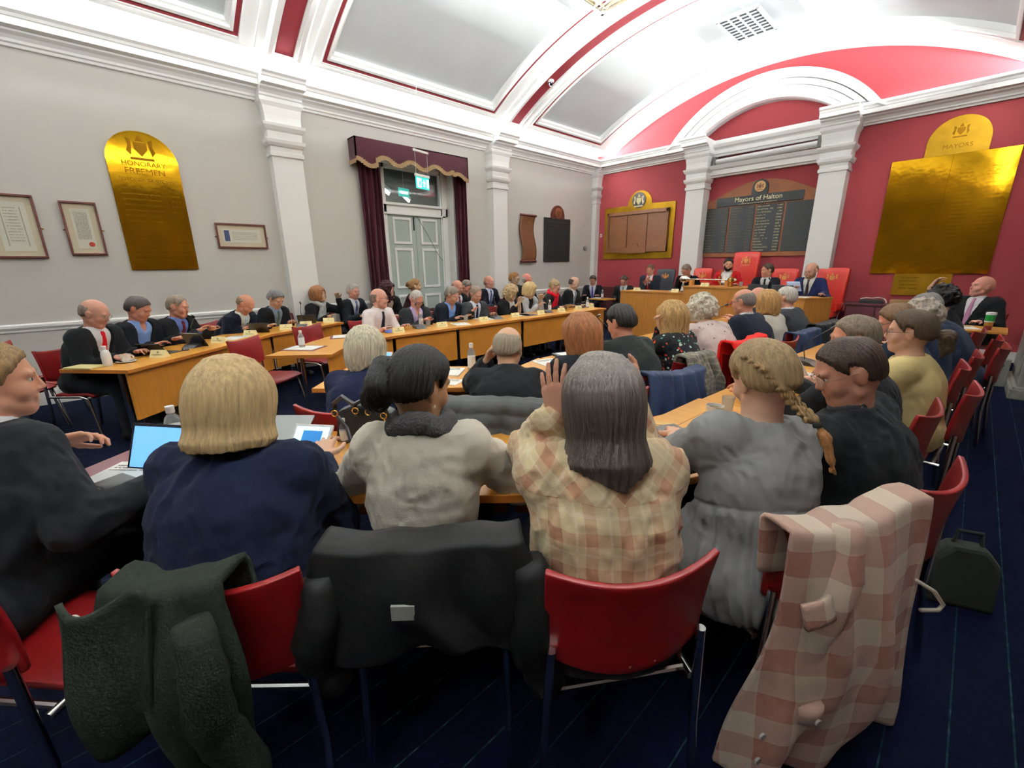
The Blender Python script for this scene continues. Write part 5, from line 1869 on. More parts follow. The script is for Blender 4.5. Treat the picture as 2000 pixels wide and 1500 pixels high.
P(who='woman with auburn shoulder-length hair', label='person, shoulder-length auburn hair, black jacket, face turned left at the inner table', head=(-1.66, 2.16, 1.10), face=66, look=(34, 8, 0), lean=16, w=1.0, vox=.008, jaw=.9, outfit=('top', (26, 28, 36)), hair='wave', hlen=.17, hcol=(150, 96, 58), skin=PALE)
P(who='dark-haired man in green-black jacket', label='person, dark hair with silver patch, green-black jacket, looking down to the left', head=(-1.71, 2.70, 1.12), face=74, look=(16, 18, 0), lean=18, w=1.3, vox=.008, outfit=('suit', (38, 44, 42), (70, 72, 70)), hair='short', hvol=1.4, hcol=(58, 48, 40), skin=(204, 132, 108), jcol=.04)
fl = spot_mat('black_floral_print', (16, 16, 20), [(220, 90, 50), (190, 215, 195), (60, 140, 110), (200, 60, 44)], 26, .26)
P(who='long blonde woman in black floral top', label='person, long straight blonde hair, black top with orange and green flowers, hand at mouth', head=(-1.67, 3.38, 1.10), face=80, look=(22, 6, 0), lean=14, w=1.05, vox=.008, jaw=.9, outfit=('top', fl), hair='long', hlen=.2, hcol=(196, 158, 104), skin=(214, 156, 136), lh=(-.05, .25, 1.02), lcurl=.9)
fl2 = spot_mat('pale_sprig_print', (206, 190, 186), [(110, 106, 116), (130, 122, 128), (96, 100, 112)], 17, .17)
P(who='curly white-haired woman in pale blouse', label='person, curly white hair, pale pink blouse with grey sprigs, bending forward', head=(-1.66, 3.93, 1.12), face=64, look=(10, 26, 0), lean=30, w=1.15, vox=.008, jaw=.9, outfit=('top', fl2), hair='curly', hlen=.07, hvol=1.25, hcol=(216, 210, 192), skin=PALE)
P(who='man in the smart navy suit', label='person, balding grey hair and glasses, navy suit, leaning to a thin microphone', head=(-1.55, 4.64, 1.15), face=80, look=(10, 12, 0), lean=16, w=1.25, outfit=('suit', (26, 32, 50), WHITE, (40, 40, 60)), hair='fringe', bald=.085, hcol=(110, 104, 98), glasses=1, skin=(204, 132, 112))
P(who='woman in the white knitted top', label='person, light golden brown hair, white top, back turned, right of navy suit man', head=(-1.50, 5.20, 1.11), face=74, look=(-10, 8, 0), lean=10, w=.95, outfit=('top', (216, 210, 198)), hair='wave', hlen=.12, hcol=(178, 136, 84), glasses=1, jaw=.9, skin=PALE)
P(who='white-haired man in grey suit near the dais', label='person, white hair, dark grey suit, farthest at the inner right tables', head=(-1.46, 5.72, 1.13), face=76, look=(10, 6, 0), lean=12, w=1.2, outfit=('suit', (56, 58, 64), WHITE, (60, 60, 70)), hair='short', hcol=(214, 208, 200), skin=(212, 148, 128))
P(who='pink bald man beyond the white top woman', label='person, pink bald head just showing beyond the woman in white top', head=(-1.98, 6.45, 1.08), face=100, look=(0, 10, 0), lean=10, w=1.1, outfit=('suit', (34, 36, 42), WHITE, (60, 60, 70)), hair='fringe', hcol=(180, 160, 140), skin=(218, 144, 126))
# ---- right aisle row
P(who='silver-haired man beyond the whispering man', label='person, short silver-brown hair, black jacket, only brow and hair showing above neighbour', head=(-.385, 2.84, 1.13), face=84, look=(34, 8, 0), lean=6, w=1.25, vox=.0065, outfit=('suit', (24, 24, 28), WHITE), hair='short', hcol=(122, 108, 92), skin=(206, 134, 106), lh=(-.2, .5, .80), rh=(.2, .42, .79))
P(who='woman in the pale yellow cardigan', label='person, brown ponytail and dark glasses, pale yellow knitted cardigan, profile to the left', head=(-.21, 3.42, 1.12), face=86, look=(8, 4, 0), lean=2, w=1.2, vox=.0065, jaw=.9, outfit=('knit', (214, 196, 138)), hair='up', hvol=1.2, hcol=(92, 70, 48), glasses=(24, 24, 30), skin=(206, 146, 122), neckr=.07, foldx=1,
  hparts=[('ponytail', [('c', (0, -.125, .0), (.01, -.165, -.02), .022, .036), ('c', (.01, -.165, -.02), (.015, -.17, -.085), .036, .03), ('c', (.015, -.17, -.085), (.01, -.15, -.14), .028, .006)], None, .02)])
P(who='brown-haired man drinking coffee', label='person, brown hair, holding a phone and white cup, beyond the yellow cardigan woman', head=(-.338, 4.16, 1.105), face=90, look=(10, 24, 0), lean=10, w=1.1, vox=.008, outfit=('suit', (34, 50, 76), WHITE), hair='short', hcol=(112, 84, 58), glasses=1, skin=(202, 128, 106), lh=(-.14, .30, .98), rh=(.12, .36, .9), lcurl=1.0)
P(who='curly grey-white haired person', label='person, fluffy grey-white curls, seen over the ponytailed woman', head=(-.255, 4.74, 1.10), face=88, look=(0, 10, 0), lean=8, w=1.1, outfit=('top', (40, 52, 84)), hair='curly', hlen=.04, hcol=(196, 184, 172), skin=PALE)
P(who='stooping man in blue-grey jacket', label='person, grey hair and striped collar, wide blue-grey jacket, bending forward', head=(-.255, 5.38, 1.12), face=84, look=(10, 34, 0), lean=22, w=1.35, outfit=('suit', (38, 54, 80), (150, 150, 200)), hair='short', hcol=(128, 124, 122), skin=PALE, jcol=.04)
P(who='black-haired person with hand on head', label='person, thick black hair, hand raised to forehead, black clothes, near the tall brass plaque', head=(-.22, 6.45, 1.145), face=80, look=(20, 10, 0), lean=6, w=1.1, outfit=('top', (20, 20, 24)), hair='curly', hlen=.05, hvol=1.2, hcol=(26, 22, 22), skin=(206, 150, 124), lh=(-.02, .22, 1.25), lcurl=.5, ldir=(.3, -.3, .8), lpalm=(0, -1, 0))
for k in L[:]:
    T, (x, y, a), S = seated(k, chpos=CHP.get(k['who']))
L.clear()
chair(.02, 5.9, 1.45, 'empty red chair by the aisle beyond the black-haired person')
# bald man behind the little table
k = dict(who='bald man with pink tie', label='person, shaven head, black suit, pink tie and lapel badges, facing the room against red wall', head=(.08, 8.35, 1.19), face=150, look=(-30, -6, 0), lean=-2, slump=6, w=1.35, hs=1.1, sh=1.15, vox=.008, outfit=('suit', (22, 23, 28), (212, 208, 216), (176, 120, 150)), hair='none', hcol=(150, 110, 95), skin=(214, 140, 124), rh=(.24, .36, .8), lh=(-.24, .3, .78))
seated(k)
# ---- the nearest row, from behind
NV = .0065
suit_n = cloth((30, 31, 36), n=.2)
person(dict(label='person at left edge, light brown hair, charcoal suit, profile right, one hand held out', head=(-2.12, -.30, 1.18), face=40, look=(-40, 4, 0), lean=18, slump=14, w=1.35, vox=.006, fine=.0038, cvox=.0085, outfit=('suit', suit_n, WHITE), hair='short', hvol=1.25, hcol=(126, 100, 66), bcol=(110, 84, 60), skin=(204, 138, 112), jcol=.006,
            lhw=(-2.26, -.22, .91), ldir=(.75, .60, .05), lpalm=(.3, -.5, -.8), lcurl=.5, rhw=(-1.86, .05, .79), fold=.010, poleR=(.5, -.3, -1)))
chair(-1.70, -.30, math.radians(42), 'red stacking chair cut by the left edge of the picture')
def puff(T, S):
    pass
navy_k = cloth((20, 30, 62), bump=.25, n=.15)
person(dict(label='person from behind, blonde bob, navy puff-sleeved top, touching a tablet', head=(-1.50, .24, 1.13), face=46, look=(0, 14, 0), lean=6, slump=14, w=1.5, sh=1.1, vox=.007, cvox=.0075, outfit=('top', navy_k), hair='bob', hlen=.125, hvol=1.3, flare=1.18, hcol=(214, 182, 122), hmat=hairm((204, 176, 128), .28), strand=.0012, skin=(214, 160, 136), jaw=.9,
            rhw=(-1.615, .50, .82), rdir=(-.15, .9, .35), rpalm=(0, .3, -1), lh=(-.22, .42, .80), fold=.011, neckr=.060, tcollar=(.072, -.03, .035), al=1.05))
chair(-1.265, .205, math.radians(47), 'red stacking chair draped with a green-grey tweed coat')
cream = cloth((208, 202, 188), bump=.35, n=.05, bs=320)
bunp = [('e', (-.06, -.10, .045), (.055, .05, .05), None), ('e', (-.095, -.085, -.01), (.055, .055, .06), None), ('e', (-.03, -.13, .0), (.055, .05, .055), None), ('e', (-.07, -.12, -.05), (.05, .045, .045), None)]
person(dict(label='person from behind, black curly hair in a low bun, cream sweatshirt and dark boucle scarf', head=(-1.20, .715, 1.14), face=46, look=(-42, 12, 0), lean=3, slump=12, w=.98, vox=.0065, fine=.004, cvox=.0072, outfit=('top', cream), hair='up', hvol=1.5, hcol=(26, 21, 21), skin=(192, 140, 108), jaw=.9, hk=.02,
            hparts=[('hair_bun', bunp, hairm((24, 20, 20), .3), .03)], rh=(.2, .40, .79), lh=(-.22, .40, .79), fold=.010, neckr=.058, scarf=mat('boucle_scarf', (48, 44, 46), rough=1, noise=.5, nscale=150, bump=1, bscale=200), scarfdrop=0, tinfl=.026, poleR=(.9, -.5, -.8), poleL=(-.8, -.5, -.9), strand=.002,
            props=[lambda T, S: (lambda o: setattr(o, 'matrix_local', S['MH']))(MB().lathe([(.001, -.006), (.005, 0), (.001, .006)], 8, M=Matrix.Translation((.087, -.004, -.045))).build('earring', m_gold, T, smooth=2))]))
chair(-1.03, .645, math.radians(48), 'stacking chair hidden under a black padded coat')
plaid = plaid_mat('cream_brown_check', (206, 188, 148), (184, 146, 112), (158, 108, 76), .085, .34, diag_above=.94, warp=.004)
# hair that greys towards the crown: colour belongs to the hair itself
mg = hairm((50, 40, 37), .3)
gh = bpy.data.materials.new('greying_dark_hair'); gh.use_nodes = True
def greying():
    m = mat('greying_hair', (50, 40, 37), rough=.4, spec=.45, bump=.5, bscale=90, stretch=(3, 3, .28))
    nt, b = nodes(m)
    tc = nt.nodes.new('ShaderNodeTexCoord')
    mp = nt.nodes.new('ShaderNodeMapping'); mp.inputs['Scale'].default_value = (3, 3, .28)
    nt.links.new(tc.outputs['Object'], mp.inputs[0])
    n = nt.nodes.new('ShaderNodeTexNoise'); n.inputs['Scale'].default_value = 45; n.inputs['Detail'].default_value = 4
    nt.links.new(mp.outputs[0], n.inputs[0])
    sp = nt.nodes.new('ShaderNodeSeparateXYZ'); nt.links.new(tc.outputs['Object'], sp.inputs[0])
    h = math_node(nt, 'MULTIPLY', math_node(nt, 'SUBTRACT', sp.outputs[2], -.02), 7.0)
    f = math_node(nt, 'MULTIPLY', math_node(nt, 'MINIMUM', math_node(nt, 'MAXIMUM', h, .05), 1.0), math_node(nt, 'MULTIPLY', n.outputs['Fac'], 1.1))
    f2 = nt.nodes.new('ShaderNodeClamp'); nt.links.new(f, f2.inputs[0])
    nt.links.new(mix_col(nt, f2.outputs[0], (46, 36, 33), (150, 142, 134)), b.inputs['Base Color'])
    return m
bpy.data.materials.remove(gh)
person(dict(label='person from behind, long dark greying hair, cream and brown checked shirt, hands raised', head=(-.665, .975, 1.15), face=50, look=(4, 16, 0), lean=7, slump=12, w=1.18, belly=.1, vox=.0065, cvox=.0068, outfit=('top', plaid), hair='long', hlen=.185, hvol=1.1, flare=1.2, hcol=(52, 42, 38), strand=.0013, skin=(212, 146, 122), jaw=.9,
            hmat=greying(), lhw=(-.80, .94, 1.09), ldir=(-.12, .10, .98), lpalm=(.55, .8, .1), lcurl=.12, lspread=.12, lside=-1, rhw=(-.74, 1.24, 1.08), rdir=(.3, .3, .8), rpalm=(-.9, 0, .2), rcurl=.3, hem=.56, fold=.012, poleL=(-.35, .25, -1), poleR=(.35, .35, -1), al=.92, tinfl=.026, neckr=.058, tcollar=(.07, -.03, .03)))
chair(-.61, .92, math.radians(56), 'bare red stacking chair under the woman in checked shirt')
# plait: strands crossing over and under
def plait(path, r, n):
    out = []
    P_ = [np.array(p) for p in path]
    seg = [np.linalg.norm(P_[i + 1] - P_[i]) for i in range(len(P_) - 1)]
    tot = sum(seg)
    for k in range(n):
        t = tot * k / n
        i = 0
        while i < len(seg) - 1 and t > seg[i]:
            t -= seg[i]; i += 1
        d = (P_[i + 1] - P_[i]) / seg[i]
        p = P_[i] + d * t
        side = np.cross(d, np.array((0, 1.0, 0))); side /= np.linalg.norm(side) + 1e-9
        s = 1 if k % 2 else -1
        a = p + side * s * r * .9 - d * r * .3
        b = p - side * s * r * .25 + d * r * 1.1
        out.append(('c', tuple(a), tuple(b), r * .62, r * .48))
    return out
braid = plait([(-.075, -.045, .085), (-.06, -.10, .04), (-.03, -.113, -.02), (.0, -.112, -.07), (.025, -.122, -.11), (.05, -.138, -.155)], .0155, 24)
tail = [('c', (.052, -.141, -.158), (.060, -.150, -.20), .008, .014), ('c', (.060, -.150, -.20), (.070, -.155, -.31), .014, .004), ('c', (.058, -.15, -.19), (.055, -.155, -.30), .010, .003)]
grey_d = cloth((120, 121, 121), bump=.2, n=.06)
def pleat(D, P, lx, ly, lz):
    m_ = np.clip((-lz - .27) / .02, 0, 1)
    an = np.arctan2(lx, ly)
    flare = np.clip(-lz - .27, 0, .35)
    return D - m_ * (.012 * np.abs(np.sin(an * 15 + noise3(P * 6, 3) * 1.5)) + flare * .10) + .004 * (np.abs(-lz - .265) < .006)
person(dict(label='person from behind, blonde hair in a plait, grey short-sleeved smock dress', head=(-.436, 1.576, 1.145), face=62, look=(-4, 18, -4), lean=6, slump=12, side=7, w=1.2, vox=.0065, cvox=.0062, outfit=('top', grey_d), hair='up', hvol=1.35, hcol=(150, 126, 90), hmat=hairm((152, 128, 92), .4), strand=.002, skin=(214, 158, 136), jaw=.9, sleeve=.75, fold=.008, neckr=.070,
            hparts=[('plait', braid, hairm((150, 122, 84), .4), .006), ('plait_end', tail, hairm((150, 104, 60), .3), .012)], lhw=(-.78, 1.72, .80), rh=(.2, .42, .80), tpost=pleat, tinfl=.022, hem=.42, poleL=(-1, -.5, -.5), poleR=(.6, -.2, -1),
            textra=[('c', (-.10, .05, .56), (.10, .05, .56), .15, .15)],
            props=[lambda T, S: (lambda o: setattr(o, 'matrix_local', S['MH']))(MB().lathe([(.012, -.008), (.014, 0), (.012, .008)], 10, M=Matrix.Translation((.051, -.140, -.157))).build('hair_tie', m_dark, T, smooth=2))]))
chair(-.34, 1.52, math.radians(64), 'stacking chair under the draped pink checked shirt')
person(dict(label='person in dark jacket with rimless glasses, brown hair, leaning left to whisper', head=(-.256, 1.916, 1.14), face=76, look=(46, 24, 4), lean=4, slump=12, side=-6, w=1.4, hs=1.0, vox=.006, fine=.0038, cvox=.0078, outfit=('suit', cloth((30, 32, 36), n=.15), (60, 60, 66)), hair='short', hvol=.85, hcol=(74, 52, 40), glasses=(150, 120, 110), skin=(184, 122, 102), jaw=1.08,
            lh=(-.24, .36, .80), rh=(.1, .40, .80), fold=.010, jcol=.03))
chair(-.165, 1.955, math.radians(80), 'red stacking chair under the whispering man in dark jacket')
# ============================================================ COATS AND CLOTHES ON CHAIRS
def inch(x, y, ang):
    return Matrix.Translation((x, y, 0)) @ Matrix.Rotation(ang, 4, 'Z')
def coat(name, root, label, cat, m, x0=-.22, x1=.22, top=.865, low=.35, front=.6, flare=1.15, puff=.03, fold=.02, nf=5, seed=1, thick=.018, low2=None, quilt=0, ytop=-.27, sag=.01, parts=None):
    """cloth hung over a chair back: down behind it to low, over the top, a little down in front to front"""
    T = bpy.data.objects.new(name, None)
    COL.objects.link(T)
    T.matrix_world = inch(*root)
    tag(T, label, cat)
    low2 = low if low2 is None else low2
    rs = random.Random(seed)
    ph = [rs.uniform(0, 6) for _ in range(6)]
    def fn(u, v):
        w_ = v                         # 0 = hem behind, .78 = top, 1 = front hem
        hem = low + (low2 - low) * u + .03 * math.sin(u * 7 + ph[0])
        xm, hw = (x0 + x1) / 2, (x1 - x0) / 2
        if w_ < .75:
            t = w_ / .75               # 0 hem, 1 top
            z = hem + (top - hem) * t
            wdt = hw * (flare + (1 - flare) * t ** .8)
            y = ytop - .035 - puff * math.sin(t * PI) * (1 + .4 * math.sin(u * 9 + ph[1])) - .02 * (1 - t)
            fa = fold * (1 - t * .65)
        else:
            t = (w_ - .75) / .25
            z = top + .012 * math.sin(t * PI) - (top - front) * max(0, (t - .25) / .75)
            wdt = hw
            y = ytop - .035 + .09 * min(1, t / .3)
            fa = fold * .35
        x = xm + (2 * u - 1) * wdt
        f_ = math.sin(u * nf * 2 * PI + ph[2] + 1.5 * math.sin(w_ * 4 + ph[3])) + .5 * math.sin(u * nf * 3.3 * PI + ph[4] + w_ * 5)
        y -= fa * f_
        x += .012 * math.sin(w_ * 9 + ph[5] + u * 4)
        if quilt:
            y -= .010 * abs(math.sin(w_ * quilt * PI)) if w_ < .75 else 0
            z += .008 * abs(math.sin(w_ * quilt * PI)) if w_ >= .75 else 0
        z += sag * math.sin(u * 5 + ph[1]) - sag * 1.5 * math.sin(u * PI)
        # edges curl round the chair
        e_ = abs(2 * u - 1) ** 4
        y += (.055 - .045 * (min(1, w_ / .75)) ** 2) * e_
        return (x, y, z)
    MB().grid(fn, 46, 60).build('cloth', m, T, smooth=2, solid=thick)
    def hang(name_, x, ztop, zbot, r, mm=None, dx=.0, y0=-.33, cuff=None):
        g = MB()
        n = 12
        pth, rad = [], []
        for i in range(n + 1):
            t = i / n
            pth.append((x + dx * t + .012 * math.sin(t * 8), y0 - .02 * math.sin(t * 5), ztop + (zbot - ztop) * t))
            rad.append(r * (.75 + .3 * math.sin(min(1, t * 1.3) * PI * .7)) * (1 + .07 * math.sin(t * 30)))
        g.tube(pth, rad, 14)
        return g.build(name_, mm or m, T, smooth=2)
    if parts:
        parts(T, fn, hang)
    return T
m_tweed = mat('green_grey_tweed', (34, 39, 33), rough=1, spec=.05, noise=.25, nscale=90, bump=.3, bscale=160)
m_blackcoat = mat('black_quilted_nylon', (17, 17, 18), rough=.6, spec=.2, noise=.25, nscale=6, bump=.3, bscale=25)
m_navycoat = mat('navy_padded_coat', (26, 38, 62), rough=.6, spec=.2, noise=.2, nscale=6, bump=.2, bscale=30)
m_redcoat = mat('scarlet_jacket', (206, 30, 22), rough=.7, spec=.2, bump=.2, bscale=20)
m_button = mat('pearl_button', (200, 196, 190), rough=.3)
def tweed_parts(T, fn, hang):
    g = MB(); g.grid(lambda u, v: (-.205 + .17 * u - .02 * (1 - v), -.36 - .02 * math.sin(u * 6) - .015 * math.sin(v * 5), .52 + .36 * v - .02 * math.sin(u * 5)), 16, 20)
    g.build('front_panel', m_tweed, T, smooth=2, solid=.012)
    hang('sleeve', .06, .84, .36, .045, dx=.02, y0=-.355)
    MB().lathe([(.011, 0), (.011, .004)], 12, M=Matrix.Translation((-.235, -.30, .80)) @ Matrix.Rotation(PI / 2, 4, 'X')).build('button', m_button, T)
coat('tweed_coat', (-1.265, .205, math.radians(47)), 'green-grey tweed coat hung over the blonde woman\'s chair', 'coat', m_tweed, x0=-.175, x1=.10, low=.52, low2=.36, top=.872, nf=2.2, fold=.014, flare=1.0, seed=3, parts=tweed_parts)
def black_parts(T, fn, hang):
    p = fn(.45, .40)
    MB().box((p[0] - .028, p[1] - .016, p[2] - .02), (p[0] + .028, p[1] - .009, p[2] + .02)).build('size_label', mat('woven_label', (150, 152, 146), rough=.7), T)
    hang('sleeve', -.25, .80, .44, .055, dx=-.03, y0=-.30)
    hang('sleeve', .26, .82, .40, .06, dx=.05, y0=-.29)
coat('black_coat', (-1.03, .645, math.radians(48)), 'black padded coat with white label over the cream-jumper woman\'s chair', 'coat', m_blackcoat, x0=-.25, x1=.26, low=.60, low2=.56, top=.878, nf=2.6, fold=.016, flare=1.3, puff=.02, seed=5, parts=black_parts)
pinkchk = plaid_mat('pink_brown_check', (212, 196, 178), (180, 136, 122), (146, 84, 66), .15, .5, warp=.006, thin_=0)
m_cream2 = mat('cream_tape', (206, 198, 180), rough=.8)
def pink_parts(T, fn, hang):
    # sleeve with turned cuff, pocket flap, buttons
    o = hang('sleeve', -.12, .885, .34, .044, dx=-.06, y0=-.318)
    g = MB(); g.lathe([(.042, 0), (.045, .05), (.035, .055)], 16, M=Matrix.Translation((-.178, -.346, .31))); g.build('cuff', pinkchk, T, smooth=2)
    MB().lathe([(.010, 0), (.010, .006)], 12, M=Matrix.Translation((-.185, -.392, .335)) @ Matrix.Rotation(PI / 2, 4, 'X')).build('button', m_button, T)
    g = MB(); g.grid(lambda u, v: (-.275 + .09 * u - .012 * v, -.36 - .014 * (1 - v) - .006 * math.sin(u * 3), .655 + .062 * v + .01 * u - .01 * abs(u - .5) * (1 - v)), 6, 5)
    g.build('pocket_flap', pinkchk, T, smooth=2, solid=.012)
    for z in (.30, .21):
        MB().lathe([(.010, 0), (.010, .006)], 12, M=Matrix.Translation((-.33, -.355, z)) @ Matrix.Rotation(PI / 2, 4, 'X')).build('button', m_button, T)
    g = MB(); g.tube([(.20, -.33, .64), (.26, -.35, .60), (.30, -.36, .55), (.285, -.36, .535), (.22, -.35, .545)], .006, 6); g.build('belt_loop', m_cream2, T, smooth=2)
coat('checked_shirt_jacket', (-.34, 1.52, math.radians(64)), 'pink and brown checked shirt jacket draped over a chair, trailing to the carpet', 'jacket', pinkchk, x0=-.262, x1=.215, low=.10, low2=.02, top=.875, nf=2.4, fold=.024, flare=1.5, puff=.05, seed=11, thick=.012, front=.7, parts=pink_parts)
SEATS['curly white-haired woman in pale blouse'] = (-1.42, 3.62, math.radians(84))
SEATS['long blonde woman in black floral top'] = (-1.54, 3.12, math.radians(80))
def hung(who, name, label, cat, m, **k):
    x, y, a = SEATS[who]
    return coat(name, (x, y, a), label, cat, m, **k)
hung('balding man holding his cheek', 'black_coat', 'black quilted coat on the chair of the balding man seen from behind', 'coat', mat('dark_quilt', (40, 42, 42), rough=.7, bump=.3, bscale=25), x0=-.27, x1=.27, low=.45, top=.88, puff=.05, quilt=9, seed=2)
hung('dark-haired man in green-black jacket', 'navy_coat', 'navy padded coat on the chair behind the green-black jacket', 'coat', m_navycoat, x0=-.25, x1=.25, low=.40, top=.87, puff=.05, seed=7, fold=.02)
tartan = plaid_mat('grey_tartan', (92, 84, 66), (60, 58, 48), (40, 38, 34), .04, .5)
hung('long blonde woman in black floral top', 'tartan_scarf', 'grey-brown tartan scarf and coat bundled on the floral top woman\'s chair', 'scarf', tartan, x0=-.20, x1=.14, low=.5, top=.90, puff=.07, fold=.03, seed=8)
hung('curly white-haired woman in pale blouse', 'red_jacket', 'scarlet jacket thrown over the chair of the curly-haired woman', 'jacket', m_redcoat, x0=-.26, x1=.28, low=.42, top=.95, puff=.09, fold=.035, nf=3, seed=9)
hung('woman in the white knitted top', 'navy_coat', 'dark navy coat on the chair of the woman in white', 'coat', m_navycoat, x0=-.22, x1=.22, low=.40, top=.86, puff=.05, seed=12)
hung('white-haired man in grey suit near the dais', 'black_coat', 'long black coat hanging from the chair nearest the dais', 'coat', m_blackcoat, x0=-.25, x1=.25, low=.30, top=.90, puff=.05, seed=13)

# ============================================================ SMALL THINGS
chair(-4.80, 1.10, math.radians(-52), 'empty red stacking chair in front of the angled end table')
chair(-5.34, 1.86, math.radians(-66), 'empty red stacking chair behind the sheets of paper on the end table')
chair(-6.35, -.62, math.radians(-20), 'empty red chair near the wall behind the red tie man, farther from camera')
chair(-5.95, -.78, math.radians(-35), 'empty red chair behind the red tie man, nearer the camera')
m_cream = mat('cream_card', (232, 220, 164), rough=.7)
m_paper = mat('white_paper', (226, 226, 222), rough=.8)
m_maroon = mat('maroon_leather_mat', (92, 26, 34), rough=.5)
m_plast = mat('black_plastic', (24, 25, 27), rough=.4)
m_china = mat('white_china', (228, 226, 220), rough=.2, coat=.5)
m_alu = mat('grey_aluminium', (140, 144, 148), rough=.35, metal=.7)
m_clear = mat('clear_plastic', (226, 234, 236), rough=.08, trans=.7, alpha=.75)
m_whitepl = mat('white_plastic', (226, 228, 228), rough=.4)
m_scrdark = mat('dark_tablet_glass', (26, 30, 36), rough=.15)
m_blue = mat('blue_screen', (110, 175, 240), rough=.3, emit=.75)
m_screen = mat('pale_screen', (190, 222, 246), rough=.3, emit=.8)
m_scrhead = mat('screen_header_blue', (20, 110, 175), rough=.3, emit=.6)
CARDN = [0]
def at(name, loc, rz, label, cat, group=None):
    return empty(name, loc, rz, label, cat, group)
def name_card(x, y, rz, label, z=TZ):
    T = at('name_card', (x, y, z), rz, label, 'name card', 'cream name cards on the tables')
    g = MB()
    g.prism([(-.035, 0), (.035, 0), (.002, .065), (-.002, .065)], -.075, .075, fn=lambda a, b, c: (c, a, b))
    g.build('card', m_cream, T)
    M = Matrix.Translation((0, -.018, .034)) @ Matrix.Rotation(PI / 2 - .46, 4, 'X')
    g = MB(); crest(g, 0, .014, .016, .0006); pseudo(g, -.05, -.010, .10, .008, .0006, random.Random(int(x * 100)))
    g.v = [tuple(Matrix.Translation((0, -.0193, .034)) @ Matrix.Rotation(PI / 2 - .47, 4, 'X') @ Vector(v)) for v in g.v]
    g.build('print', m_goldim, T)
    return T
def mic(x, y, rz, label, z=TZ, s=1.0, lean=.5, only=False):
    T = at('conference_microphone', (x, y, z), rz, label, 'microphone', 'conference microphone units')
    g = MB(); g.prism([(-.09, 0), (.09, 0), (.075, .045), (-.04, .03)], -.07, .07, fn=lambda a, b, c: (c, a, b))
    g.build('base', m_plast, T, bevel=.004)
    g = MB(); g.tube([(0, .02, .03), (0, .04, .12), (0, .0, .2), (0, -.12 * lean * 2, .30)], .004, 6); g.build('gooseneck', m_plast, T)
    g = MB(); g.tube([(0, -.12 * lean * 2, .30), (0, -.12 * lean * 2 - .035, .325)], [.011, .011], 8); g.build('head', m_plast, T, smooth=True)
    return T
def tablet(x, y, rz, label, wd=.25, h=.17, tilt=70, body=m_scrdark, scr=m_blue, z=TZ, header=False, key=False):
    T = at('tablet', (x, y, z), rz, label, 'tablet', 'tablets on the tables')
    M = Matrix.Rotation(math.radians(tilt), 4, 'X')
    def b(name, a, c, m, **k):
        g = MB(); g.box(a, c, 0, M); return g.build(name, m, T, **k)
    b('case', (-wd / 2, 0, -.006), (wd / 2, h, .004), body, bevel=.002)
    b('screen', (-wd / 2 + .012, .012, .004), (wd / 2 - .012, h - .012, .0055), scr)
    if header:
        b('screen_header', (-wd * .22, h * .52, .0056), (wd * .28, h * .86, .0066), m_scrhead)
        g = MB()
        for k in range(3):
            pseudo(g, -wd * .1, h * (.40 - .1 * k), wd * .3, .006, .0058, random.Random(k))
        g.v = [tuple(M @ Vector(v)) for v in g.v]
        g.build('screen_text', m_ink, T)
    if key:
        MB().box((-wd / 2, -.16, .0), (wd / 2, .0, .006)).build('keyboard', m_plast, T)
    return T
def bottle(x, y, label, h=.19, r=.028, m=m_clear, cap=m_whitepl, z=TZ, lab=True):
    T = at('bottle', (x, y, z), 0, label, 'bottle', 'bottles on the tables')
    MB().lathe([(r * .9, 0), (r, .01), (r, h * .62), (r * .8, h * .74), (r * .42, h * .82), (r * .42, h * .86)], 18).build('body', m, T, smooth=True)
    MB().lathe([(r * .5, h * .85), (r * .52, h), (r * .3, h * 1.01)], 14).build('cap', cap, T, smooth=True)
    if lab:
        MB().lathe([(r * 1.02, h * .15), (r * 1.02, h * .55)], 18).build('label', m_whitepl, T, smooth=True)
    return T
def sheet(x, y, rz, label, wd=.21, h=.297, m=m_paper, name='paper_sheet', cat='paper', z=TZ, n=3, t=.004):
    T = at(name, (x, y, z), rz, label, cat)
    MB().box((-wd / 2, -h / 2, 0), (wd / 2, h / 2, t)).build('sheet', m, T)
    if m is m_paper and n:
        g = MB()
        for k in range(n):
            pseudo(g, -wd * .4, h * .38 - k * .02, wd * .8, .007, t + .0002, random.Random(k))
        g.build('print', m_ink, T)
    return T
def glass(x, y, label, z=TZ):
    T = at('drinking_glass', (x, y, z), 0, label, 'glass', 'tumblers on the tables')
    MB().lathe([(.026, 0), (.033, .09), (.031, .09), (.025, .006)], 18).build('tumbler', m_clear, T, smooth=True)
    return T
def cup(x, y, rz, label, saucer=True, z=TZ, s=1.0):
    T = at('cup', (x, y, z), rz, label, 'cup')
    MB().lathe([(.028 * s, .004), (.036 * s, .02 * s), (.040 * s, .066 * s), (.037 * s, .066 * s), (.032 * s, .02 * s), (.02 * s, .012)], 24).build('bowl', m_china, T, smooth=True)
    MB().lathe([(.036 * s, .052 * s), (.001, .053 * s)], 24).build('coffee', mat('coffee_surface', (120, 104, 76), rough=.2), T)
    g = MB(); g.tube([(.036 * s, 0, .054 * s), (.056 * s, 0, .052 * s), (.062 * s, 0, .036 * s), (.05 * s, 0, .022 * s), (.034 * s, 0, .022 * s)], .0045 * s, 8); g.build('handle', m_china, T, smooth=True)
    if saucer:
        S = at('saucer', (x, y, z), rz, label.replace('cup', 'saucer under the cup'), 'saucer')
        MB().lathe([(.04, 0), (.075, .010), (.074, .013), (.035, .004)], 24).build('dish', m_china, S, smooth=True)
        T.location.z += .004
    return T
R45 = math.radians(45)
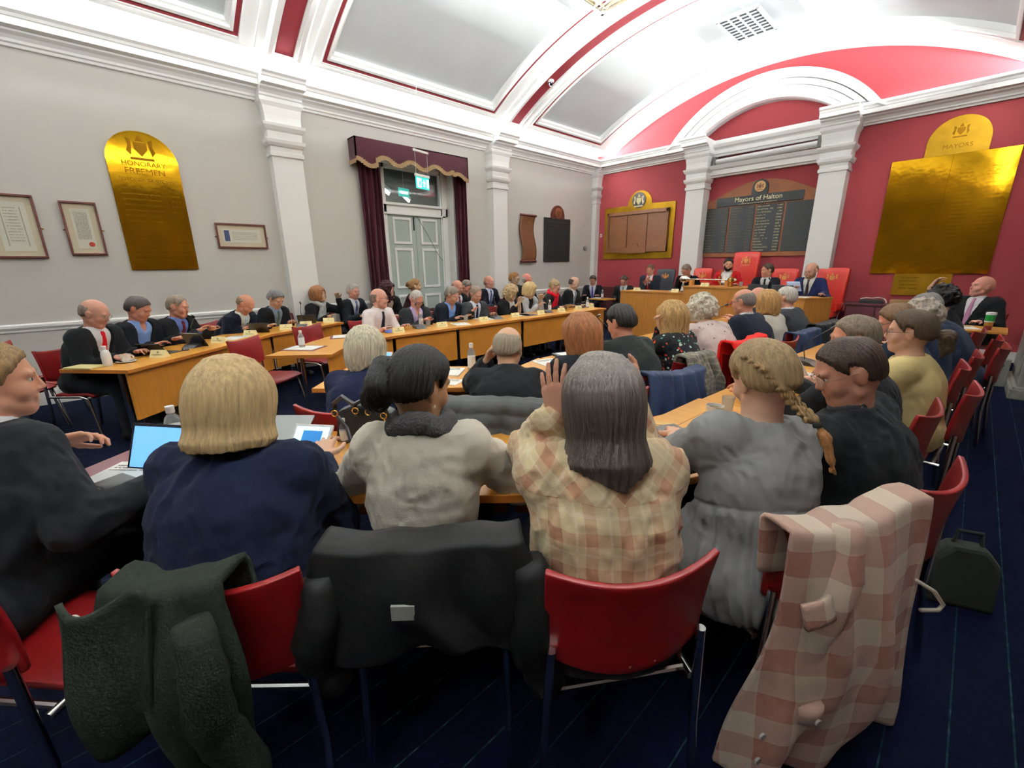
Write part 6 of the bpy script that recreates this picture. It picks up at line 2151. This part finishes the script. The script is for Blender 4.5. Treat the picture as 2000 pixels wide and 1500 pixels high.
# foreground table
tablet(-2.14, .03, math.radians(38), 'dark tablet with large blue page standing left of the blonde woman', .27, .19, 68)
sheet(-2.27, -.02, math.radians(38), 'maroon desk mat at the left end of the foreground table', .36, .26, m_maroon, 'desk_mat', 'desk mat', t=.003)
sheet(-2.16, -.10, math.radians(44), 'white papers on the mat beside the dark-suited man\'s hand', z=TZ + .003)
MB()
T = at('phone_case', (-2.08, -.08, TZ + .007), .4, 'black flat case lying on the papers at far left', 'case'); MB().box((-.09, -.05, 0), (.09, .05, .008)).build('cover', m_plast, T, bevel=.004)
tablet(-1.70, .44, math.radians(38), 'white-framed tablet with blue header under the blonde woman\'s fingers', .17, .21, 48, m_whitepl, m_screen, header=True)
T = at('laptop', (-2.05, .40, TZ), R45, 'grey laptop lid seen past the blonde hair', 'laptop')
MB().box((-.16, -.01, 0), (.16, .22, .015)).build('base', m_alu, T, bevel=.003)
g = MB(); g.box((-.16, 0, 0), (.16, .21, .008), 0, Matrix.Rotation(math.radians(28), 4, 'X')); g.build('lid', m_alu, T, bevel=.003)
bottle(-2.37, .13, 'clear sanitiser bottle with white cap behind the dark tablet', .20, .034)
bottle(-1.88, .70, 'small clear bottle with white cap beside the black handbag', .12, .02)
sheet(-1.60, .63, math.radians(30), 'maroon desk mat between the tablet and the cream-jumper woman', .14, .34, m_maroon, 'desk_mat', 'desk mat', t=.003)
sheet(-1.32, 1.06, math.radians(48), 'maroon folder edge showing right of the cream-jumper woman', .24, .12, m_maroon, 'desk_mat', 'desk mat', t=.003)
# handbag
T = at('handbag', (-1.83, .80, TZ), math.radians(40), 'black handbag with gold chain and rings on the foreground table', 'handbag')
g = MB(); g.prism([(-.15, 0), (.15, 0), (.13, .15), (.05, .185), (-.06, .18), (-.13, .15)], -.05, .05, fn=lambda a, b, c: (a, c * (1 - b * 2), b))
g.build('bag', mat('black_leather', (20, 20, 22), rough=.45), T, bevel=.015)
for i, (a, c) in enumerate(((-.13, -.02), (-.03, .12))):
    g = MB(); g.tube([(a, -.05, .14), (a + .01, -.07, .20), ((a + c) / 2, -.075, .235), (c - .01, -.07, .20), (c, -.05, .14)], .011, 8); g.build('handle', m_plast, T, smooth=True)
mgold = mat('gold_fittings', (212, 170, 90), rough=.25, metal=1)
for k, (x, z) in enumerate(((-.12, .155), (-.02, .17), (.04, .165), (.11, .15))):
    g = MB(); g.tube([(x + .014 * math.cos(t), -.075, z + .014 * math.sin(t)) for t in np.linspace(0, 2 * PI, 11)], .003, 6, cap=False); g.build('ring', mgold, T, smooth=True)
g = MB(); g.tube([(.11, -.075, .14), (.13, -.08, .10), (.12, -.085, .06), (.08, -.09, .03), (.05, -.095, .02)], .006, 6); g.build('gold_strap_end', mgold, T, smooth=True)
g = MB(); g.tube([(-.11, -.07, .14), (-.06, -.09, .09), (-.03, -.12, .03), (.0, -.15, .008), (.08, -.14, .006)], .009, 6); g.build('strap', m_plast, T, smooth=True)
# corner table
cup(-.81, 2.22, -.6, 'white coffee cup on the corner foreground table', False, s=1.12)
glass(-.80, 2.37, 'plastic tumbler just behind the white coffee cup')
T = at('wallet', (-.82, 1.83, TZ), math.radians(62), 'grey zipped organiser wallet beside the checked-shirt woman', 'wallet')
MB().box((-.07, -.12, .012), (.07, .12, .026)).build('cover', mat('grey_leather', (92, 92, 94), rough=.5), T, bevel=.006)
MB().box((-.075, -.125, .0), (.075, .125, .012)).build('pages', m_paper, T, bevel=.002)
g = MB(); g.box((-.03, -.06, .026), (.02, .05, .031)); g.build('clasp', mat('grey_flap', (76, 76, 78), rough=.5), T, bevel=.002)
T = at('spoon', (-.765, 1.93, TZ + .0), 1.0, 'bright metal spoon end on the grey organiser', 'spoon')
g = MB(); g.lathe([(.016, 0), (.018, .004), (.002, .005)], 12); g.build('bowl', m_chrome, T, smooth=True)
g = MB(); g.tube([(.016, 0, .003), (.11, 0, .004)], .003, 6); g.build('handle', m_chrome, T, smooth=True)
T = at('phone', (-.77, 2.08, TZ), .5, 'dark maroon phone lying by the white coffee cup', 'phone'); MB().box((-.035, -.07, 0), (.035, .07, .009)).build('body', mat('maroon_case', (74, 22, 26), rough=.35), T, bevel=.004)
sheet(-.97, 1.96, math.radians(20), 'clear wrapper strip on the corner table edge', .13, .05, mat('kraft_wrap', (206, 168, 108), rough=.6), 'food_wrapper', 'wrapper', t=.003)
sheet(-.72, 1.72, math.radians(60), 'white sheet under the braided woman\'s arm', .2, .2)
tablet(-.66, 3.38, math.radians(120), 'white-framed tablet with blue page held up by the silver-haired man', .13, .19, 58, m_whitepl, m_blue, z=TZ + .03)
tablet(-.62, 2.92, math.radians(110), 'small blue-screen tablet by the braided woman\'s cheek', .12, .17, 40, m_whitepl, m_blue)
mic(-.80, 4.0, math.radians(80), 'black gooseneck microphone on the right-hand table')
T = at('folded_cloth', (-.66, 4.15, TZ), .4, 'beige crumpled cloth beside the right-hand microphone', 'cloth')
g = MB(); g.grid(lambda u, v: ((u - .5) * .22, (v - .5) * .18, .05 * math.sin(u * PI) * math.sin(v * PI) + .01 * math.sin(u * 17) * math.sin(v * 13)), 14, 12); g.build('folds', mat('beige_cloth', (190, 170, 132), rough=.9), T, smooth=2, solid=.006)
sheet(-.6, 3.55, 1.4, 'white papers under the tablet on the right-hand table')
sheet(-.62, 4.75, 1.5, 'white papers at the far end of the right-hand tables')
# inner tables
sheet(-2.68, 1.80, math.radians(40), 'open white ring binder beside the balding man', .30, .24, t=.012)
sheet(-2.44, 1.66, math.radians(30), 'white agenda with round seal beside the balding man', .22, .15)
tablet(-2.98, 1.42, math.radians(30), 'white-framed tablet past the white-haired woman\'s shoulder', .14, .19, 55, m_whitepl, m_blue)
bottle(-2.55, 1.98, 'tall clear bottle near the black-haired bun', .22, .03)
sheet(-2.30, 2.62, 1.3, 'pale folder in front of the auburn-haired woman')
T = at('black_case', (-2.38, 2.95, TZ), 1.2, 'black ring-bound tablet case before the dark-jacketed man', 'case'); MB().box((-.13, -.09, 0), (.13, .09, .02)).build('cover', m_plast, T, bevel=.004)
MB().box((-.10, -.07, .02), (.10, .07, .022)).build('screen', m_paper, T)
mic(-2.30, 3.45, math.radians(95), 'gooseneck microphone between the dark-jacketed man and the dais', lean=-.6)
bottle(-2.22, 4.25, 'clear water bottle before the blonde woman in floral top', .20, .03, cap=m_plast)
sheet(-2.2, 3.8, 1.5, 'white papers before the blonde woman in floral top')
sheet(-2.2, 4.6, 1.4, 'open agenda before the curly white-haired woman')
mic(-2.20, 5.35, math.radians(95), 'gooseneck microphone by the navy-suited man\'s face', lean=.9)
# outer left table
AO, AP = math.radians(-138), math.radians(-152)
def turned(a):
    return math.radians(a)
name_card(-5.10, .30, turned(43), 'cream name card nearest the camera on the outer left table')
name_card(-5.62, .86, turned(43), 'cream name card before the man with dark red tie')
name_card(-5.93, 1.24, turned(43), 'cream name card before the stooping man')
name_card(-6.19, 1.72, turned(64), 'cream name card before the thick grey-haired man')
name_card(-6.33, 2.02, turned(64), 'cream name card left of the brown-bobbed woman')
name_card(-6.50, 2.40, turned(66), 'cream name card at far end of the outer left table')
cup(-5.02, .06, 1, 'white cup on the outer left table beside the white bottle')
bottle(-4.94, -.06, 'opaque white flask at the near corner of the outer left table', .17, .033, m_whitepl)
T = at('notebook', (-4.98, -.20, TZ), turned(40), 'tan open notebook before the man with red tie', 'notebook'); MB().box((-.13, -.07, 0), (.13, .07, .014)).build('pages', mat('buff_pages', (190, 176, 120), rough=.8), T, bevel=.003)
tablet(-5.28, .30, turned(-138), 'dark propped tablet between the red tie man and blue shirt man', .24, .15, 50, key=True, scr=m_scrdark)
tablet(-5.52, .66, turned(-138), 'dark tablet on stand before the man with dark red tie', .22, .17, 62, scr=m_scrdark)
mic(-5.50, .62, turned(40), 'black conference unit before the man with dark red tie', lean=-.3)
T = at('computer_mouse', (-5.32, .52, TZ), .5, 'small dark mouse between two cream cards on the outer left table', 'mouse'); MB().lathe([(.03, 0), (.032, .01), (.02, .028), (.002, .034)], 14).build('shell', m_plast, T, smooth=True)
sheet(-5.85, 1.05, turned(46), 'white agenda before the stooping man')
tablet(-6.12, 1.40, turned(-130), 'dark tablet before the stooping man', .22, .16, 55, scr=m_scrdark)
mic(-6.36, 1.98, turned(60), 'black conference unit by the thick grey-haired man', lean=-.3)
tablet(-6.58, 2.12, turned(-112), 'dark tablet stand before the woman with brown bob', .24, .15, 62, scr=m_scrdark)
glass(-6.52, 2.50, 'tumbler at far end of the outer left table')
# angled end table
sheet(-4.55, 1.40, turned(40), 'maroon mat under the sanitiser on the end table', .36, .28, m_maroon, 'desk_mat', 'desk mat', t=.003)
sheet(-4.55, 1.40, turned(40), 'white sheet under the sanitiser on the end table', .30, .22, z=TZ + .003, n=0)
bottle(-4.60, 1.40, 'clear pump sanitiser on the angled end table', .17, .03, z=TZ + .007)
sheet(-4.97, 2.02, turned(66), 'maroon mat near the white-shirted man', .36, .28, m_maroon, 'desk_mat', 'desk mat', t=.003)
sheet(-4.97, 2.02, turned(66), 'white sheet on the mat near the white-shirted man', .30, .22, z=TZ + .003, n=0)
# inner left tables
for x, y, t_ in ((-4.80, 2.60, 'before the white-shirted man'), (-4.82, 3.26, 'before the man in lavender shirt'), (-4.86, 4.02, 'before the man in bright blue shirt'), (-4.90, 4.70, 'right of the striped tie man, by the microphone unit'), (-4.85, 5.24, 'before the curly blonde-grey woman'), (-4.86, 5.78, 'before the blonde woman in pale grey'), (-4.88, 6.28, 'before the woman with red scarf'), (-4.92, 6.70, 'before the bald man at the table end')):
    name_card(x, y, turned(84), 'cream name card ' + t_)
mic(-4.92, 2.98, turned(80), 'black conference unit between white shirt man and lavender shirt man', lean=-.4)
mic(-4.95, 4.36, turned(80), 'black conference unit before the striped tie man', lean=-.4)
mic(-4.95, 5.52, turned(80), 'black conference unit between the two blonde women', lean=-.4)
mic(-5.02, 6.50, turned(80), 'black conference unit before the bald man at table end', lean=-.4)
sheet(-4.95, 2.60, 1.4, 'blue folder in the white-shirted man\'s hands', .2, .26, mat('blue_folder', (70, 100, 190), rough=.5), 'folder', 'folder')
glass(-4.98, 3.15, 'small tumbler in front of the lavender shirt man')
bottle(-5.04, 3.08, 'clear bottle before the lavender shirt man', .2, .028)
glass(-5.02, 3.82, 'tumbler before the bright blue shirt man')
sheet(-4.85, 3.60, 1.3, 'white agenda between lavender shirt and blue shirt men')
sheet(-5.05, 4.2, 1.5, 'white agenda before the striped tie man')
sheet(-4.95, 5.02, 1.5, 'dark blue folder before the curly blonde-grey woman', .22, .3, mat('navy_folder', (30, 40, 80), rough=.5), 'folder', 'folder')
sheet(-5.02, 4.98, 1.2, 'white pages by the curly blonde-grey woman') 
bottle(-5.02, 5.66, 'clear water bottle before the blonde woman in pale grey', .2, .028)
tablet(-5.08, 6.1, turned(-85), 'grey tablet read by the woman with red scarf', .2, .15, 40, body=m_alu, scr=m_scrdark)
bottle(-4.90, 6.70 - .12, 'clear water bottle at far end of the inner left tables', .2, .028)
# corner table by the back wall
T = at('side_table', (-6.15, 8.85, 0), 0, 'small wooden table before the man in the corner', 'table')
MB().box((-.25, -.2, .70), (.25, .2, .73)).build('tabletop', m_oak, T, bevel=.003)
for sx in (-1, 1):
    for sy in (-1, 1):
        g = MB(); g.tube([(sx * .21, sy * .16, 0), (sx * .21, sy * .16, .70)], .015, 8); g.build('leg', m_darkmetal, T)
bottle(-6.12, 8.8, 'clear bottle on the small corner table', .2, .028, z=.73)
sheet(-6.28, 8.85, .2, 'white papers on the small corner table', z=.73)
# dais things
name_card(-5.02, 8.5, 0, 'cream name card left on the left dais desk', z=.965)
name_card(-4.15, 8.5, 0, 'cream name card right on the left dais desk', z=.965)
name_card(-3.53, 8.42, 0, 'cream name card on the raised dais desk beneath the mace', z=1.10)
T = at('mace', (-3.5, 8.62, 1.10), 0, 'silver ceremonial mace lying on the raised dais desk', 'mace')
msil = mat('silver_plate', (225, 222, 214), rough=.15, metal=1)
Mx = Matrix.Translation((0, 0, .12)) @ Matrix.Rotation(PI / 2, 4, 'Y')
g = MB(); g.lathe([(.011, -.42), (.011, -.30), (.022, -.28), (.011, -.26), (.011, -.14), (.02, -.12), (.011, -.10), (.012, .06), (.022, .08), (.012, .10), (.012, .24), (.024, .26), (.02, .40), (.03, .42), (.012, .46)], 14, M=Mx); g.build('shaft', msil, T, smooth=True)
g = MB(); g.lathe([(.02, -.42), (.05, -.45), (.072, -.50), (.075, -.55), (.062, -.58), (.066, -.59), (.045, -.62), (.012, -.64)], 18, M=Mx); g.build('crowned_head', msil, T, smooth=True)
for x in (-.38, .30):
    MB().box((x - .03, -.06, 0), (x + .03, .06, .10)).build('cradle', m_oakd, T, bevel=.004)
T = at('gilt_inkstand', (-3.10, 8.50, 1.10), 0, 'gilt crown-shaped stand at right end of the raised desk', 'ornament')
MB().lathe([(.05, 0), (.05, .02), (.02, .04), (.03, .08), (.06, .10), (.055, .15), (.01, .18)], 14).build('stand', mgold, T, smooth=True)
def laptop(x, y, z, rz, label, m=m_alu, wd=.32):
    T = at('laptop', (x, y, z), rz, label, 'laptop')
    MB().box((-wd / 2, 0, 0), (wd / 2, .22, .012)).build('base', m_plast, T, bevel=.003)
    g = MB(); g.box((-wd / 2, -.0, 0), (wd / 2, .21, .008), 0, Matrix.Rotation(math.radians(105), 4, 'X')); g.build('lid', m, T, bevel=.003)
laptop(-2.60, 8.45, .955, 0, 'dark laptop lid left on the right dais desk', mat('dark_lid', (70, 72, 76), rough=.4))
laptop(-2.22, 8.45, .955, .1, 'silver laptop lid before the bald bearded man')
mic(-2.38, 8.42, 0, 'black microphone between the dais laptops', z=.955, lean=.8)
glass(-2.95, 8.6, 'tumbler at right end of the raised desk', z=1.10)
glass(-2.42, 8.6, 'tumbler behind the dais laptops', z=.955)
bottle(-4.02, 8.55, 'clear bottle beside the mace head', .2, .028, z=.965)
sheet(-4.85, 8.6, 0, 'white papers before the man with red ribbon', z=.965)
sheet(-1.95, 8.62, 0, 'white papers under the bald bearded man\'s arm', z=.955)
T = at('held_paper', (-2.12, 8.78, 1.10), .2, 'folded blue-white sheet held by the bald bearded man', 'paper')
g = MB(); g.grid(lambda u, v: ((u - .5) * .2 - .05 * v, .04 * math.sin(u * 3) + .05 * v, -.06 + .16 * v), 8, 6); g.build('sheet', mat('bluish_paper', (176, 192, 220), rough=.7), T, smooth=2, solid=.002)
T = at('desk_clock', (-4.32, 8.62, .965), 0, 'small round blue-rimmed glass dish on the left dais desk', 'dish')
MB().lathe([(.03, 0), (.045, .02), (.04, .022), (.02, .005)], 16).build('dish', m_china, T, smooth=True)
# maroon cabinet with router and box
T = at('cabinet', (-.86, 9.70, 0), 0, 'low maroon cabinet beneath the tall brass plaque', 'cabinet')
mcab = mat('maroon_cabinet', (74, 20, 30), rough=.5)
MB().box((-.62, -.24, .06), (.62, .24, .80)).build('carcass', mcab, T, bevel=.006)
MB().box((-.65, -.27, .80), (.65, .25, .835)).build('top', mcab, T, bevel=.004)
MB().box((-.58, -.20, 0), (.58, .22, .06)).build('plinth', m_dark, T)
for k in range(3):
    D_ = MB().box((-.60 + k * .405, -.262, .10), (-.215 + k * .405, -.24, .77)).build('door', mcab, T, bevel=.004)
    MB().box((-.24 + k * .405, -.275, .45), (-.228 + k * .405, -.262, .55)).build('handle', m_brassd, D_)
T = at('router', (-1.16, 9.62, .835), .1, 'black and white network box with loose white cables on the cabinet', 'router')
MB().box((-.16, -.1, 0), (.16, .1, .06)).build('case', m_plast, T, bevel=.005)
g = MB(); g.tube([(-.15, 0, .07), (-.08, -.05, .09), (0, .03, .08), (.09, -.04, .10), (.16, .02, .08), (.19, -.05, .05), (.2, -.06, .01)], .009, 6); g.build('cable', m_whitepl, T, smooth=True)
T = at('cardboard_box', (-.74, 9.62, .835), 0, 'flat tan cardboard box on the maroon cabinet', 'box')
MB().box((-.17, -.12, 0), (.17, .12, .07)).build('carton', mat('cardboard', (142, 110, 72), rough=.9), T, bevel=.004)
g = MB(); g.tube([(-1.52, 9.47, .82), (-1.56, 9.44, .6), (-1.60, 9.43, .3), (-1.62, 9.5, .02)], .006, 6); tag(g.build('power_cable', m_whitepl, None, smooth=True), 'white cable hanging down the left side of the maroon cabinet', 'cable')
# small table with tumblers before the bald man on the right
T = at('side_table', (.12, 7.35, 0), .12, 'small wooden table before the bald man with pink tie', 'table')
MB().prism([(-.24, -.30), (.20, -.30), (.28, .22), (-.20, .30)], .74, .765).build('tabletop', m_oak, T, bevel=.003)
for sx, sy in ((-.2, -.25), (.17, -.25), (.22, .18), (-.17, .25)):
    g = MB(); g.tube([(sx, sy, 0), (sx, sy, .74)], .015, 8); g.build('leg', m_darkmetal, T)
T = at('travel_cup', (.20, 7.22, .765), 0, 'green, gold and maroon banded travel cup with white lid', 'cup')
MB().lathe([(.033, 0), (.036, .05)], 18).build('lower_band', mat('cup_maroon', (110, 28, 36), rough=.4), T, smooth=True)
MB().lathe([(.036, .05), (.038, .10)], 18).build('middle_band', mat('cup_gold', (160, 120, 40), rough=.4), T, smooth=True)
MB().lathe([(.040, .10), (.042, .17)], 18).build('upper_band', mat('cup_green', (24, 140, 60), rough=.4), T, smooth=True)
MB().lathe([(.0405, .088), (.0415, .102)], 18).build('ring', m_whitepl, T, smooth=True)
MB().lathe([(.044, .17), (.043, .195), (.02, .2)], 18).build('lid', m_whitepl, T, smooth=True)
sheet(.02, 7.3, .3, 'white papers beside the banded travel cup', z=.765)
T = at('storage_box', (.34, 8.05, 0), .2, 'white box with a hoop handle on the carpet by the stone pedestal', 'box')
MB().box((-.14, -.12, 0), (.14, .12, .34)).build('box', mat('offwhite_box', (150, 150, 144), rough=.7), T, bevel=.006)
g = MB(); g.tube([(-.08, -.13, .28), (-.04, -.15, .2), (.04, -.15, .2), (.08, -.13, .28)], .008, 6); g.build('handle', m_plast, T, smooth=True)
m_marble = mat('grey_veined_marble', (176, 176, 166), rough=.3, noise=.35, nscale=5, stretch=(3, 3, 1))
g = MB()
g.box((.55, 7.35, .14), (RX, 8.35, 1.5)).box((.50, 7.30, 0), (RX, 8.40, .11)).box((.52, 7.32, .11), (RX, 8.38, .14)).box((.535, 7.45, .25), (.55, 8.25, 1.4))
struct('trim_pedestal', g, m_marble, bevel=.008)
T = at('olive_bag', (.20, 2.62, 0), .4, 'dark olive bag standing on the carpet behind the right-hand chairs', 'bag')
g = MB(); g.prism([(-.13, 0), (.13, 0), (.12, .22), (.06, .30), (-.06, .30), (-.12, .22)], -.06, .06, fn=lambda a, b, c: (a, c * (1 - b), b))
g.build('body', mat('dark_olive_canvas', (26, 30, 20), rough=.9), T, bevel=.02)
g = MB(); g.tube([(-.05, 0, .29), (-.04, 0, .36), (.04, 0, .36), (.05, 0, .29)], .008, 6); g.build('handle', mat('dark_olive_canvas', (26, 30, 20)), T, smooth=True)
